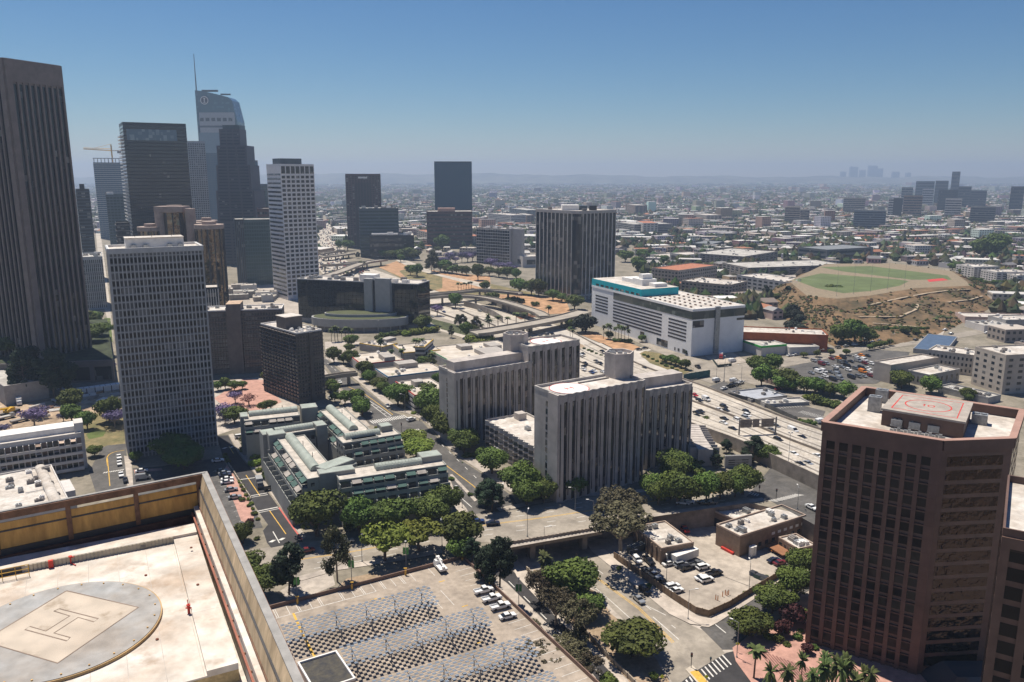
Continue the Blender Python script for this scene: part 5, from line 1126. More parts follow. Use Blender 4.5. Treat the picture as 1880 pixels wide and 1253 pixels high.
for k, (lx, nx, rx, y, by) in enumerate([(1580,1660,1720,112,175),(1690,1760,1850,135,200),(1790,1850,1960,150,210)]):
    blk('white_apartments', ['stepped white apartment block nearest the field', 'stepped white apartment block between two like it above the hillside road', 'stepped white apartment block at the far right above the hillside road'][k], 'e2', (lx,y), (nx,y+12), (rx,y+2), by, whb, roofw, rows=5, cols=(6,6), cat='apartment building', nac=6, maxp=50)
blk('white_box_hall', 'white hall with a large grey loading front', 'e3', (1298,600), (1400,612), (1478,600), 665, whb, roofw, cat='hall', rows=1, cols=(1,0), fx=.8, fz=.7, wm=ggrey)
blk('white_clinic', 'low white clinic with punched windows in front of the hall', 'e3', (1175,610), (1290,625), (1300,600), 650, whb, roofw, rows=1, cols=(9,2), cat='clinic')
blk('curved_roof_hall', 'white hall with a dark vaulted front beside the curved banded block', 'e3', (320,612), (375,625), (434,605), 690, whb, roofw, rows=1, cols=(1,1), cat='hall', wm=gdark)
blk('red_brown_garage', 'banded parking garage with a red roofed neighbour', 'e3', (965,405), (1075,420), (1185,400), 480, mat('grey_render'), roofg, rows=5, cols=(1,1), fx=.95, fz=.45, cat='garage')
blk('clay_roof_block', 'white block with a clay tiled roof right of the banded garage', 'e3', (1085,398), (1130,412), (1190,402), 485, whb, orr, rows=6, cols=(5,4), cat='building', maxp=30)
blk('brown_block', 'plain brown tower block behind the mullioned black tower', 'e3', (1020,292), (1080,300), (1120,295), 360, mat('brown_render'), roofg, rows=9, cols=(5,3), cat='office building', maxp=30)
blk('beige_round_block', 'beige ribbed office block right of centre in the far city', 'e3', (1440,352), (1530,362), (1568,355), 415, bei, roofw, rows=6, cols=(12,4), cat='office building', maxp=30)
blk('white_office', 'white horizontally banded office between two dark towers', 'e3', (158,350), (300,362), (338,355), 425, whb, roofw, rows=6, cols=(1,1), fx=.95, fz=.4, cat='office building', nac=3)
blk('brown_office', 'brown office block to the right of the white banded office', 'e3', (338,350), (400,362), (415,355), 420, mat('brown_render'), roofg, rows=6, cols=(6,2), cat='office building')
blk('teal_low_office', 'long teal glazed office behind the white banded office', 'e3', (292,318), (400,330), (432,322), 385, mat('campus_grey'), roofg, rows=5, cols=(10,3), cat='office building', wm=gblue)
blk('tan_apartments', 'tan apartment rows with clay roofs right of the brown banded block', 'e5', (1350,560), (1440,580), (1560,555), 640, bei, orr, rows=4, cols=(6,8), cat='apartment building', nac=3)
blk('clay_apartments', 'wide tan apartment block with clay roofs below the blue mirror tower', 'e5', (1530,590), (1640,610), (1760,590), 675, bei, orr, rows=5, cols=(8,8), cat='apartment building', nac=3)
# far right mid-rise cluster
FARR = [(1413,1467,92,3400,'dark_tower','tallest slim dark tower of the distant right cluster'),(1305,1390,152,3200,'dark_tower','dark glass block just left of the tallest slim tower'),(1178,1300,155,3300,'blue_office','wide blue office block at the left of the distant cluster'),(1085,1160,195,3000,'grey_office','grey office block in front of the wide blue office block'),(1325,1452,212,2600,'black_office','long black office block below the slim tower'),(1455,1540,190,2900,'dark_tower','dark block right of the slim tower'),(1528,1640,216,2800,'dark_tower','low dark block at the right end of the distant cluster'),(1797,1885,190,2500,'dark_tower','lone dark tower cut by the right edge'),(1098,1222,250,2300,'banded_office','rounded tan banded office below the grey block'),(1000,1092,265,2200,'split_office','half white half black office block'),(1370,1478,270,2200,'white_hotel','white stepped hotel below the long black block'),(1533,1698,322,1900,'grey_office','wide grey low office near the right'),(775,985,345,1750,'blue_banded','pair of low blue banded office wings left of the white hotel'),(325,425,322,1900,'tan_office','tan office slab standing alone in the left of the distant city'),(425,485,340,1950,'tan_office','shorter tan wing right of the lone tan slab'),(705,850,265,2500,'tan_office','long pale tan block far off at centre right'),(1220,1295,205,2900,'white_office','small pale office between the blue block and the dark glass block')]
for k, (a, c, y, D, nm, lb) in enumerate(FARR):
    x0, yy = X('e4', a, y); x1, _ = X('e4', c, y)
    wm_ = mat('fcol_'+nm, {'dark_tower':(.07,.075,.085),'blue_office':(.10,.13,.17),'grey_office':(.2,.2,.2),'black_office':(.03,.035,.04),'banded_office':(.27,.19,.15),'split_office':(.5,.49,.47),'white_hotel':(.55,.52,.48),'blue_banded':(.16,.19,.22),'tan_office':(.38,.33,.28),'white_office':(.45,.45,.45)}[nm], .7)
    B = tower(nm, lb, 'office building', x0, x1, yy, D, 40, wm_, rows=8, cols=1, fx=.96, fz=.45, wm=gdark if nm in ('banded_office','white_hotel','tan_office','split_office') else gblue)
    if nm == 'split_office': B.fbox('dark_half', darkm, 0, B.L(0)*.35, B.L(0)+.2, -.1, .4, 0, B.h+1)
    B.done(20)
# small parking garage by the freeway
blk('small_garage', 'little white three level garage end between the trees next to the freeway', 'f3', (440,1000), (450,1010), (640,930), 1125, gy, roofg, rows=3, cols=(0,1), fx=.75, fz=.42, cat='garage', dv=11)
blk('site_box', 'pale concrete box building with an open roof frame left of the building site', 'f6', (-200,250), (40,412), (130,330), 600, mat('grey_render'), roofg, cat='building', dv=20)
# left white apartments
def white_flats():
    h = 15; a, b = g('f6', -420, 1075, h), g('f6', 845, 893, h); t = (b-a).normalized(); B = Bld('white_terraced_flats', 'long white flats with rows of deep balconies behind the helipad building', 'apartment building', foot(a, b, 15), h); B.wall(whb); L = B.L(0)
    for k in range(4):
        top = h-1.2-k*3.2
        for i in range(20): B.pan.append((0, L*(i+.5)/20, top-1.3, L/20*.88, 2.2, .06, [ggrey, mat('brown_render'), gdark][(i*7+k*3)%3], 'balcony_door'))
        B.fbox('balcony', whb, 0, 0, L, -.1, 2.2, top-3.2, top-2.9); B.fbox('balcony_rail', whb, 0, 0, L, 2.0, 2.2, top-2.9, top-2.1)
        for i in range(20): B.fbox('party_wall', whb, 0, L*i/20-.1, L*i/20+.15, 0, 2.0, top-2.9, top)
    rr = random.Random(8)
    for k in range(12): i = rr.randrange(20); zz = h-1.3-3.2*rr.randrange(3); q = MB(); p = [B.P(0, L*(i+.05)/20, .1, zz), B.P(0, L*(i+.95)/20, .1, zz), B.P(0, L*(i+.95)/20, 2.6, zz-.7), B.P(0, L*(i+.05)/20, 2.6, zz-.7)]; q.quad(*p); q.quad(*[(x,y,z-.04) for x,y,z in p[::-1]]); q.build('awning', mat('awning_cream', (.55,.42,.33)), B.root)
    B.roof(roofw, par=.5, pm=whb); B.rbox('roof_step', whitep, 0, L-2, 4, 12, h, h+2.4); B.rbox('stair_tower', whb, L-2, L+1.2, 2, 9, 0, h+4); B.done(60)
    h = 13; a, b = g('c3', -300, 390, h), g('c3', 385, 245, h); r = g('c3', 385, 28, h); B = Bld('white_terraced_flats', 'lower white roofed block with a long roof ridge just behind the brown and gold screen', 'apartment building', foot(a, b, proj_depth(a, b, r)), h); B.wall(whb); L = B.L(0); W = B.L(1)
    B.roof(roofw, par=.5, pm=whb); q = MB(); n = 8
    for i in range(n):
        t0, t1 = pi*i/n, pi*(i+1)/n; q.quad((L*.86+1.7*cos(t0)+1, 0, h+.1+1.2*sin(t0)), (L*.86+1.7*cos(t0)+1, W, h+.1+1.2*sin(t0)), (L*.86+1.7*cos(t1)+1, W, h+.1+1.2*sin(t1)), (L*.86+1.7*cos(t1)+1, 0, h+.1+1.2*sin(t1)))
    q.build('roof_ridge', roofw, B.root); B.clutter(9, h+.1, R, x0=L*.55, sz=.9); B.rbox('stair_tower', whb, L+.1, L+3, W*.2, W*.5, 0, h+.5); B.win(1, 6, 4, 1, h-.5, .5, .5, gdark); B.done(30)
white_flats()
# ================================================================== foreground roof with the helipad
def helipad_building():
    zr = 70.0; ztop = 76.4
    A = G(375, 868, ztop); Wd = G(0, 940, ztop); E = G(548, 1253, ztop)
    u1 = (Wd-A).normalized(); u2 = (E-A).normalized(); L1 = 95; L2 = 70
    # local frame: x toward the camera-left screen, y toward the near right screen
    gold = mat('gold_panel', (.58,.34,.10), .6, var=.18, scale=.5, s2=1.5, stretch=(1,1,.25), col2=(.30,.16,.05)); brn = mat('parapet_brown', (.17,.08,.05), .8, var=.15, scale=.6); cop = mat('coping_grey', (.30,.29,.275), .7, var=.1, scale=.6)
    rust = mat('post_rust', (.17,.09,.055), .7, var=.2, scale=1); bei_ = mat('slope_beige', (.50,.385,.25), .75, var=.15, scale=.5, s2=1.5, stretch=(1,1,.3)); rib = mat('ribbed_cream', (.47,.36,.19), .7, var=.1, scale=1, s2=3)
    rf = mat('heli_roof', (.68,.65,.60), .8, var=.08, scale=.10, s2=.5, col2=(.42,.34,.27), detail=12); pad = mat('heli_pad_grey', (.34,.345,.345), .75, var=.10, scale=.12, s2=.7, col2=(.29,.26,.23), detail=10)
    stain(rf, (.33,.24,.17), .28, .57, .70, .7); stain(pad, (.24,.20,.16), .22, .56, .7, .6); stain(gold, (.34,.19,.06), .5, .5, .7, .5, (1,1,.2)); stain(bei_, (.26,.18,.10), .6, .5, .7, .6, (1,1,.1))
    t = thing('helipad_building', 'white rooftop with a round grey helipad marked H, behind a brown and gold screen', 'office building', (A.x, A.y, 0))
    def W(a, b, z=0): p = u1*a+u2*b; return (p.x, p.y, z) if z is not None else p
    def bx(bm, a0, a1, b0, b1, z0, z1): bm.prism([W(a0,b0)[:2], W(a1,b0)[:2], W(a1,b1)[:2], W(a0,b1)[:2]], z0, z1)
    def mk(name, m, *boxes, parent=t, **k):
        b = MB(); [bx(b, *q) for q in boxes]; return b.build(name, m, parent, **k)
    mk('wall', brn, (.35, L1, .35, L2, 0, 68.4))
    # far-left screen: coping beam, gap, gold panels between posts, brown parapet
    mk('screen_beam', rust, (0, L1, 0, .55, 75.55, ztop)); mk('screen_coping', cop, (-.1, L1, -.1, .35, ztop, ztop+.12))
    for k in range(14):
        a = 7.6*k+.6; mk('screen_post', rust, (a, a+.55, .05, .5, 71.3, 75.55))
        if a+.55 < L1: mk('screen_panel', gold, (a+.56, min(a+7.59, L1), .2, .32, 74.15, 75.1)); mk('screen_panel', gold, (a+.56, min(a+7.59, L1), .2, .30, 71.85, 73.95))
    mk('screen_rail', darkm, (.6, L1, .15, .38, 73.95, 74.15)); mk('parapet', brn, (.35, L1, .36, .75, 68.4, 71.1)); mk('dark_gap_strip', darkm, (.35, L1, .1, .40, 71.1, 71.85)); mk('far_walkway', mat('walkway_white', (.58,.53,.47), .8, var=.12, scale=.4, s2=1.2), (.75, L1, .76, 6.0, 68.62, 69.95))  # dark strip fills the gap below the gold panels, shade put into its colour
    # right screen, broad grey coping, two sloping beige faces, rails
    mk('screen_coping', cop, (-.4, .35, -.2, L2, ztop-.1, ztop+.05))
    b = MB(); b.quad(W(.35,.5,ztop-.15), W(.75,.5,74.7), W(.75,L2,74.7), W(.35,L2,ztop-.15)); b.quad(W(.35,.5,ztop-.15), W(.35,L2,ztop-.15), W(.7,L2,74.6), W(.7,.5,74.6)); b.build('screen_slope', bei_, t)
    b = MB(); b.quad(W(.9,.5,74.4), W(1.1,.5,72.7), W(1.1,L2,72.7), W(.9,L2,74.4)); b.quad(W(.9,.5,74.4), W(.9,L2,74.4), W(1.0,L2,72.7), W(1.0,.5,72.7)); b.build('screen_slope', bei_, t)
    mk('screen_rail', darkm, (.75, .9, .5, L2, 74.35, 74.7)); mk('screen_rail', rust, (1.1, 1.2, .8, L2, 72.3, 72.65)); mk('screen_wall', brn, (-.5, .0, .0, L2, 60, ztop-.15))
    mk('white_ledge', rf, (1.2, 1.75, .8, L2, 68.62, 72.3)); mk('walkway_rail', mat('red_brown_rail', (.30,.11,.07), .7), (1.9, 2.1, .8, L2, 71.3, 71.6))
    for k in range(40): mk('rail_bracket', rust, (1.7, 1.92, 1.5+k*3.2, 1.65+k*3.2, 71.3, 71.5)) if k < 20 else None
    # roof levels
    mk('walkway', mat('walkway_white', (.58,.53,.47), .8, var=.12, scale=.4, s2=1.2), (.4, L1, .76, L2, 68.41, 68.6))
    R0 = g('c3', 1080, 365, 70.9); R1 = g('c3', 1325, 1125, 70.9); R2 = g('c3', 850, 1258, 70.9); R3 = g('c3', -40, 575, 70.9)
    o = A; e1 = (R3-R0).normalized(); e2 = (R1-R0).normalized(); l2 = (R1-R0).length
    P = lambda a, b: tuple(R0+e1*a+e2*b-o)
    I0 = g('c3', 965, 440, 70.9); ii = I0-R0
    m = Matrix(((e1.x, e2.x), (e1.y, e2.y))).inverted(); ia, ib = m @ ii
    def slab(name, mm, a0, a1, b0, b1, z0, z1, parent=t):
        b = MB(); b.prism([P(a0,b0), P(a1,b0), P(a1,b1), P(a0,b1)], z0, z1); return b.build(name, mm, parent)
    body = slab('roof_block', rib, 0, L1-6, 0, l2, 68.5, 69.9)
    b = MB(); b.prism([P(0,0), P(L1-6,0), P(L1-6,ib), P(0,ib)], 69.9, 70.9); b.prism([P(0,ib), P(ia,ib), P(ia,l2), P(0,l2)], 69.9, 70.55); b.build('roof_ledge', rf, t)
    b = MB(); b.prism([P(ia,ib), P(L1-6,ib), P(L1-6,l2), P(ia,l2)], 69.9, 70.06); deck = b.build('roof_deck', rf, t)
    b = MB()
    for k in range(12): strip(b, [P(ia+.2+k*3.1, ib+.2), P(ia+.2+k*3.1, l2-.1)], .05, 70.066)
    for k in range(7): strip(b, [P(.1, 1+k*3.6), P(ia-.05, 1+k*3.6)], .05, 70.556 if 1+k*3.6 > ib else 70.906)
    b.build('roof_seams', mat('seam_grey', (.44,.40,.36)), t)
    # ribbed riser wall behind the pad, doors, red cabinet
    for k0 in (0, 1):
     b = MB(); n = 110
     for k in range(n):
        a = ia+.05+k*.42
        if 15.6 < a-ia < 21 or (a-ia > 18) != bool(k0): continue
        b.prism([P(a,ib), P(a+.34,ib), P(a+.34,ib+.12), P(a,ib+.12)], 70.06, 70.86)
     b.build('ribbed_riser', mat('riser_cream', (.50,.44,.34), .7, var=.08), t)
    slab('stair_opening', darkm, ia+16.3, ia+20.6, ib+.02, ib+.1, 70.06, 70.8); slab('red_cabinet', redp, ia+13.1, ia+13.6, ib+.13, ib+.5, 70.06, 71.0); slab('vent', concdark, ia+3.2, ia+3.7, ib+.13, ib+.2, 70.3, 70.55)
    b = MB()
    for zz in (70.5, 71.0, 71.5): b.bar((*P(ia+15.5,ib+1.4), zz), (*P(ia+20.8,ib+1.4), zz), .04)
    for a in (15.5,16.8,18.1,19.4,20.8): b.bar((*P(ia+a,ib+1.4), 70.06), (*P(ia+a,ib+1.4), 71.5), .04)
    b.build('guard_rail', yellowp, t)
    for k in range(9):
        b = MB(); a = P(-1.3, 3+k*2.7); c = P(-1.3, 5.2+k*2.7); b.bar((*a, 69.6), (*c, 69.6), .04); b.bar((*a, 68.6), (*a, 69.6), .04); b.bar((*c, 68.6), (*c, 69.6), .04); b.build('guard_rail', darkm, t)
    # pad
    zc_ = 70.07; ct = G(*X('c3', 330, 945), 70.5); rr_ = (G(*X('c3', 893, 815), 70.5)-ct).length; c0 = ct-o
    b = MB(); b.cyl(c0.x, c0.y, rr_, zc_, 70.42, 72); pd = b.build('helipad', pad, t); b = MB(); b.cyl(c0.x, c0.y, rr_+.14, zc_-.01, 70.36, 72); b.build('pad_rim', mat('rim_tan', (.46,.31,.15), .7), pd)
    zz = 70.5; Q = [g('c3', *q, zz)-o for q in ((370,740),(770,832),(320,1142),(-95,1020))]; b = MB(); b.quad(*[(q.x, q.y, 70.43) for q in Q]); o2 = b.build('pad_square', mat('pad_square_sand', (.52,.45,.37), .8, var=.12, scale=.15, s2=.6, col2=(.36,.30,.24), detail=12), pd); stain(mat('pad_square_sand'), (.27,.21,.15), .35, .57, .68, .7)
    if o2.data.polygons[0].normal.z < 0: o2.data.flip_normals()
    b = MB(); strip(b, Q+[Q[0]], .17, 70.44)
    Hc = [(300,853),(330,840),(547,895),(523,913),(435,888),(300,975),(390,1000),(372,1019),(138,956),(165,938),(255,964),(388,880),(300,853)]
    strip(b, [g('c3', *q, zz)-o for q in Hc], .14, 70.445); b.build('pad_letter_h', mat('line_brown', (.22,.165,.13), .8), pd)
    b = MB()
    for k in range(24): t_ = k*pi/12; b.cyl(c0.x+(rr_-.5)*cos(t_), c0.y+(rr_-.5)*sin(t_), .1, 70.42, 70.52, 6)
    b.build('pad_lights', mat('amber', (.55,.35,.15)), pd, kind='stuff')
    def spot(name, lab, cat, m, p, bld):
        q = thing(name, lab, cat, (*p, 70.1)); b = MB(); bld(b); b.build('body', m, q); return q
    p = g('c3', 1053, 868, 70.1)
    q = thing('fire_hydrant', 'red standpipe hydrant on the white roof right of the helipad', 'hydrant', (*p, 70.1)); b = MB(); b.cyl(0,0,.14,0,.9,10); b.cyl(0,0,.2,.85,1.0,10); b.build('barrel', redp, q); b = MB(); b.bar((-.3,0,.6),(.3,0,.6),.08,8); b.bar((0,0,.95),(-.1,.1,1.5),.05,6); b.build('outlet', redp, q)
    p = g('c3', 395, 590, 70.1); q = thing('pipe_valve', 'red valve with a bent pipe beside the stair opening on the roof', 'valve', (*p, 70.05)); b = MB(); b.bar((0,0,0),(0,0,.9),.08,6); b.bar((0,0,.8),(.5,0,.9),.07,6); b.bar((0,0,.1),(.9,-.6,.1),.06,6); b.build('pipe', redp, q); b = MB(); b.cyl(0,0,.22,.9,.97,10); b.build('wheel', redp, q)
    rr = random.Random(2)
    for x, y in ((812,657),(875,1014),(1065,505),(785,750),(1100,695)): q = g('c3', x, y, 70.9 if x > 960 else 70.1)-o; b = MB(); zz_ = 70.91 if x > 960 and y < 520 else (70.56 if x > 960 else 70.07); b.cyl(q.x, q.y, .16, zz_, zz_+.1, 8); b.build('roof_drain', mat('rust_dark', (.15,.05,.03)), t)
    # stains: flat dirt patches with their own shapes
    st = mat('roof_stain', (.40,.30,.22), .9, var=.25, scale=.8)
    # ladder on the gold screen
    p = G(204, 985, 68.7)-o; lt = thing('ladder', 'short yellow ladder leaning on the brown parapet', 'ladder', (*(G(206, 984, 69.96)), 69.95)); b = MB(); s = u1*.35
    for sg in (-1, 1): b.bar((sg*s.x, sg*s.y, 0), (sg*s.x, sg*s.y+.3, 3.0), .05)
    b.build('rail', yellowp, lt); b = MB()
    for k in range(8): b.bar((-s.x, -s.y+.04*k, .3+k*.34), (s.x, s.y+.04*k, .3+k*.34), .035)
    b.build('rungs', yellowp, lt)
    # yellow bent frame near the bottom edge
    q = thing('davit', 'small yellow steel davit at the bottom of the right hand walkway', 'davit', (*G(488, 1245, 69), 68.6)); b = MB(); b.bar((0,0,0),(0,.2,1.6),.1); b.bar((0,.2,1.6),(1.1,.4,1.9),.1); b.build('frame', mat('davit_tan', (.45,.28,.08)), q)
helipad_building()
# ================================================================== parking deck with solar canopies
def solar_deck():
    z1 = 1.0; P1 = g('d1', 225, 590, z1); P2 = g('d1', 1545, 245, z1); P3 = g('d1', 1880, 560, z1)
    d1 = (P1-P2).normalized(); d2 = (P3-P2).normalized(); Q = [P2+d1*150, P2+d1*150+d2*150, P2+d2*150, P2]
    dk = mat('deck_concrete', (.34,.285,.23), .9, var=.10, scale=.08, s2=.6); pr = mat('parapet_umber', (.20,.13,.10), .85, var=.12)
    t = thing('parking_deck', 'open top concrete parking deck with painted stalls and a brown parapet', 'parking garage', (*P2, 0)); o = P2
    b = MB(); b.prism([q-o for q in Q], LOW-.05, z1-.6); b.build('wall', mat('retaining_concrete'), t); b = MB(); b.prism([q-o for q in Q], z1-.59, z1); b.build('deck', dk, t)
    for d_, L, nn in ((d1, 150, d2), (d2, 150, d1)):
        b = MB(); p = d_*(L/2); b.obox(p+nn*.15, d_, L/2, .15, z1-.6, z1+1.1); b.build('parapet', pr, t)
    b = MB(); rr = random.Random(1)
    for k in range(3, 34):
        if k % 9 in (5,): continue
        p = P2-o+d1*(3.0*k)+d2*.6; strip(b, [p, p+d2*5], .14, z1+.012)
        if k % 2: strip(b, [p+d1*.5, p+d1*.5+d2*5], .14, z1+.012)
    strip(b, [P2-o+d1*30+d2*5.6, P2-o+d1*62+d2*5.6], .2, z1+.012)
    for k in range(2, 22): p = P2-o+d2*(3.2*k)+d1*.6; strip(b, [p, p+d1*5], .14, z1+.012)
    for k in (14, 17.5): p = P2-o+d1*k+d2*14; strip(b, [p, p+d2*9], .14, z1+.012)
    b.build('stall_lines', white_l, t)
    b = MB(); 
    for x, y in ((925,530),(1395,405),(1655,828),(1555,575),(1000,520)): p = g('d1', x, y, z1)-o; strip(b, [p-d1*.9, p+d1*.9], .4, z1+.013)
    b.build('floor_arrows', yellow_l, t)
    b = MB(); strip(b, [g('d1', x, y, z1)-o for x, y in ((370,625),(440,780),(520,930))], .6, z1+.014); b.build('yellow_lane', yellow_l, t)
    # lit-post bases along the parapet
    for k, (x, y) in enumerate([(405,560),(780,460),(1150,362),(1543,258),(1733,440)]):
        p = g('d1', x, y, z1); q = thing('deck_lamp', ['squat yellow lamp base at the left end of the deck parapet','squat yellow lamp base second along the deck parapet','squat yellow lamp base third along the deck parapet','squat yellow lamp base on the far corner of the deck parapet','squat yellow lamp base beside the white pickups'][k], 'lamp', (*(p+d1*.2), z1), group='yellow lamp bases on the deck parapet')
        b = MB(); b.cyl(0,0,.28,0,1.5,8); b.build('base', yellowp, q); b = MB(); b.cyl(0,0,.06,1.5,2.1,6); b.box(-.5,.5,-.2,.2,2.1,2.3); b.build('head', yellowp, q)
    # canopies
    pm = mat('solar_panel', (.17,.20,.24), .35, .0, var=.1, spec=.5); pmk = mat('panel_back', (.30,.30,.32), .6, .2); stl = mat('canopy_steel', (.16,.19,.24), .5, .3)
    zc = z1+4.0; rows = [((280,700),(1300,425),(1390,560),(330,830),[(430,760),(655,705),(860,655),(1060,600),(1255,545)],'canopy row of small tilted solar panels farthest along the deck, beside the marked stalls'),
        ((685,850),(1668,568),(1755,705),(745,990),[(780,940),(1000,870),(1210,805),(1415,740),(1612,675)],'canopy row of small tilted solar panels in the middle of the deck'),
        ((855,1100),(1990,770),(2080,915),(920,1245),[(1160,1110),(1390,1015),(1600,955),(1815,900)],'third canopy row of small tilted solar panels reaching the eucalyptus'),
        ((1030,1370),(2150,1010),(2240,1150),(1100,1520),[(1300,1400),(1530,1320),(1760,1240),(1980,1160)],'nearest canopy row of small tilted solar panels cut by the bottom edge')]
    for (fl_, fr_, nr, nl, posts, lb) in rows:
        F0, F1, N1, N0 = [g('d1', *p, zc) for p in (fl_, fr_, nr, nl)]; q = thing('solar_canopy', lb, 'solar canopy', (*F0, z1), group='solar canopies on the parking deck')
        NX = 44; NY = 9; b = MB()
        for i in range(NX):
            for j in range(NY):
                if (i+j) % 2: continue
                def pt(a, c): x = F0.lerp(F1, a/NX); y = N0.lerp(N1, a/NX); return x.lerp(y, c/NY)-F0
                a, c = pt(i+.02, j+.03), pt(i+.97, j+.97); a2, c2 = pt(i+.97, j+.03), pt(i+.03, j+.97); zz = 4.0+rr.uniform(-.04,.04); ti = -.14
                b.cur = 0; b.quad((a.x,a.y,zz+ti), (c2.x,c2.y,zz), (c.x,c.y,zz), (a2.x,a2.y,zz+ti)); b.cur = 1; b.quad((a2.x,a2.y,zz+ti-.05), (c.x,c.y,zz-.05), (c2.x,c2.y,zz-.05), (a.x,a.y,zz+ti-.05))
        b.build('panels', [pm, pmk], q, kind='stuff')
        b = MB()
        for j in range(NY+1): b.bar((*(F0.lerp(N0, j/NY)-F0), 3.45), (*(F1.lerp(N1, j/NY)-F0), 3.45), .035)
        b.build('purlins', stl, q, kind='stuff')
        for (x, y) in posts:
            fx = min(max((x-fl_[0]-25)/(fr_[0]-fl_[0]), 0), 1)
            for s_ in (.22, .78):
                c = F0.lerp(F1, fx).lerp(N0.lerp(N1, fx), s_)-F0; b = MB(); b.bar((c.x, c.y, 0), (c.x, c.y, 3.4), .13, 6); b.build('post', stl, q)
            e0 = F0.lerp(F1, fx)-F0; e1 = N0.lerp(N1, fx)-F0; b = MB(); b.bar((*e0, 3.45), (*e1, 3.45), .08); b.build('beam', stl, q)
    h = 5.0; q4 = [g('d1', *p, h) for p in ((400,975),(668,893),(800,1085),(520,1180))]; f = [q4[3], q4[2], q4[1], q4[0]]
    B = Bld('stair_building', 'small building with a dark flat roof and white parapet on the parking deck', 'stair building', f, h-z1, z0=z1); B.wall(mat('tan_render', (.4,.33,.27))); B.roof(mat('dark_roofing', (.045,.045,.048), .9, var=.25, scale=.5, s2=1.5, col2=(.09,.08,.06)), par=.5, pm=whitep); B.done()
solar_deck()
# ================================================================== vegetation
def leafmat(name, c, c2, sub=0):
    m = mat(name, c, .75, var=.2, scale=.9, spec=.25, col2=c2, objvar=.34, detail=3); return m
lf = dict(fig=leafmat('ficus_leaves', (.105,.145,.025), (.04,.065,.014)), bright=leafmat('bright_leaves', (.19,.22,.03), (.09,.12,.02)), euc=leafmat('eucalyptus_leaves', (.085,.085,.035), (.035,.038,.018)),
          dry=leafmat('dry_leaves', (.095,.08,.045), (.035,.03,.016)), pine=leafmat('pine_leaves', (.028,.05,.022), (.012,.022,.012)), jac=leafmat('jacaranda_blossom', (.15,.125,.25), (.08,.07,.13)),
          plum=leafmat('plum_leaves', (.085,.025,.02), (.03,.012,.012)), palm=leafmat('palm_fronds', (.10,.125,.035), (.035,.05,.016)), ivy=leafmat('ivy_leaves', (.02,.027,.016), (.01,.013,.008)), pink=leafmat('pink_blossom', (.34,.16,.13), (.16,.09,.07)))
bark = mat('bark', (.14,.10,.075), .95, var=.25, scale=2); barkw = mat('pale_bark', (.30,.25,.20), .9, var=.2, scale=2)
def leaves(b, c, r, n, sz, rg, flat=1.0, hollow=.55, up=.25):
    for _ in range(n):
        d = Vector((rg.gauss(0,1), rg.gauss(0,1), rg.gauss(0,1))).normalized(); k = hollow+(1-hollow)*rg.random()**.6
        p = Vector(c)+Vector((d.x*r*k, d.y*r*k, d.z*r*k*flat)); nrm = (d*1.0+Vector((rg.gauss(0,.5), rg.gauss(0,.5), rg.gauss(0,.5)+up))).normalized()
        a = nrm.orthogonal().normalized(); bb = nrm.cross(a); t = rg.random()*6.3; a, bb = a*cos(t)+bb*sin(t), bb*cos(t)-a*sin(t); s = sz*rg.uniform(.6, 1.35)
        b.quad(p-a*s*.5-bb*s*.35, p+a*s*.5-bb*s*.42, p+a*s*.42+bb*s*.4, p-a*s*.3+bb*s*.5)
def crown_round(seed, R_=1.0, h=1.6, lobes=16, n=150, sz=.14, flat=.72, trunk=.30, spread=.60, core=1, lr=(.30,.50)):
    """unit tree: crown radius about 1, height h, standing on z=0"""
    rg = random.Random(seed); b = MB(); cz = trunk+(h-trunk)*.48; cs = []
    for k in range(lobes):
        a = 2.4*k+rg.uniform(-.3,.3); rr = spread*sqrt((k+.5)/lobes); zz = cz+rg.uniform(-.10,.22)*(h-trunk)*(1.3-rr)
        c = (rr*cos(a), rr*sin(a), zz); cs.append(c); leaves(b, c, rg.uniform(*lr), n, sz, rg, flat)
    if core: leaves(b, (0,0,cz-.05), .78, n, sz*1.6, rg, flat, .2)
    t = MB(); t.bar((0,0,0), (0,0,trunk*.95), .065, 7, .05)
    for c in cs[::2]: t.bar((0,0,trunk*.8), (c[0]*.85, c[1]*.85, c[2]-.08), .035, 5, .012)
    return b, t
def crown_tall(seed, h=3.2, clumps=16, n=90, sz=.15, wide=.75):
    rg = random.Random(seed); b = MB(); t = MB(); top = Vector((rg.uniform(-.15,.15), rg.uniform(-.15,.15), h*.93)); t.bar((0,0,0), top*.55, .06, 6, .045); t.bar(top*.55, top, .045, 6, .015)
    for k in range(clumps):
        f = .30+.68*(k+.5)/clumps; a = rg.uniform(0, 6.28); rr = wide*sin(min(1, (1.02-f)*2.2)*pi/2)*rg.uniform(.45, 1); c = Vector((rr*cos(a), rr*sin(a), h*f)); leaves(b, c, rg.uniform(.26,.46), n, sz, rg, .8, .3)
        t.bar(top*(f-.08)/.93 if f < .93 else top, c, .022, 4, .008)
    return b, t
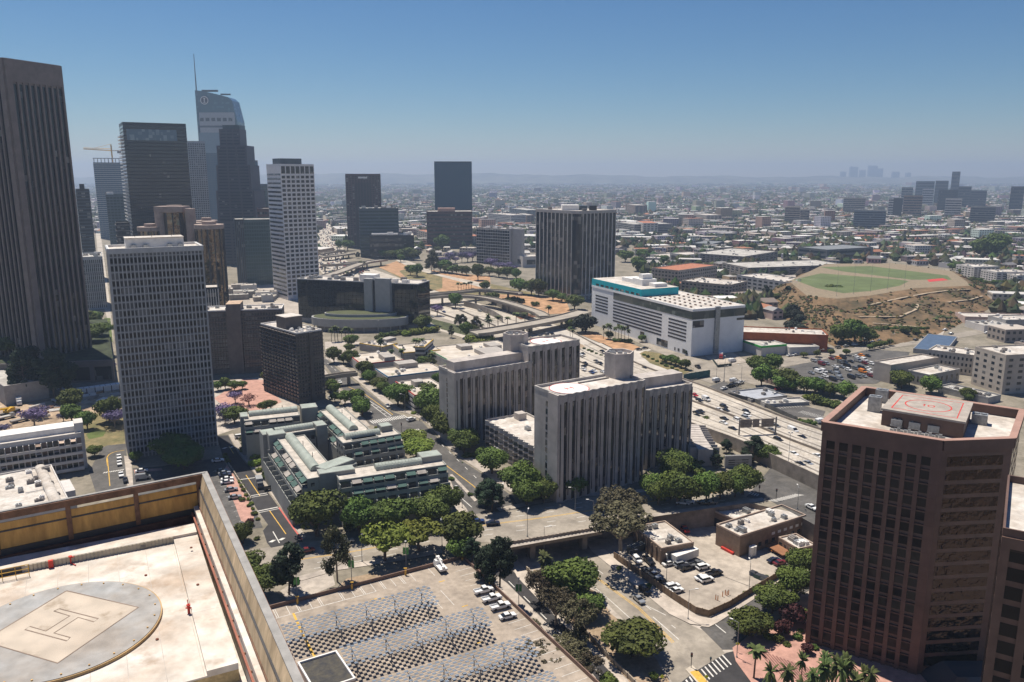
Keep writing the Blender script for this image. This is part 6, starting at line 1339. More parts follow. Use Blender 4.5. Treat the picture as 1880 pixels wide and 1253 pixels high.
def crown_palm(seed, h=4.5, fr=1.0):
    rg = random.Random(seed); b = MB(); t = MB(); t.bar((0,0,0), (0,0,h), .09, 7, .065)
    for k in range(34):
        a = rg.uniform(0, 6.28); el = rg.uniform(-.9, 1.25); L = fr*rg.uniform(.85, 1.15); d = Vector((cos(a), sin(a), 0)); p = Vector((0,0,h)); pr = p; s = Vector((-d.y, d.x, 0)); w0 = .05
        for j in range(5):
            q = Vector((0,0,h))+d*L*(j+1)/5*cos(el*.6)+Vector((0,0,1))*(sin(el)*L*(j+1)/5-.42*L*((j+1)/5)**2); w1 = [.17,.22,.2,.13,.02][j]; dr = Vector((0,0,-.35))*w1
            b.quad(pr, q, q+s*w1+dr, pr+s*w0+Vector((0,0,-.3))*w0); b.quad(q, pr, pr-s*w0+Vector((0,0,-.3))*w0, q-s*w1+dr); pr = q; w0 = w1
    return b, t
def crown_umbrella(seed, h=1.3):
    rg = random.Random(seed); b = MB(); t = MB(); t.bar((0,0,0), (0,0,.4), .06, 6, .05)
    for k in range(18):
        a = 2.4*k; rr = .85*sqrt((k+.5)/18); c = Vector((rr*cos(a), rr*sin(a), h*.82-.22*rr*rr+rg.uniform(-.04,.06))); leaves(b, c, .27, 90, .12, rg, .45, .2); t.bar((0,0,.36), c*1.0-Vector((0,0,.05)), .03, 4, .008)
    return b, t
def crown_hedge(seed):
    rg = random.Random(seed); b = MB(); t = MB(); t.bar((0,0,0),(0,0,.3),.05,4)
    for k in range(7): a = k*.9; leaves(b, (.45*cos(a), .45*sin(a), .42+rg.uniform(-.1,.2)), .42, 90, .16, rg, .8, .3)
    return b, t
PROTO = {}
def proto(kind):
    if kind in PROTO: return PROTO[kind]
    base, var = kind.rsplit('_', 1); s = int(var)+hash_(base)
    mk = dict(fig=lambda: crown_round(s, lobes=20, n=380, sz=.075), bright=lambda: crown_round(s, n=320, sz=.075, flat=.6), gen=lambda: crown_round(s, lobes=13, n=230, sz=.10, h=1.7), euc=lambda: crown_tall(s, clumps=24, n=190, sz=.085), dry=lambda: crown_round(s, lobes=30, n=95, sz=.07, h=2.1, trunk=.55, flat=.8, spread=.85, core=0, lr=(.14,.27)),
        pine=lambda: crown_tall(s, 3.0, 30, 260, .10, .95), jac=lambda: crown_round(s, lobes=13, n=110, sz=.085, h=1.6, trunk=.5, flat=.55, spread=.75), palm=lambda: crown_palm(s), fan=lambda: crown_palm(s, 2.6, 1.1), umb=lambda: crown_umbrella(s), plum=lambda: crown_round(s, lobes=10, n=120, sz=.14, h=1.4, trunk=.3),
        ivy=lambda: crown_round(s, lobes=14, n=110, sz=.16, h=1.7, trunk=.2, flat=.9), pink=lambda: crown_round(s, lobes=10, n=40, sz=.1, h=1.5, trunk=.5), shrub=lambda: crown_hedge(s), bshrub=lambda: crown_hedge(s))[base]
    b, t = mk(); lm = lf[dict(gen='fig', fan='palm', umb='bright', shrub='fig', bshrub='bright').get(base, base)]
    PROTO[kind] = (b.mesh('crown_'+base, lm), t.mesh('trunk_'+base, barkw if base in ('euc','dry','jac') else bark)); return PROTO[kind]
def hash_(s): return sum(ord(c)*7 for c in s)
KN = dict(fig=('tree','tree'), bright=('tree','tree'), gen=('tree','tree'), euc=('eucalyptus_tree','tree'), dry=('dry_tree','tree'), pine=('pine_tree','tree'), jac=('jacaranda_tree','tree'), palm=('palm_tree','palm'), fan=('palm_tree','palm'), umb=('tree','tree'), plum=('plum_tree','tree'), ivy=('ivy_tree','tree'), pink=('blossom_tree','tree'), shrub=('shrub','shrub'), bshrub=('shrub','shrub'))
DESC = dict(fig='dense dark green tree', bright='bright yellow green tree', gen='green street tree', euc='tall thin eucalyptus', dry='airy brownish gum tree', pine='dark upright conifer', jac='purple blossomed jacaranda', palm='tall thin palm', fan='leafy fan palm', umb='flat topped light green tree', plum='dark red leaved plum tree', ivy='dark ivy smothered tree', pink='bare branched pinkish tree', shrub='low dark green shrub', bshrub='low bright green shrub')
# landmarks used to word the labels: (x, y, name) in picture pixels
LM = [(60,640,'granite tower'),(300,640,'pale grid tower'),(430,620,'brown slab apartments'),(545,680,'brown corner apartments'),(650,560,'mirror glass block'),(665,605,'planted roof drum'),(540,400,'tall white grid tower'),(1055,470,'mullioned black tower'),(1200,590,'white storage building'),(930,740,'farther saw-tooth tower'),
      (1120,800,'near saw-tooth tower'),(940,810,'saw-tooth annex'),(620,840,'terraced apartments'),(540,880,'terraced apartments drive'),(80,830,'white terraced flats'),(1650,560,'hillside'),(1620,520,'playing field'),(1400,615,'orange walled building'),(1490,690,'tow yard'),(1800,680,'hospital block'),(1680,690,'cream concrete hall'),
      (720,1100,'parking deck'),(1000,960,'road bridge'),(1220,1000,'lot workshop'),(1400,965,'lot depot'),(1250,1060,'fenced lot'),(1600,1000,'brown tower'),(1440,1200,'pink plaza'),(1180,1060,'lower street'),(1020,1120,'ramp road'),(770,700,'red trimmed low block'),(680,670,'avenue crosswalk'),(860,640,'green trimmed garage'),
      (100,740,'building site'),(450,720,'pink plaza fountain court'),(900,460,'curved banded block'),(665,400,'wine red tower'),(830,360,'blue mirror tower'),(1400,800,'small garage'),(1430,900,'underpass crossing'),(1400,740,'freeway'),(870,570,'freeway curve'),(1280,540,'long apartments'),(720,470,'low banded block'),(1750,340,'far office cluster'),(240,900,'forecourt parking')]
ALLOBJ = []
def autolabel(items, maker):
    """items: list of (obj, px, py, desc, cat, group). Word every label from the nearest landmark and, where needed, an order from the left."""
    bk = {}
    for it in items:
        o, px, py = it[:3]; l = min(LM, key=lambda q: hypot(q[0]-px, (q[1]-py)*1.5)); dx, dy = px-l[0], py-l[1]
        rel = ('right of' if dx > 0 else 'left of') if abs(dx) > abs(dy)*1.4 else ('just below' if dy > 0 else 'just above')
        if hypot(dx, dy) > 140: rel = {'right of':'far right of','left of':'far left of','just below':'well below','just above':'well above'}[rel]
        bk.setdefault((it[3], rel, l[2]), []).append(it)
    OR = ['leftmost','second from left','third from left','fourth from left','fifth from left','sixth from left','seventh from left','eighth from left','ninth from left','tenth from left','eleventh from left','twelfth from left','thirteenth from left','fourteenth from left','fifteenth from left','sixteenth from left','seventeenth from left','eighteenth from left','nineteenth from left','twentieth from left']
    for (d, rel, l), L in bk.items():
        L.sort(key=lambda it: it[1])
        for k, it in enumerate(L):
            n = len(L); od = '' if n == 1 else (OR[k]+', ' if k < 20 and not (k == n-1 and n > 2) else 'rightmost, ' if k == n-1 else 'one of a far row, ')
            tag(it[0], f'{od}{d} {rel} the {l}', it[4], it[5])
TREES = []
def tree(kind, x, y, z, w, hs=1.0, grp=None, parts=True):
    """w: crown diameter in metres"""
    k = kind+'_'+str(R.randrange(4)); c, t = proto(k); nm, cat = KN[kind]; r = w/2
    root = bpy.data.objects.new(nm, None); COL.objects.link(root); root.location = (x, y, z); root.rotation_euler = (R.uniform(-.06,.06),R.uniform(-.06,.06),R.uniform(0,6.28)); root.scale = (r*R.uniform(.86,1.12), r*R.uniform(.86,1.12), r*hs*R.uniform(.85,1.15))
    for n_, me in (('crown', c), ('trunk', t)): o = bpy.data.objects.new(n_, me); COL.objects.link(o); o.parent = root
    p = PX(x, y, z+r*hs); TREES.append((root, p[0], p[1], DESC[kind], cat, grp or {'palm':'palm trees','shrub':'shrubs'}.get(cat, 'trees')))
    return root
def T(c, kind, spec, z=0.0, hs=1.0):
    """spec: list of (x, y_of_base, crown width in crop pixels)"""
    for s in spec:
        x, y, wp = s[:3]; p = g(c, x, y, z); d = PX(p.x, p.y, z)[2]; w = 1.28*wp/CR[c][2]*d/FL; tree(kind, p.x, p.y, z, w, s[3] if len(s) > 3 else hs)
def row(c, kind, pts, n, wp, z=0.0, hs=1.0, jit=.3):
    P = [g(c, *p, z) for p in pts]; Ls = [(P[i+1]-P[i]).length for i in range(len(P)-1)]; tot = sum(Ls)
    for k in range(n):
        s = tot*(k+.5)/n
        for i, l in enumerate(Ls):
            if s <= l: break
            s -= l
        p = P[i].lerp(P[i+1], min(1, s/l)); d = PX(p.x, p.y, z)[2]; w = 1.28*wp/CR[c][2]*d/FL*R.uniform(.85,1.15); tree(kind, p.x+R.uniform(-jit,jit)*w*.3, p.y+R.uniform(-jit,jit)*w*.3, z, w, hs*R.uniform(.9,1.1))
# --- close trees
T('c5', 'fig', [(545,850,255),(775,840,190),(945,830,210),(1165,790,215),(140,890,110),(160,350,70)])
T('c5', 'bright', [(1065,370,130),(1090,425,170),(800,430,75),(865,435,70),(935,430,80),(1000,420,60)], hs=.8)
T('c5', 'umb', [(915,985,225),(1100,930,240,.95)]); T('c5', 'euc', [(655,1100,140,1.1)]); T('c5', 'pine', [(390,1170,165,1.0),(1390,1000,80,.8)])
T('c5', 'fig', [(235,1180,190),(160,1080,170)]); T('c5', 'gen', [(1340,930,200),(720,830,60)]); T('d5', 'shrub', [(240,440+500,10)])
T('d2', 'gen', [(165,510,180)], z=-1); T('d2', 'pine', [(310,650,130,1.1),(395,665,150,1.05)], z=-1)
T('d2', 'pine', [(345,200,110,.85)]); T('d2', 'dry', [(1140,440,330,.8)]); T('d2', 'fig', [(1240,230,60)])
T('d2', 'fig', [(560,160,190),(665,145,150),(45,230,190)])
for a in ([(840,740,290,.8),(930,850,220,.8),(1215,1090,330,.78)],): T('d2', 'fig', a, z=LOW)
T('d2', 'fan', [(665,625,90)], z=LOW); T('d2', 'dry', [(640,760,170),(740,900,200),(870,1000,220),(640,1250,260,.7),(560,1330,220,.7),(520,1240,200,.9),(820,1230,230,.8),(700,1150,150,.8),(930,1270,200,.8)], z=LOW)
T('d2', 'dry', [(720,700,200,.7),(830,1080,180,.7)], z=LOW); T('d2', 'euc', [(600,1000,110,.7),(880,1010,110,.6)], z=LOW); T('d2', 'gen', [(1060,1330,130)], z=LOW); T('d2', 'fig', [(420,1300,160,.8),(860,1300,220,.8),(700,1330,220,.8)], z=LOW)
T('d2', 'gen', [(1130,570,36),(1310,690,45),(1345,1240,60)], z=LOW)
row('d3', 'fig', [(300,215),(620,205),(900,150)], 7, 165); row('d3', 'fig', [(250,195),(480,190)], 2, 150); T('d3', 'fig', [(420,105,170)])
T('d3', 'fig', [(880,985,235,.85),(1010,850,230,.85),(1130,760,220,.85),(1180,640,190,.85)], z=LOW); T('d3', 'plum', [(1130,920,140),(1070,980,110),(1215,1085,70)], z=LOW)
T('d3', 'gen', [(1200,910,80),(960,985,80)], z=LOW); T('d3', 'palm', [(905,1230,95,.62)], z=LOW)
for x, y, w in ((1175,1220,90),(1090,1280,110),(1290,1240,110),(1330,1190,100),(1370,1270,120),(1240,1290,110),(1440,1240,110),(1525,1270,90),(980,1330,110),(1410,1320,110),(1300,1360,120),(1570,1340,110),(1180,1360,110),(1480,1350,110)): T('d3', 'fan', [(x, y+90, w*.68, 1.9)], z=LOW)
T('d3', 'shrub', [(1010,930,60),(1040,1010,80),(1160,1000,60),(1100,1040,50),(1260,1060,50),(860,740,40),(760,855,20),(980,640,30)], z=LOW); T('d3', 'bshrub', [(1090,960,50),(990,1000,60),(1180,960,40)], z=LOW)
# around the saw-tooth towers
T('d5', 'fig', [(60,640,200),(140,790,200),(250,880,180),(430,1010,210),(610,1160,280),(20,560,160),(1600,1040,210)]); T('d5', 'pine', [(760,1130,70,.8),(830,1160,120,.7),(395,1200,110,.9)]); T('d5', 'gen', [(940,1150,170,.95),(1240,1060,100,1.2),(880,1140,90,1.2)]); T('d5', 'gen', [(680,1130,140)]); T('d5', 'shrub', [(1720,1000,90),(1760,1030,80),(330,900,60),(270,905,60),(170,1050,40),(200,1110,40),(290,1150,40)])
T('d5', 'dry', [(1250,1330,280,.8)])
T('f3', 'pine', [(290,1080,140,.75),(360,1130,110,.7),(460,960,110,.7),(780,1040,230,.62),(700,1080,120,.6)]); T('f3', 'fig', [(930,1070,270,.85)]); T('f3', 'gen', [(225,640,120),(380,650,100,1.2),(480,1050,90,1.1)]); T('f3', 'shrub', [(240,1060,70),(120,1090,160)])
row('f3', 'gen', [(1060,230),(1270,260),(1600,260),(1720,310)], 6, 180, hs=.9); row('f3', 'bshrub', [(1380,330),(1740,410)], 6, 110); T('f3', 'pine', [(1560,230,120,.6)]); row('f3', 'shrub', [(1300,600),(1480,640)], 4, 90)
T('f3', 'gen', [(830,50,200),(960,70,150)])
# avenue trees
row('f1', 'gen', [(60,300),(230,300),(300,330)], 4, 150); T('f1', 'fig', [(440,460,190),(490,520,160),(600,600,180),(650,640,150),(820,790,290),(890,800,200),(1130,860,220),(1300,880,260),(1240,1060,290),(1370,1160,320),(1580,1280,290),(1300,560,150)])
row('f1', 'gen', [(30,560),(60,640),(150,650)], 4, 120); row('f1', 'gen', [(160,760),(330,780),(430,880),(400,940)], 5, 170); T('f1', 'gen', [(260,110,120),(290,90,140),(260,170,110),(620,240,90)])
T('f1', 'palm', [(610,250,100,.7),(860,280,80,.7),(1020,210,90,.7),(1100,215,90,.7),(745,280,70,.6),(1130,290,70,.6),(1220,380,90,.8)]); T('f1', 'bshrub', [(590,1060,80),(1000,880,60),(970,1180,160),(1010,1230,220)])
T('f1', 'gen', [(760,520,150,.8),(1120,350,160),(1190,360,120),(1400,450,150)]); row('f1', 'bshrub', [(1640,60),(1880,110)], 5, 130)
# greens at the left
T('c2', 'pine', [(150,870,130,1.2),(175,840,110,1.2),(300,870,140,1.0),(340,850,90,.7),(110,820,90,.6)]); T('c2', 'gen', [(40,650,130),(400,530,110),(470,500,110),(430,560,120),(520,470,90),(515,330,80),(390,950,130),(395,1000,110),(620,960,110),(600,1000,130),(480,1040,90)])
T('c2', 'jac', [(190,1030,120),(220,980,90),(350,1000,60),(630,1030,100),(650,1010,90),(20,1070,70),(605,720,60)]); T('c2', 'fig', [(400,1240,130),(520,1190,80),(960,1210,230,.7),(1010,1260,200,.7),(1350,1150,50),(745,1220,60)]); T('c2', 'bshrub', [(1395,1200,60),(1385,1240,60),(620,490,40)])
T('c2', 'fig', [(30,640,150),(370,600,120),(430,560,140),(500,560,140),(560,530,110),(90,690,60)], z=12.8, hs=.8); T('c4', 'jac', [(245,900,80),(180,980,90),(190,1010,80)]); T('c4', 'pink', [(320,910,80)]); T('c4', 'gen', [(150,830,60),(190,820,60),(240,830,60),(285,820,50),(425,790,80),(240,1010,110),(440,930,60),(400,945,60),(790,890,60),(770,830,60)])
T('f5', 'bshrub', [(480,330,110),(500,400,100),(520,470,70)]); T('f5', 'shrub', [(380,270,110),(600,540,110),(560,360,60),(440,1000,60),(500,1150,60),(470,900,60),(350,760,70),(790,830,60),(840,900,60),(420,820,50)]); row('f5', 'shrub', [(180,300),(210,390)], 4, 45); row('f5', 'bshrub', [(320,560),(440,800),(520,980)], 9, 50); T('f5', 'fig', [(330,1170,210)]); T('f5', 'plum', [(430,1010,80)])
# freeway interchange and slope
row('f4', 'gen', [(640,220),(1060,240)], 5, 150, hs=.9); row('f4', 'euc', [(1180,400),(1240,360)], 2, 110, hs=.8); row('f4', 'gen', [(1270,370),(1640,420)], 7, 110); T('f4', 'gen', [(1040,430,150),(960,410,120),(850,260,90),(1740,470,150,1.2),(1780,420,100),(1330,130,160),(1480,790,160),(1690,1120,130),(240,130,150),(150,120,100)]); row('f4', 'jac', [(1270,300),(1700,250)], 7, 110); T('f4', 'jac', [(1270,880,140)])
T('f4', 'euc', [(1510,1000,90,.8),(1570,1000,90,.8),(1720,1080,130,.75),(1440,1130,70,.9),(1100,940,50,1.3)]); row('f4', 'palm', [(1500,590),(1680,560)], 6, 45, hs=.55); row('f4', 'palm', [(30,1180),(310,1160)], 7, 62, hs=.8); T('f4', 'palm', [(385,330,50,.5),(435,340,50,.5),(65,430,60,.4),(225,440,50,.4),(1850,1060,60),(1790,1060,60,.5)]); row('f4', 'bshrub', [(880,1110),(1260,1060)], 9, 110); row('f4', 'shrub', [(560,1150),(900,1080)], 6, 90); T('f4', 'gen', [(1100,1050,180),(1600,1130,160)]); row('f4', 'bshrub', [(1640,1180),(1880,1180)], 5, 150)
T('f4', 'pine', [(360,220,40,1.0)])
row('e6', 'palm', [(1000,505),(1380,440)], 8, 38, hs=.55); row('e6', 'gen', [(1180,300),(1330,320)], 3, 90, hs=1.1); T('e6', 'gen', [(1040,360,80),(1380,340,70),(1430,350,60),(1500,390,90),(1000,290,60)]); row('e6', 'shrub', [(1100,350),(1220,350)], 4, 50); T('e6', 'shrub', [(1280,370,50)]); row('e6', 'jac', [(1010,160),(1180,190)], 4, 60); row('e6', 'gen', [(1000,200),(1200,230)], 4, 60)
T('f2', 'ivy', [(220,320,230,1.0)]); T('f2', 'gen', [(390,130,160),(490,400,100,1.1),(870,430,95,1.0),(40,270,110)]); row('f2', 'palm', [(410,385),(740,440)], 8, 62, hs=.9); row('f2', 'palm', [(30,400),(90,400)], 2, 60, hs=.8); row('f2', 'gen', [(1080,640),(1400,760)], 6, 100, hs=1.0); T('f2', 'pine', [(1385,580,50,.6)]); row('f2', 'shrub', [(540,420),(760,440)], 4, 70); row('f2', 'shrub', [(860,570),(1300,780)], 8, 50); row('f2', 'shrub', [(180,500),(470,620)], 6, 40)
# right: street trees, hillside
T('e1', 'gen', [(520,350,90,1.2),(610,350,90,1.1),(560,340,80),(960,200,100,1.1),(1020,200,110,1.1),(1080,200,90),(1270,160,50),(1330,160,40),(1255,410,95),(1405,460,95),(1600,490,50),(1760,170,30),(930,150,60)]); row('e1', 'gen', [(720,270),(1010,255)], 4, 35); row('e1', 'gen', [(1080,235),(1210,205)], 5, 40); row('e1', 'ivy', [(700,140),(790,190)], 5, 70); row('e1', 'ivy', [(700,60),(740,110)], 3, 60); row('e1', 'shrub', [(660,190),(800,200)], 6, 40)
row('e2', 'gen', [(960,270),(1060,270)], 4, 60); row('e2', 'gen', [(700,270),(900,290)], 8, 32); T('e2', 'pine', [(735,255,25),(835,270,32)]); row('e2', 'gen', [(430,260),(600,270)], 7, 22); row('e2', 'gen', [(760,190),(950,120)], 9, 36); row('e2', 'shrub', [(1180,400),(1460,400)], 14, 26, z=3); row('e2', 'palm', [(1480,380),(1560,370)], 5, 22, hs=.5); row('e2', 'gen', [(1560,130),(1620,170)], 4, 40); row('e2', 'gen', [(1640,200),(1860,215)], 9, 30); T('e2', 'gen', [(115,100,60),(190,95,50),(255,110,40),(285,112,40),(170,140,70),(370,118,80,.6),(1690,80,90),(1740,90,110),(960,120,40)])
row('d4', 'gen', [(20,60),(400,120)], 7, 75); T('d4', 'gen', [(600,75,75),(715,90,65),(865,120,50)]); row('d4', 'shrub', [(240,130),(350,150)], 4, 50)
T('d4', 'bshrub', [(180,820,60),(200,780,50)], z=LOW)
autolabel(TREES, None)
# ================================================================== vehicles
paints = dict(white=mat('paint_white', (.72,.72,.71), .3, var=.02, spec=.6), silver=mat('paint_silver', (.38,.40,.42), .3, .5, var=.02), grey=mat('paint_grey', (.16,.165,.17), .3, .3, var=.02), black=mat('paint_black', (.015,.015,.018), .25, var=.02, spec=.6),
              red=mat('paint_red', (.42,.02,.02), .3, var=.02, spec=.6), maroon=mat('paint_maroon', (.14,.015,.02), .3, var=.02, spec=.6), blue=mat('paint_blue', (.02,.05,.16), .3, var=.02, spec=.6), navy=mat('paint_navy', (.015,.02,.045), .3, var=.02, spec=.6), yellow=mat('paint_yellow', (.65,.38,.03), .4, var=.03), orange=mat('paint_orange', (.6,.2,.03), .4, var=.03))
cgl = glass('car_glass', (.012,.014,.016), lightf=0, wave=0, spec=.8); tyre = mat('tyre', (.015,.015,.015), .9); lampm = mat('lamp_red', (.3,.01,.01), .4)
def side(b, prof, w0, w1=None):
    """extrude a side profile across the car, narrower at the top"""
    n = len(prof); zs = [p[1] for p in prof]; lo, hi = min(zs), max(zs); w1 = w1 or w0
    W_ = [w0+(w1-w0)*(z-lo)/(hi-lo) for z in zs]; i = len(b.v)
    b.v += [(p[0], -w/2, p[1]) for p, w in zip(prof, W_)] + [(p[0], w/2, p[1]) for p, w in zip(prof, W_)]
    for k in range(n): b.f.append((i+k, i+(k+1)%n, i+n+(k+1)%n, i+n+k)[::-1]); b.m.append(b.cur); b.c.append(b.col)
    b.f.append(tuple(range(i, i+n))); b.m.append(b.cur); b.c.append(b.col); b.f.append(tuple(range(i+2*n-1, i+n-1, -1))); b.m.append(b.cur); b.c.append(b.col)
SH = dict(
 sedan=dict(L=4.7, W=1.82, body=[(-2.35,.35),(2.3,.35),(2.38,.62),(2.2,.80),(1.15,.92),(-1.5,.95),(-2.3,.90),(-2.4,.6)], glass=[(1.05,.9),(.35,1.36),(-.9,1.38),(-1.75,.93)], roof=[(.38,1.34),(.3,1.43),(-.85,1.45),(-.95,1.36)], wh=1.42, r=.33),
 suv=dict(L=4.8, W=1.9, body=[(-2.35,.4),(2.3,.4),(2.38,.75),(2.2,1.0),(1.3,1.08),(-2.2,1.12),(-2.4,.8)], glass=[(1.2,1.06),(.65,1.62),(-1.9,1.64),(-2.25,1.1)], roof=[(.68,1.60),(.55,1.72),(-1.85,1.74),(-1.95,1.62)], wh=1.45, r=.37),
 pickup=dict(L=5.7, W=1.98, body=[(-2.8,.5),(2.75,.5),(2.85,.9),(2.65,1.12),(1.5,1.18),(-.55,1.18),(-.6,.75),(-2.7,.75),(-2.72,1.15),(-2.85,1.15)], glass=[(1.4,1.15),(.85,1.72),(-.35,1.74),(-.6,1.17)], roof=[(.88,1.7),(.75,1.84),(-.3,1.86),(-.4,1.72)], wh=1.8, r=.4),
 van=dict(L=5.6, W=2.0, body=[(-2.75,.4),(2.6,.4),(2.7,.9),(2.2,1.25),(1.5,1.35),(1.5,1.36),(.9,2.1),(-2.6,2.15),(-2.78,1.9)], glass=[(2.05,1.3),(1.05,2.03),(.75,2.03),(.75,1.3)], roof=[(.9,2.1),(.8,2.18),(-2.5,2.22),(-2.6,2.12)], wh=1.8, r=.36))
def car_meshes(kind, pm):
    s = SH[kind]; b = MB(); side(b, s['body'], s['W'], s['W']*.94); r = MB(); side(r, s['roof'], s['W']*.80)
    g_ = MB(); side(g_, s['glass'], s['W']*(.93 if kind != 'van' else .97), s['W']*(.78 if kind != 'van' else .9))
    b.v += [(x, y, z) for x, y, z in r.v]; o = len(b.v)-len(r.v); b.f += [tuple(i+o for i in f) for f in r.f]; b.m += r.m; b.c += r.c
    if kind == 'pickup':
        for y in (-.93, .93): b.box(-2.8, -.55, y-.05, y+.05, .7, 1.17)
    w_ = MB(); 
    w_.v = []; n = 12
    for k in range(n): t = 2*pi*k/n; w_.v.append((s['r']*cos(t), -.11, s['r']*sin(t)))
    for k in range(n): t = 2*pi*k/n; w_.v.append((s['r']*cos(t), .11, s['r']*sin(t)))
    w_.f = [(k, n+k, n+(k+1)%n, (k+1)%n) for k in range(n)]+[tuple(range(n)), tuple(range(2*n-1, n-1, -1))]; w_.m = [0]*(n+2); w_.c = [(0,0,0)]*(n+2)
    return b, g_, w_, s
CM = {}
def car(kind, col, x, y, z, hd, parts, desc=None, grp=None, collect=None, sc=1.0):
    k = (kind, col, parts)
    if k not in CM:
        b, g_, w_, s = car_meshes(kind, paints[col])
        if parts: CM[k] = (b.mesh('body', paints[col]), g_.mesh('car_glass', cgl), w_.mesh('wheel', tyre), s)
        else:
            m = MB(); 
            for q, ci in ((b, 0), (g_, 1)): o = len(m.v); m.v += q.v; m.f += [tuple(i+o for i in f) for f in q.f]; m.m += [ci]*len(q.f); m.c += q.c
            for sx in (-1, 1):
                for sy in (-1, 1): o = len(m.v); m.v += [(a+sx*s['wh'], c+sy*(s['W']/2-.1), e+s['r']) for a, c, e in w_.v]; m.f += [tuple(i+o for i in f) for f in w_.f]; m.m += [2]*len(w_.f); m.c += w_.c
            CM[k] = (m.mesh(kind, [paints[col], cgl, tyre]),)
    nm = {'sedan':'sedan_car','suv':'suv','pickup':'pickup_truck','van':'van'}[kind]
    if parts:
        root = bpy.data.objects.new(nm, None); s = CM[k][3]
        for n_, me, loc in [('body', CM[k][0], (0,0,0)), ('windows', CM[k][1], (0,0,0))]+[('wheel', CM[k][2], (sx*s['wh'], sy*(s['W']/2-.1), s['r'])) for sx in (-1,1) for sy in (-1,1)]: o = bpy.data.objects.new(n_, me); COL.objects.link(o); o.parent = root; o.location = loc
    else: root = bpy.data.objects.new(nm, CM[k][0])
    COL.objects.link(root); root.location = (x, y, z); root.rotation_euler = (0,0,hd); root.scale = (sc,)*3
    p = PX(x, y, z); CARS.append((root, p[0], p[1], desc or f"{col} {dict(sedan='sedan', suv='SUV', pickup='pickup truck', van='van')[kind]}", {'pickup':'pickup','van':'van'}.get(kind, 'car'), grp or 'cars')); return root
CARS = []
def cars(c, z, hdpx, spec, parts=True, grp=None):
    for s in spec:
        x, y, col, kind = s[:4]; p = g(c, x, y, z); hp = s[4] if len(s) > 4 else hdpx; q = g(c, x+hp[0]*.2, y+hp[1]*.2, z); hd = atan2(q.y-p.y, q.x-p.x); car(kind, col, p.x, p.y, z+.17, hd, parts, grp=grp)
S_, U_, P_, V_ = 'sedan', 'suv', 'pickup', 'van'
G1 = 'cars on the freeway'
cars('f3', 4.2, (500,210), [(95,300,'red',S_),(150,360,'black',S_),(228,350,'white',V_),(430,435,'black',U_),(455,478,'black',S_),(372,470,'white',S_),(690,498,'black',U_),(700,538,'white',U_),(680,565,'silver',U_),(590,592,'white',U_),(120,505,'black',S_),(165,490,'black',S_),(435,575,'black',S_),(428,622,'white',S_),(535,692,'black',S_),(1030,665,'grey',U_),(975,705,'grey',S_),(1225,712,'white',V_),(1335,790,'black',S_),(1055,820,'black',U_),(1235,980,'white',S_),(1510,1005,'white',S_),(1310,1100,'black',S_),(1400,1090,'silver',S_)], grp=G1)
cars('f3', .1, (1,-.3), [(110,708,'grey',S_),(100,748,'white',S_),(190,772,'black',S_),(215,745,'grey',U_),(570,858,'maroon',S_),(545,760,'white',S_),(145,885,'black',S_,(1,3)),(210,892,'black',S_,(1,3)),(270,682,'white',S_,(1,5)),(322,708,'white',S_,(1,5)),(390,728,'black',S_,(1,5)),(340,640,'grey',U_,(500,210))], grp='cars on the terrace behind the towers')
cars('f2', 1.0, (700,300), [(412,545,'black',S_),(532,575,'black',S_),(660,630,'black',U_),(900,740,'black',S_),(342,660,'grey',S_),(390,684,'black',S_),(215,684,'black',S_),(200,722,'black',S_),(195,752,'white',S_),(290,788,'blue',S_),(320,772,'white',S_),(418,782,'white',S_),(162,584,'white',S_),(188,575,'black',S_)], parts=False, grp=G1)
cars('f2', .15, (1,-.1), [(835,522,'black',S_),(905,508,'black',S_)], parts=False); cars('f2', .15, (700,420), [(1510,725,'black',P_)], parts=False)
cars('f3', .2, (4,-1), [(345,130,'white',V_),(545,135,'white',V_),(510,195,'black',P_),(560,180,'grey',P_),(435,222,'white',S_),(1055,228,'red',S_),(1050,275,'navy',S_),(1020,285,'white',S_),(1540,605,'white',V_),(620,155,'white',P_)], parts=False, grp='vehicles in the lots beyond the freeway')
cars('d3', .2, (2,.2), [(1242,238,'white',S_,(2,1)),(490,212,'white',S_),(520,206,'white',U_),(610,212,'black',S_),(655,208,'grey',S_)])
cars('d2', .2, (6,-.5), [(258,270,'blue',S_),(352,282,'navy',S_)]); cars('c5', .2, (5,-1), [(490,938,'maroon',S_),(705,887,'silver',S_)])
cars('d3', LOW+.05, (300,260), [(232,780,'silver',S_),(268,728,'black',U_)]); cars('d2', LOW+.05, (5,4), [(920,634,'white',S_),(750,1088,'white',V_),(705,1195,'white',V_)])
cars('d3', LOW+.05, (4,-1), [(220,548,'white',U_,(2,2)),(292,556,'black',P_,(2,2)),(410,568,'white',S_),(478,575,'silver',U_),(510,594,'black',U_),(572,575,'grey',P_),(608,590,'white',U_),(672,627,'black',P_),(600,650,'white',S_),(628,665,'white',U_),(430,704,'white',U_),(453,727,'white',S_),(290,618,'grey',P_,(3,2)),(318,638,'silver',P_,(3,2)),(366,680,'black',P_,(3,2)),(1022,549,'navy',S_),(1058,564,'maroon',S_),(497,368,'red',P_,(2,2))], grp='vehicles parked in the fenced lot')
cars('d1', 1.02, (4,-1), [(1685,485,'white',P_),(1740,540,'white',P_),(1800,594,'white',P_),(1850,660,'white',S_)], grp='white vehicles parked along the deck edge')
cars('f1', .1, (4,-1), [(972,960,'white',U_),(700,802,'white',S_,(2,2))]); cars('f1', .1, (2,2), [(205,655,'grey',S_),(40,705,'white',S_),(150,525,'white',S_)], parts=False)
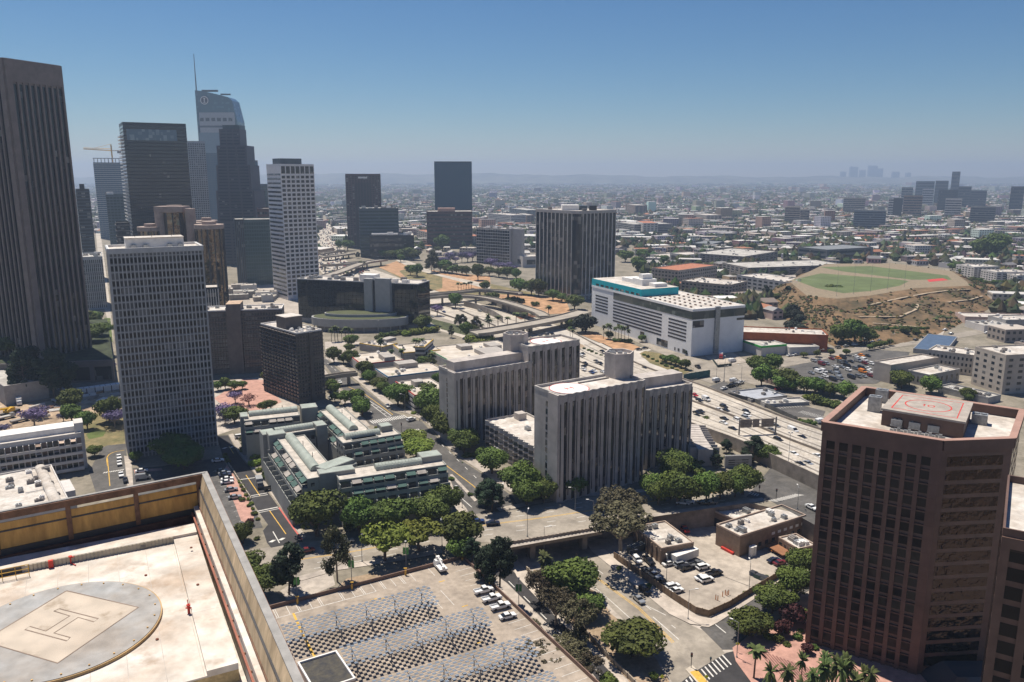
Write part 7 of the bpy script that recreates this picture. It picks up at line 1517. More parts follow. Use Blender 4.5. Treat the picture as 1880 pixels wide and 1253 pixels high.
cars('f5', .1, (4,-.6), [(108,372,'white',S_),(145,478,'grey',S_),(175,498,'silver',S_),(185,522,'navy',S_),(205,558,'white',S_),(203,590,'white',S_),(243,664,'silver',S_),(280,740,'silver',S_),(330,134,'white',U_),(648,650,'black',P_)], grp='cars parked in the forecourt')
cars('f6', .1, (1,4), [(1245,1150,'white',S_),(1250,1215,'white',S_)]); cars('c3', .1, (4,-.5), [(790,84,'white',S_),(798,122,'silver',V_),(795,175,'grey',S_),(675,105,'white',S_,(1,4)),(700,135,'black',S_,(1,4)),(1215,26,'white',S_)])
for k in range(7): cars('e1', .15, (3,-.4), [(900+k*42+R.uniform(-8,8), 228-k*7, R.choice(['white','black','grey','silver']), R.choice([S_,U_]))], parts=False, grp='cars along the cross road')
cars('e1', .15, (3,-.5), [(225,320,'black',P_,(3,2)),(690,262,'white',S_),(720,258,'white',S_),(745,252,'silver',S_),(800,243,'black',S_),(1330,182,'black',S_),(1375,172,'black',S_),(1690,146,'white',S_),(1510,150,'silver',S_),(1480,130,'white',S_),(400,290,'white',V_),(850,600,'white',V_)], parts=False)
rr = random.Random(21)
for j in range(6):      # the tow yard
    for k in range(11):
        if rr.random() < .38: continue
        x = 780+k*31+j*8+rr.uniform(-5,5); y = 292+j*20-k*3+rr.uniform(-3,3)
        if 1110 < x: continue
        cars('e1', .15, (3,1), [(x, y, rr.choice(['white','white','white','silver','black','grey','silver','black','silver','grey','white','orange','maroon']), rr.choice([S_,U_,V_]))], parts=False, grp='cars packed in the tow yard')
def ontrack(i0, i1, n, t0, t1, seed):
    rg = random.Random(seed)
    for _ in range(n):
        i = rg.randrange(i0, i1); t = rg.choice([.105,.175,.245,.315,.385,.455,.545,.615,.685,.755,.825,.895]); p = lane(t, i).lerp(lane(t, i+1), rg.random()); q = lane(t, i+1)-lane(t, i); car(rg.choice([S_,S_,U_,V_]), rg.choice(['white','white','silver','black','black','grey','red','blue']), p.x, p.y, p.z+.06, atan2(q.y, q.x), False, grp='cars in the distant freeway traffic')
ontrack(2, 30, 62, 0, 1, 1); ontrack(38, 78, 34, 0, 1, 2)
autolabel(CARS, None)
def rigid(name, lb, cat, x, y, z, hd, pieces, grp=None):
    t = thing(name, lb, cat, (x, y, z), hd, grp)
    for nm, m, fn in pieces: b = MB(); fn(b); b.build(nm, m, t)
    return t
def cyly(b, x, y, z, r, w, n=12):
    i = len(b.v)
    for s_ in (-1, 1):
        for k in range(n): t = 2*pi*k/n; b.v.append((x+r*cos(t), y+s_*w/2, z+r*sin(t)))
    for k in range(n): b.f.append((i+k, i+n+k, i+n+(k+1)%n, i+(k+1)%n)); b.m.append(b.cur); b.c.append(b.col)
    b.f.append(tuple(range(i, i+n))); b.f.append(tuple(range(i+2*n-1, i+n-1, -1))); b.m += [b.cur]*2; b.c += [b.col]*2
def H_(c, x, y, dx, dy, z=0): p = g(c, x, y, z); q = g(c, x+dx, y+dy, z); return p, atan2(q.y-p.y, q.x-p.x)
def truck(lb, c, x, y, z, dx, dy, Lb, cabcol, boxm, hb=2.6, boom=False, grp=None):
    p, hd = H_(c, x, y, dx, dy, z)
    wh = [(k, yy) for k in (Lb/2+.9, -Lb/2+1.2, -Lb/2+2.4) for yy in (-.95, .95)]
    pc = [('cargo_box', boxm, lambda b: b.box(-Lb/2, Lb/2, -1.2, 1.2, .9, .9+hb)), ('cab', paints[cabcol], lambda b: (side(b, [(Lb/2+.1,.6),(Lb/2+2.2,.6),(Lb/2+2.25,1.4),(Lb/2+1.7,2.5),(Lb/2+.1,2.55)], 2.3, 2.1))), ('windscreen', cgl, lambda b: b.box(Lb/2+1.0, Lb/2+2.02, -1.0, 1.0, 1.55, 2.2)), ('chassis', darkm, lambda b: b.box(-Lb/2, Lb/2+2, -.5, .5, .5, .9))]+[('wheel', tyre, (lambda k, yy: lambda b: cyly(b, k, yy, .5, .5, .3))(k, yy)) for k, yy in wh]
    if boom: pc.append(('boom', whitep, lambda b: (b.bar((-1.5,0,2.0),(2.8,0,3.4),.22,6), b.box(2.5,3.4,-.5,.5,2.6,3.5), b.cyl(-1.5,0,.5,1.2,2.2,10))))
    return rigid('box_truck' if not boom else 'bucket_truck', lb, 'truck', p.x, p.y, z, hd, pc, grp)
truck('red cabbed lorry with a pale trailer in the yard beside the white storage building', 'f2', 1775, 600, .15, 5, 90, 9, 'red', whitep)
truck('white bucket truck with its boom folded at the far corner of the parking deck', 'd1', 1395, 335, 1.02, -60, -70, 3.6, 'white', whitep, .6, True)
truck('grey flat fronted delivery truck stopped on the drive beside the terraced apartments', 'f5', 525, 610, .1, 14, 40, 4.2, 'grey', mat('truck_grey', (.3,.31,.32), .5))
truck('white haulage truck parked beside the dark conifers on the building site', 'f6', 200, 580, .1, 6, 20, 5, 'white', whitep); truck('flatbed of pale pipes on the building site', 'f6', 600, 570, .1, 60, 22, 8, 'white', roofg, .7); truck('dark flatbed truck in the middle of the building site', 'f6', 185, 775, .1, 60, -14, 6, 'grey', concdark, .6); truck('grey flatbed truck at the left edge of the building site', 'f6', 40, 742, .1, 60, -14, 6, 'silver', roofg, .6)
p, hd = H_('d3', 500, 545, 40, -14, LOW)
rigid('trailer', 'long white box trailer standing beside the brick workshop', 'trailer', p.x, p.y, LOW, hd, [('box', whitep, lambda b: b.box(-5,5,-1.25,1.25,.9,3.5)), ('chassis', darkm, lambda b: b.box(-4.5,4.5,-.6,.6,.4,.9)), ('wheel', tyre, lambda b: cyly(b, -3.4, -1, .45, .45, .3)), ('wheel', tyre, lambda b: cyly(b, -3.4, 1, .45, .45, .3)), ('wheel', tyre, lambda b: cyly(b, -2.3, -1, .45, .45, .3)), ('wheel', tyre, lambda b: cyly(b, -2.3, 1, .45, .45, .3))])
p, hd = H_('d3', 228, 485, 40, -16, LOW); rigid('trailer', 'dark low storage trailer beneath the gum tree by the workshop', 'trailer', p.x, p.y, LOW, hd, [('box', mat('dark_container', (.05,.06,.065), .6), lambda b: b.box(-4,4,-1.3,1.3,.2,2.6)), ('roof_ribs', metalg, lambda b: [b.box(-3.9+k*.9,-3.7+k*.9,-1.3,1.3,2.6,2.66) for k in range(9)])])
p, hd = H_('f6', 110, 690, 60, -22, .1)
rigid('mobile_crane', 'yellow mobile crane with a lowered boom on the building site', 'crane', p.x, p.y, .1, hd, [('carrier', mat('crane_dark', (.07,.07,.07)), lambda b: b.box(-5,5,-1.3,1.3,.7,1.6)), ('cab', paints['yellow'], lambda b: side(b, [(-3,1.6),(2,1.6),(2,3.4),(-.5,3.6),(-3,2.8)], 2.6)), ('boom', paints['yellow'], lambda b: b.bar((0,0,3.2),(-22,0,7),.6,4,.35))]+[('wheel', tyre, (lambda a, c: lambda b: cyly(b, a, c, .6, .6, .4))(a, c)) for a in (-4,-2,2,4) for c in (-1.2,1.2)])
# ------------------------------------------------------------------ site clutter, bins, fences, lamps
rr = random.Random(9)
PL = []
for k in range(34):
    x = rr.uniform(560,1230) if k < 22 else rr.uniform(330,620); y = rr.uniform(430,600) if k < 22 else rr.uniform(600,720)
    p, hd = H_('f6', x, y, rr.choice([40,50]), rr.uniform(-25,10), .05); L = rr.uniform(3,9); wd = rr.uniform(1,3); m = rr.choice([whitep, mat('timber', (.38,.25,.15)), concdark, mat('rust', (.2,.12,.09)), roofg]); t = bpy.data.objects.new('material_pile', None); COL.objects.link(t); t.location = (p.x, p.y, .05); t.rotation_euler = (0,0,hd)
    b = MB()
    for j in range(4): b.box(-L/2+rr.uniform(-.3,.3), L/2, -wd/2+j*wd/4, -wd/2+j*wd/4+wd*.2, 0, rr.uniform(.4,1.2))
    o = b.build('load', m, t, kind='stuff'); q = PX(p.x, p.y, 0); PL.append((t, q[0], q[1], {'white_paint':'white','timber':'timber','concrete_dark':'dark grey','rust':'rusty','roof_grey':'pale grey'}[m.name]+' building material pile', 'pile', 'material piles on the building site'))
autolabel(PL, None)
p, hd = H_('f6', 1090, 440, 60, -8, .05); rigid('site_cabin', 'long white site cabin with ribbed roof behind the dark timber frames', 'cabin', p.x, p.y, .05, hd, [('wall', whitep, lambda b: b.box(-13,13,-2,2,0,3)), ('roof_ribs', roofg, lambda b: [b.box(-12.5+k*2.6,-12.2+k*2.6,-2.1,2.1,3,3.15) for k in range(10)])])
p, hd = H_('f6', 1060, 470, 60, -8, .05); rigid('timber_frame', 'row of dark timber shoring frames in front of the site cabin', 'frame', p.x, p.y, .05, hd, [('post', mat('dark_timber', (.06,.04,.03)), (lambda k: lambda b: b.box(-11+k*4,-10.6+k*4,-.2,.2,0,3.6))(k)) for k in range(6)])
def fence(c, z, pts, h, m, name, lb, cat='fence', th=.12, posts=3.0, top=None):
    P = [g(c, *p, z) for p in pts]; t = thing(name, lb, cat, (*P[0], z)); b = MB(); pb = MB()
    for i in range(len(P)-1):
        a, q = P[i]-P[0], P[i+1]-P[0]; d_ = (q-a); L = d_.length; d_ /= L; b.obox((a+q)/2, d_, L/2, th/2, 0, h)
        n = max(1, int(L/posts))
        for k in range(n): pp = a+d_*(L*(k+.5)/n); pb.obox(pp, d_, .12, th, 0, h+.15)
    b.build('panel', m, t); pb.build('posts', m if top is None else top, t, kind='stuff')
tf = mat('tan_fence', (.22,.155,.10), .85, var=.12, scale=.8)
fence('d3', LOW+.05, [(85,525),(250,640),(440,772),(565,852),(640,872),(760,818),(930,712),(1100,612),(1175,578)], 2.2, tf, 'lot_fence', 'long tan board fence round the street sides of the fenced lot')
fence('d2', LOW+.05, [(560,560),(640,640),(860,880),(1040,1080),(1250,1290)], 1.3, mat('low_kerb_wall', (.34,.29,.23)), 'low_wall', 'low pale wall along the path beside the ramp road', 'wall', .3)
fence('f2', .15, [(1345,880),(1410,865),(1650,825)], 4.0, mat('teal_screen', (.03,.10,.105), .7), 'mesh_screen', 'dark teal mesh screen on the freeway crossing beside the corner lot')
fence('f2', .15, [(1680,640),(1740,720),(1900,700)], 1.6, mat('dark_net', (.04,.06,.055)), 'mesh_fence', 'dark mesh fence round the yard of the red lorry')
fence('f3', .2, [(480,300),(790,370),(1130,520),(1280,590)], 2, mat('chain_mesh', (.12,.12,.115)), 'mesh_fence', 'grey chain fence between the freeway verge and the striped lot')
fence('f3', .2, [(770,40),(820,110),(1100,200),(1270,240)], 2.2, mat('pinkish_wall', (.38,.29,.24)), 'boundary_wall', 'curved pale wall under the trees at the corner of the tow yard', 'wall', .4)
fence('d5', .1, [(1700,790),(1740,880),(1790,960)], 7, zc, 'concrete_wall', 'tall stained concrete wall right of the near saw-tooth tower', 'wall', 6)
fence('f5', .05, [(215,395),(320,560),(440,745),(430,760)], .8, mat('pave_wall', (.42,.37,.3)), 'kerb_wall', 'thin pale kerb wall between the forecourt and the drive', 'wall', .25)
for k, (x, y, m, cc) in enumerate([(903,628,'navy','dark blue'),(928,642,'grey','green grey'),(966,655,'silver','pale grey')]):
    p, hd = H_('d3', x, y, 30, 12, LOW); mm = mat('bin_'+m, {'navy':(.03,.06,.11),'grey':(.05,.11,.10),'silver':(.22,.25,.26)}[m], .6)
    rigid('dumpster', cc+' dumpster in the row by the lot fence', 'dumpster', p.x, p.y, LOW+.05, hd, [('bin', mm, lambda b: b.prism([(-1,-.8),(1,-.8),(1,.8),(-1,.8)], 0, 1.2, taper=1.08)), ('lid', darkm, lambda b: b.box(-1.08,1.08,-.86,.86,1.2,1.3))], 'dumpsters by the lot fence')
for k, (x, y) in enumerate([(682,770),(694,775),(722,752),(738,742),(748,748),(757,742)]):
    p = g('d3', x, y, LOW); rigid('bollard', 'orange bollard in the small cluster standing on the open lot', 'bollard', p.x, p.y, LOW+.05, 0, [('post', paints['orange'], lambda b: b.cyl(0,0,.13,0,1.5,8)), ('cap', darkm, lambda b: b.cyl(0,0,.14,1.5,1.6,8))], 'orange bollards on the open lot')
for k in range(6):
    p, hd = H_('d3', 1012+k*16, 492+k*5, 3, -8, LOW); rigid('bench_table', 'yellow picnic bench in front of the small tan office', 'bench', p.x, p.y, LOW+.05, hd, [('top', paints['orange'], lambda b: b.box(-.8,.8,-.3,.3,.7,.78)), ('leg', darkm, lambda b: b.box(-.6,-.5,-.2,.2,0,.7)), ('leg', darkm, lambda b: b.box(.5,.6,-.2,.2,0,.7))], 'yellow benches by the tan office')
LP = []
def lamp(c, x, y, z, h, kind='arm', desc='slim grey street lamp', hd=None):
    p = g(c, x, y, z); t = bpy.data.objects.new('street_lamp', None); COL.objects.link(t); t.location = (p.x, p.y, z); t.rotation_euler = (0,0,hd if hd is not None else R.choice([0, pi, 1.5]))
    b = MB(); b.bar((0,0,0),(0,0,h),.11,6,.07); b.cyl(0,0,.25,0,.5,8); b.build('pole', metalg, t)
    if kind == 'arm': b = MB(); b.bar((0,0,h),(1.8,0,h+.4),.06,5); b.build('arm', metalg, t); b = MB(); b.box(1.6,2.5,-.18,.18,h+.32,h+.5); b.build('lamp_head', whitep, t)
    if kind == 'twin':
        for s_ in (-1, 1): b = MB(); b.bar((0,0,h-.3),(s_*.6,0,h),.05,5); b.cyl(s_*.6,0,.3,h,h+.55,8); b.build('lamp_head', whitep, t)
    if kind == 'banner':
        b = MB(); b.box(-.25,.25,-.2,.2,h,h+.25); b.build('lamp_head', whitep, t)
        for s_ in (-1, 1): b = MB(); b.box(s_*.12, s_*.85, -.03, .03, h*.55, h*.80) if s_ > 0 else b.box(-.85,-.12,-.03,.03,h*.55,h*.80); b.build('banner', mat('banner_green', (.10,.30,.08), .7), t)
    q = PX(p.x, p.y, z); LP.append((t, q[0], q[1], desc, 'street lamp', 'street lamps')); return t
for x, y in ((400,560),(775,440),(1150,345),(1540,250)): lamp('d1', x, y-20, 0, 9, 'banner', 'street lamp with paired green banners', 0)
lamp('d2', 345, 640, LOW, 11, 'banner', 'street lamp with paired green banners', 0); lamp('d2', 512, 790, LOW, 9, 'banner', 'street lamp with paired green banners', 0)
lamp('c5', 1228, 905, 0, 9, 'twin', 'twin globe street lamp'); lamp('c5', 790, 990, 0, 9, 'arm'); lamp('d2', 565, 355, 0, 8.5, 'arm', hd=1.4); lamp('d2', 970, 290, 0, 9, 'arm', hd=3); lamp('d2', 668, 470, LOW, 10, 'arm', hd=0); lamp('d2', 163, 180, 0, 8); lamp('d2', 412, 180, 0, 8); lamp('d2', 860, 190, 0, 8)
for x, y in ((172,640),(392,690),(877,715),(520,885)): lamp('d3', x, y, LOW, 9, 'arm', 'brown pole lamp')
lamp('d3', 805, 1110, LOW, 10, 'arm', hd=2.5); lamp('d3', 1160, 240, 0, 8); lamp('f3', 1175, 1060, 4.8, 12, 'twin', 'tall freeway lamp'); lamp('f3', 570, 320, .2, 9); lamp('f3', 915, 200, .2, 9); lamp('f3', 430, 130, .2, 9); lamp('f3', 628, 185, .2, 12); lamp('f2', 1815, 880, .2, 14); lamp('f2', 1725, 830, .2, 9); lamp('f4', 630, 1110, 0, 11); lamp('f1', 900, 860, .1, 9, 'arm', hd=3.1)
for k in range(5): lamp('e2', 1050+k*75, 250-k*10, 20, 24, 'arm', 'tall floodlight mast')
for x, y in ((840,300),(1080,240),(1200,215)): lamp('e1', x, y, .2, 9)
autolabel(LP, None)
# traffic signals
for k, (c, x, y, z, lb) in enumerate([('d3',538,1170,LOW,'traffic signal on the small yellow hatched island'),('f1',860,1090,.1,'traffic signal at the avenue crosswalk'),('d3',935,165,.1,'left traffic signal at the crossing near the freeway underpass'),('d3',1035,185,.1,'right traffic signal at the crossing near the freeway underpass')]):
    p = g(c, x, y, z); rigid('traffic_signal', lb, 'traffic signal', p.x, p.y, z, 0, [('pole', darkm, lambda b: b.cyl(0,0,.09,0,4.2,6)), ('housing', darkm, lambda b: b.box(-.25,.25,-.2,.2,3.2,4.3)), ('lens', lampm, lambda b: b.box(-.13,.13,-.25,-.2,3.95,4.2))])
for k, (x, y, m) in enumerate([(808,1045,'yellow'),(625,1240,'yellow'),(367,1240,'yellow')]):
    p = g('d3', x, y+35, LOW); rigid('crossing_sign', ['yellow diamond crossing sign at the corner of the pink plaza','yellow green crossing sign on the traffic island','yellow crossing sign at the bottom edge beside the sapling'][k], 'sign', p.x, p.y, LOW, 0, [('post', metalg, lambda b: b.cyl(0,0,.05,0,2.4,6)), ('plate', mat('sign_yellow', (.55,.6,.03), .5), lambda b: b.bar((0,-.06,2.6),(0,.0,2.6),.55,4))])
# gantry over the freeway
p0 = g('f3', 603, 790, 3.2); p1 = g('f3', 1023, 745, 4.3); t = thing('sign_gantry', 'freeway sign gantry seen from behind with three dark panels', 'sign gantry', (*p0, 3.3)); d_ = p1-p0; b = MB(); b.cyl(0,0,.35,0,8.5,8); b.build('post', concdark, t); b = MB(); b.cyl(d_.x,d_.y,.35,.8,9.3,8); b.build('post', concdark, t)
b = MB(); b.bar((0,0,8.0),(d_.x,d_.y,8.4),.3); b.bar((0,0,6.2),(d_.x,d_.y,6.6),.3); b.build('truss', concdark, t)
for a, c in ((.03,.33),(.36,.53),(.60,.93)): b = MB(); b.obox(d_*(a+c)/2, d_.normalized(), d_.length*(c-a)/2, .25, 4.9, 8.6); b.build('sign_panel', mat('sign_back', (.20,.165,.14), .7, var=.2, scale=.8), t)
# ------------------------------------------------------------------ people
def person_mesh():
    me = bpy.data.meshes.new('person_base')
    V = [(0,0,.95),(0,0,1.2),(0,0,1.42),(0,0,1.53),(0,.01,1.66),(0,.0,1.76),(.09,0,.9),(.11,.05,.5),(.11,.0,.08),(.11,-.14,.04),(-.09,0,.9),(-.12,-.12,.5),(-.12,-.02,.1),(-.12,-.16,.05),(.2,0,1.40),(.25,.03,1.13),(.24,-.10,.90),(-.2,0,1.40),(-.25,-.02,1.13),(-.24,-.16,.93)]
    E = [(0,1),(1,2),(2,3),(3,4),(4,5),(0,6),(6,7),(7,8),(8,9),(0,10),(10,11),(11,12),(12,13),(2,14),(14,15),(15,16),(2,17),(17,18),(18,19)]
    rad = [.15,.14,.15,.06,.10,.08,.10,.07,.05,.04,.10,.07,.05,.04,.07,.05,.035,.07,.05,.035]
    me.from_pydata(V, E, []); o = bpy.data.objects.new('person_base', me); COL.objects.link(o); m = o.modifiers.new('s', 'SKIN'); m.use_smooth_shade = True
    for v, r in zip(me.skin_vertices[0].data, rad): v.radius = (r, r)
    me.skin_vertices[0].data[0].use_root = True; o.modifiers.new('u', 'SUBSURF').levels = 1
    dg = bpy.context.evaluated_depsgraph_get(); out = bpy.data.meshes.new_from_object(o.evaluated_get(dg)); bpy.data.objects.remove(o); return out
pme = person_mesh(); skin = mat('skin', (.35,.2,.14), .6)
for k, (c, x, y, z, shirt, trs, lb) in enumerate([('d3',207,718,LOW,(.05,.03,.03),(.03,.03,.04),'person in dark clothes walking along the lot pavement'),('d3',652,1140,LOW,(.03,.12,.16),(.03,.03,.04),'person in a teal top on the striped crosswalk'),('f1',856,1018,.1,(.04,.04,.05),(.06,.05,.05),'person in dark clothes crossing the avenue'),('d2',868,492,LOW,(.05,.05,.06),(.04,.04,.04),'person in grey clothes by the mouth of the underpass')]):
    p = g(c, x, y, z); me = pme.copy(); o = bpy.data.objects.new('person', me); COL.objects.link(o); o.location = (p.x, p.y, z+.16)
    sm_, tm = mat('shirt%d' % k, shirt, .8), mat('trousers%d' % k, trs, .8); hair = mat('hair_dark', (.02,.012,.01), .7); [me.materials.append(m) for m in (tm, sm_, skin, hair)]
    for f in me.polygons: zc_ = f.center.z; f.material_index = 0 if zc_ < .93 and abs(f.center.x) < .2 else (3 if zc_ > 1.74 or (zc_ > 1.62 and f.center.y > .03) else (2 if zc_ > 1.50 or (abs(f.center.x) > .2 and zc_ < 1.12) else 1))
    tag(o, lb, 'person')
# ================================================================== the city beyond
ROADS = [ [tuple(G(*p)) for p in [(590,395),(575,470),(575,530),(760,610),(1000,700),(1060,730),(1350,830),(1560,930),(1560,800),(1340,715),(1150,650),(985,575),(880,550),(745,505),(690,480),(640,455),(625,430),(600,395)]],
    [tuple(g('e1', *p)) for p in [(200,270),(640,265),(1180,185),(1500,145),(1900,70),(1900,125),(1500,180),(1200,228),(760,345),(200,400)]], [tuple(g('e2', *p, 0)) for p in [(700,255),(1000,120),(1300,100),(1650,140),(1830,215),(1790,320),(1560,450),(1050,490),(850,420)]],
    [tuple(g('e1', *p)) for p in [(640,300),(1310,215),(1330,420),(1100,480),(800,470)]], [tuple(g('f4', *p)) for p in [(560,200),(900,220),(1880,500),(1880,640),(1060,760),(900,480),(560,330)]] ]
BOX = [(min(p[0] for p in f)-3, max(p[0] for p in f)+3, min(p[1] for p in f)-3, max(p[1] for p in f)+3) for f in FEET]
ADD = []
def free(x, y, r):
    for (a, b_, c, d) in BOX:
        if a-r < x < b_+r and c-r < y < d+r: return False
    for P in ROADS:
        if inside((x, y), P): return False
    return True
PAL = [(.58,.55,.51),(.46,.42,.37),(.38,.33,.28),(.52,.45,.38),(.30,.26,.23),(.60,.59,.58),(.34,.25,.20),(.26,.25,.25),(.50,.40,.32),(.42,.40,.40),(.20,.17,.155)]
RF = [(.60,.58,.55),(.50,.48,.46),(.38,.36,.34),(.28,.27,.265),(.64,.63,.61),(.33,.15,.09),(.22,.18,.155),(.18,.175,.18),(.45,.40,.35)]
CN = {0:'white',1:'beige',2:'tan',3:'cream',4:'brown',5:'white',6:'russet',7:'grey',8:'sandy',9:'pale grey',10:'dark brown'}
def dims(rg, D):
    t = rg.random()
    if t < .62: w_, d_, h = rg.uniform(10,17), rg.uniform(9,15), rg.uniform(4,7.5)
    elif t < .9: w_, d_, h = rg.uniform(18,36), rg.uniform(13,22), rg.uniform(7,13)
    elif t < .985: w_, d_, h = rg.uniform(35,75), rg.uniform(22,40), rg.uniform(6,11)
    else: w_, d_, h = rg.uniform(22,40), rg.uniform(18,26), rg.uniform(16,34)
    k = max(1, D/3600); return w_*k, d_*k, h*(k**.35)
ANG = [.35, .35+pi/2, .12, -.28]
wmat, rmat = attrmat('city_wall'), attrmat('city_roof'); gmat = mat('city_window', (.035,.037,.04), .4)
def house_part(bw, br, bg, x, y, w_, d_, h, a, wc, rc, gable, wins):
    u = Vector((cos(a), sin(a))); v = Vector((-u.y, u.x)); c = Vector((x, y)); q = [c+u*s*w_/2+v*t*d_/2 for s, t in ((-1,-1),(1,-1),(1,1),(-1,1))]
    bw.col = wc; bw.prism(q, 0, h, bot=False); br.col = rc
    if gable:
        r0, r1 = c-u*w_/2*.9, c+u*w_/2*.9; hh = h+d_*.22; e = [c+u*s*(w_/2+.4)+v*t*(d_/2+.4) for s, t in ((-1,-1),(1,-1),(1,1),(-1,1))]
        br.quad((*e[0],h),(*e[1],h),(*r1,hh),(*r0,hh)); br.quad((*e[2],h),(*e[3],h),(*r0,hh),(*r1,hh)); br.quad((*e[1],h),(*e[2],h),(*r1,hh)); br.quad((*e[3],h),(*e[0],h),(*r0,hh))
    else: br.prism([c+(p-c)*.97 for p in q], h+.01, h+.3, bot=False)
    if wins:
        n = max(1, int(h/3.3))
        for k in range(n):
            z0 = h*(k+.32)/n; z1 = h*(k+.75)/n
            for (p0, p1) in ((q[0], q[1]), (q[1], q[2]), (q[3], q[0])):
                L = (p1-p0).length; t_ = (p1-p0)/L; nn = Vector((t_.y, -t_.x))*.06; m = max(1, min(12, int(L/4)))
                for j in range(m): a0 = p0+t_*(L*(j+.25)/m)+nn; a1 = p0+t_*(L*(j+.75)/m)+nn; bg.quad((*a0,z0),(*a1,z0),(*a1,z1),(*a0,z1))
rg = random.Random(77); HS = []; tries = 0; spots = []
while len(HS) < 290 and tries < 9000:
    tries += 1; px = rg.uniform(560, 1900); py = rg.uniform(415, 560) if rg.random() < .8 else rg.uniform(560, 700)
    if px < 1180 and py > 470: continue
    if py > 560 and px < 1500: continue
    p = G(px, py); w_, d_, h = dims(rg, 1000); h = min(h, 15)
    if not free(p.x, p.y, max(w_, d_)*.62): continue
    if any(abs(p.x-s[0]) < (w_+s[2])*.6 and abs(p.y-s[1]) < (w_+s[2])*.6 for s in spots): continue
    spots.append((p.x, p.y, max(w_, d_))); k = rg.randrange(11); bw, br, bg = MB(), MB(), MB(); gab = w_ < 18 and rg.random() < .45; rc = rg.choice(RF)
    house_part(bw, br, bg, 0, 0, w_, d_, h, 0, PAL[k], rc, gab, True); nm = 'house' if w_ < 18 else 'low_building'
    t = bpy.data.objects.new(nm, None); COL.objects.link(t); t.location = (p.x, p.y, 0); t.rotation_euler = (0,0,rg.choice(ANG)); bw.build('wall', wmat, t, attr=True); br.build('roof', rmat, t, attr=True); bg.build('glazing', gmat, t, kind='stuff')
    if not gab and rg.random() < .7:
        for _ in range(rg.randrange(1, 5)): b = MB(); x, y = rg.uniform(-w_*.35, w_*.35), rg.uniform(-d_*.35, d_*.35); b.box(x-.9, x+.9, y-.7, y+.7, h+.3, h+1.5); b.build('roof_unit', metalg, t)
    HS.append((t, px, py, f"{CN[k]} {'gabled house' if gab else ('flat roofed house' if w_ < 18 else 'flat roofed low building')}", 'house' if w_ < 18 else 'building', 'houses and low buildings of the city beyond'))
autolabel(HS, None)
# a first belt of single trees between those houses
n0 = len(TREES); TREES2 = TREES[n0:]; cnt = 0; nt_ = 0
while cnt < 150 and nt_ < 3000:
    nt_ += 1; px = rg.uniform(600, 1900); py = rg.uniform(420, 575)
    if px < 1180 and py > 470: continue
    p = G(px, py)
    if not free(p.x, p.y, 4): continue
    tree(rg.choice(['gen','gen','gen','ivy','fig','pine','palm']), p.x, p.y, 0, rg.uniform(8, 15) if rg.random() < .9 else 17, 1.0, 'trees between the houses'); cnt += 1
    if DESC['palm'] == TREES[-1][3] or DESC['pine'] == TREES[-1][3]: TREES[-1][0].scale = (3.2, 3.2, 3.2)
autolabel(TREES, None)
# everything farther: one mass of roofs, one mass of trees
bw, br, bg = MB(), MB(), MB(); bt = MB(); rg = random.Random(99)
def far_spot():
    t = rg.random(); px = rg.uniform(-500, 2500); py = 333.5+ (rg.random()**1.35)*95
    if t > .82: py = rg.uniform(420, 585); px = rg.uniform(480 if py < 460 else 1180, 2500)
    return px, py, G(px, py)
def clash(p, r): return any(abs(p.x-s[0]) < r+s[2]*.55 and abs(p.y-s[1]) < r+s[2]*.55 for s in spots)
N = 0
for _ in range(30000):
    px, py, p = far_spot(); D = p.y
    if D > 14000: continue
    a = rg.choice(ANG); w_, d_, h = dims(rg, D)
    # streets: keep a lattice of gaps
    sx, sy = p.x*cos(.35)+p.y*sin(.35), -p.x*sin(.35)+p.y*cos(.35)
    if D < 3000 and ((sx % 95) < 14 or (sy % 180) < 16): continue
    if D < 2600 and not free(p.x, p.y, max(w_, d_)*.6): continue
    if D < 1400:
        h = min(h, 12); w_, d_ = min(w_, 40), min(d_, 22)
        if clash(p, max(w_, d_)*.5): continue
        if D < 1100: spots.append((p.x, p.y, max(w_, d_)))
    k = rg.randrange(11); wc = tuple(min(.8, c*rg.uniform(.85, 1.3)) for c in PAL[k]); house_part(bw, br, bg, p.x, p.y, w_, d_, h, a, wc, rg.choice(RF), w_ < 17 and rg.random() < .4, D < 2600); N += 1
bw.build('far_city', wmat, None, attr=True); br.build('far_city_roofs', rmat, None, attr=True); bg.build('far_city_windows', gmat)
for n_ in ('far_city', 'far_city_roofs', 'far_city_windows'): bpy.data.objects[n_]['kind'] = 'stuff'
TG = [(.065,.078,.038),(.085,.095,.045),(.05,.06,.035),(.11,.11,.06),(.08,.072,.05)]
def blob(x, y, r, h, c):
    bt.col = tuple(v*rg.uniform(.7,1.25) for v in c); n = 5; i = len(bt.v); top = (x+rg.uniform(-.3,.3)*r, y+rg.uniform(-.3,.3)*r, h)
    a0 = rg.random()*6; ring = [(x+r*rg.uniform(.7,1.15)*cos(a0+2*pi*k/n), y+r*rg.uniform(.7,1.15)*sin(a0+2*pi*k/n), h*rg.uniform(.35,.65)) for k in range(n)]; low = [(x+r*.6*cos(a0+2*pi*k/n), y+r*.6*sin(a0+2*pi*k/n), 0) for k in range(n)]
    bt.v += [top]+ring+low
    for k in range(n):
        j = (k+1)%n
        for f in ((i, i+1+k, i+1+j), (i+1+k, i+1+n+k, i+1+n+j, i+1+j)): bt.f.append(f); bt.m.append(0); bt.c.append(bt.col)
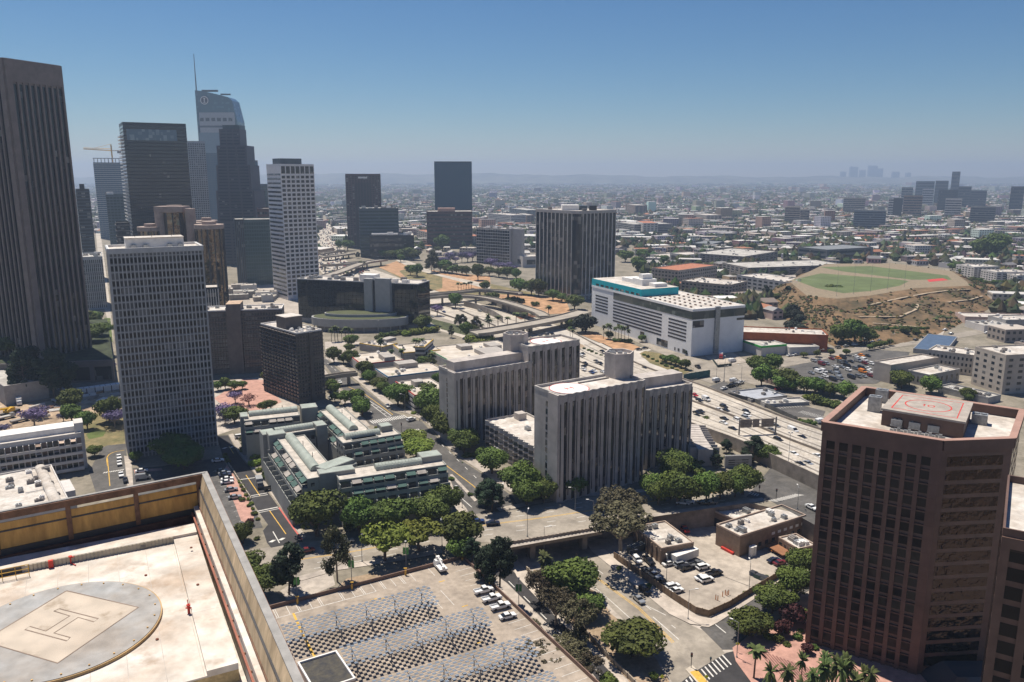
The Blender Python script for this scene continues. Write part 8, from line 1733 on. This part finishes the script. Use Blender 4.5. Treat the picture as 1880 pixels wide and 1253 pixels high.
for _ in range(31000):
    px, py, p = far_spot(); D = p.y
    if D > 14000: continue
    if D < 2600 and not free(p.x, p.y, 4): continue
    if D < 1300 and clash(p, 2): continue
    k = max(1, D/2600); r = rg.uniform(3.5, 8)*k; c = rg.choice(TG)
    for _2 in range(rg.choice([1,1,2,3])): blob(p.x+rg.uniform(-1.5,1.5)*r, p.y+rg.uniform(-1.5,1.5)*r, r, rg.uniform(7, 15)*k**.35, c)
o = bt.build('far_trees', attrmat('far_leaf', .9, .05), None, attr=True); o['kind'] = 'stuff'
# hills on the horizon and a ghost skyline
b = MB(); n = 160; prof = []
for k in range(n+1):
    px = -300+2500*k/n; D = 12800; hh = 105+ (46*math.exp(-((px-820)/330)**2) + 30*math.exp(-((px-560)/90)**2) + 10*sin(px*.03)+7*sin(px*.071+1)+4*sin(px*.19)); v = ray(px, 330); x = v[0]/v[1]*D; prof.append((x, D, hh))
rows_ = [[(x*.90, D*.90, 0) for x, D, h in prof], [(x*.95, D*.95, h*.55+6*sin(i*1.3)) for i, (x, D, h) in enumerate(prof)], prof, [(x*1.06, D*1.06, 0) for x, D, h in prof]]
for r in range(3):
    for k in range(n): b.quad(rows_[r][k], rows_[r][k+1], rows_[r+1][k+1], rows_[r+1][k])
b.sm = True; o = b.build('distant_hills', mat('hill_far', (.13,.12,.08), .95, var=.3, scale=.003)); o['kind'] = 'structure'
for k, (px, wpx, y) in enumerate([(1545,9,312),(1562,14,303),(1580,10,309),(1596,16,301),(1612,10,306),(1640,12,312),(1665,8,314),(1130,14,322),(1116,10,326)]):
    A_ = K(px, y+4, 13500); C_ = K(px+wpx, y+4, 13500); f = foot((A_.x, A_.y), (C_.x, C_.y), 60); B = Bld('distant_tower', 'x', 'tower', f, A_.z); B.wall(mat('ghost_tower', (.14,.16,.19), .6)); B.roof(roofg, par=3, pm=mat('ghost_tower')); B.done()
    HS.append((B.root, px, y, 'faint hazy tower', 'tower', 'faint towers on the horizon'))
autolabel(HS[-9:], None)

# scrub on the hillside
hm_ = HILL.data; b = MB(); rg = random.Random(12); bt = b
for p in hm_.polygons:
    c = p.center
    if c.z > 12.4 or rg.random() < .12: continue
    for _ in range(rg.choice([4,6,8])):
        vs = [hm_.vertices[i].co for i in p.vertices]; q = vs[0].lerp(vs[1], rg.random()).lerp(vs[3].lerp(vs[2], rg.random()), rg.random()); r = rg.uniform(.6, 1.9)
        if sin(q.x*.11)+sin(q.y*.13+q.x*.05) < -.5: continue
        i0 = len(b.v); blob(q.x, q.y, r, rg.uniform(.8, 2.0), rg.choice([(.07,.065,.03),(.05,.055,.025),(.10,.08,.04)])); b.v[i0:] = [(x, y, z+q.z-.3) for x, y, z in b.v[i0:]]
o = b.build('hillside_scrub', attrmat('far_leaf'), None, attr=True); o['kind'] = 'stuff'
from mathutils.bvhtree import BVHTree
BV = BVHTree.FromPolygons([v.co for v in hm_.vertices], [tuple(p.vertices) for p in hm_.polygons])
b = MB()
for pts in ([(1200,290),(1330,262),(1460,238),(1540,228),(1650,222)],[(1150,345),(1330,343),(1400,312),(1412,285)],[(1540,280),(1640,268),(1700,250)],[(1210,372),(1450,392)]):
    P = []; cd_ = Vector((0,0,CH))
    for k in range(len(pts)-1):
        for j in range(10):
            f_ = j/10; v = ray(*X('e2', pts[k][0]+(pts[k+1][0]-pts[k][0])*f_, pts[k][1]+(pts[k+1][1]-pts[k][1])*f_)); hit = BV.ray_cast(cd_, Vector(v).normalized())
            if hit[0] is not None: P.append(hit[0])
    if len(P) > 3: strip(b, P, 2.4, lambda i: P[i].z+.5)
o = b.build('hill_path', mat('path_sand', (.40,.32,.23), .95)); o['kind'] = 'structure'
# dense traffic on the far stretch
b = MB()
for _ in range(420):
    i = rg.randrange(0, 33); t = rg.choice([.06+.037*k for k in range(25)]); p = lane(t, i).lerp(lane(t, i+1), rg.random()); d_ = (lane(t, i+1)-lane(t, i)).normalized(); b.col = rg.choice([(.5,.5,.5),(.03,.03,.03),(.2,.2,.2),(.6,.6,.6),(.05,.05,.07),(.25,.03,.03)]); b.obox((p.x,p.y), (d_.x,d_.y), 2.3, .9, p.z+.25, p.z+.95); b.obox((p.x,p.y), (d_.x,d_.y), 1.3, .75, p.z+.95, p.z+1.5)
o = b.build('distant_traffic', attrmat('traffic', .4, .5), None, attr=True); o['kind'] = 'stuff'
# ------------------------------------------------------------------ the air
hz = MB(); hz.box(-15100, 15100, -600, 15600, -9, 340)
me = hz.mesh('haze', []); ho = bpy.data.objects.new('haze', me); COL.objects.link(ho); ho['kind'] = 'stuff'
hm = bpy.data.materials.new('haze_air'); hm.use_nodes = True; hn = hm.node_tree; hn.nodes.clear()
pv = hn.nodes.new('ShaderNodeVolumePrincipled'); pv.inputs['Color'].default_value = (.56,.71,.94,1); pv.inputs['Density'].default_value = HAZE
pv.inputs['Anisotropy'].default_value = 0.25
oo = hn.nodes.new('ShaderNodeOutputMaterial'); hn.links.new(pv.outputs[0], oo.inputs['Volume']); me.materials.append(hm)
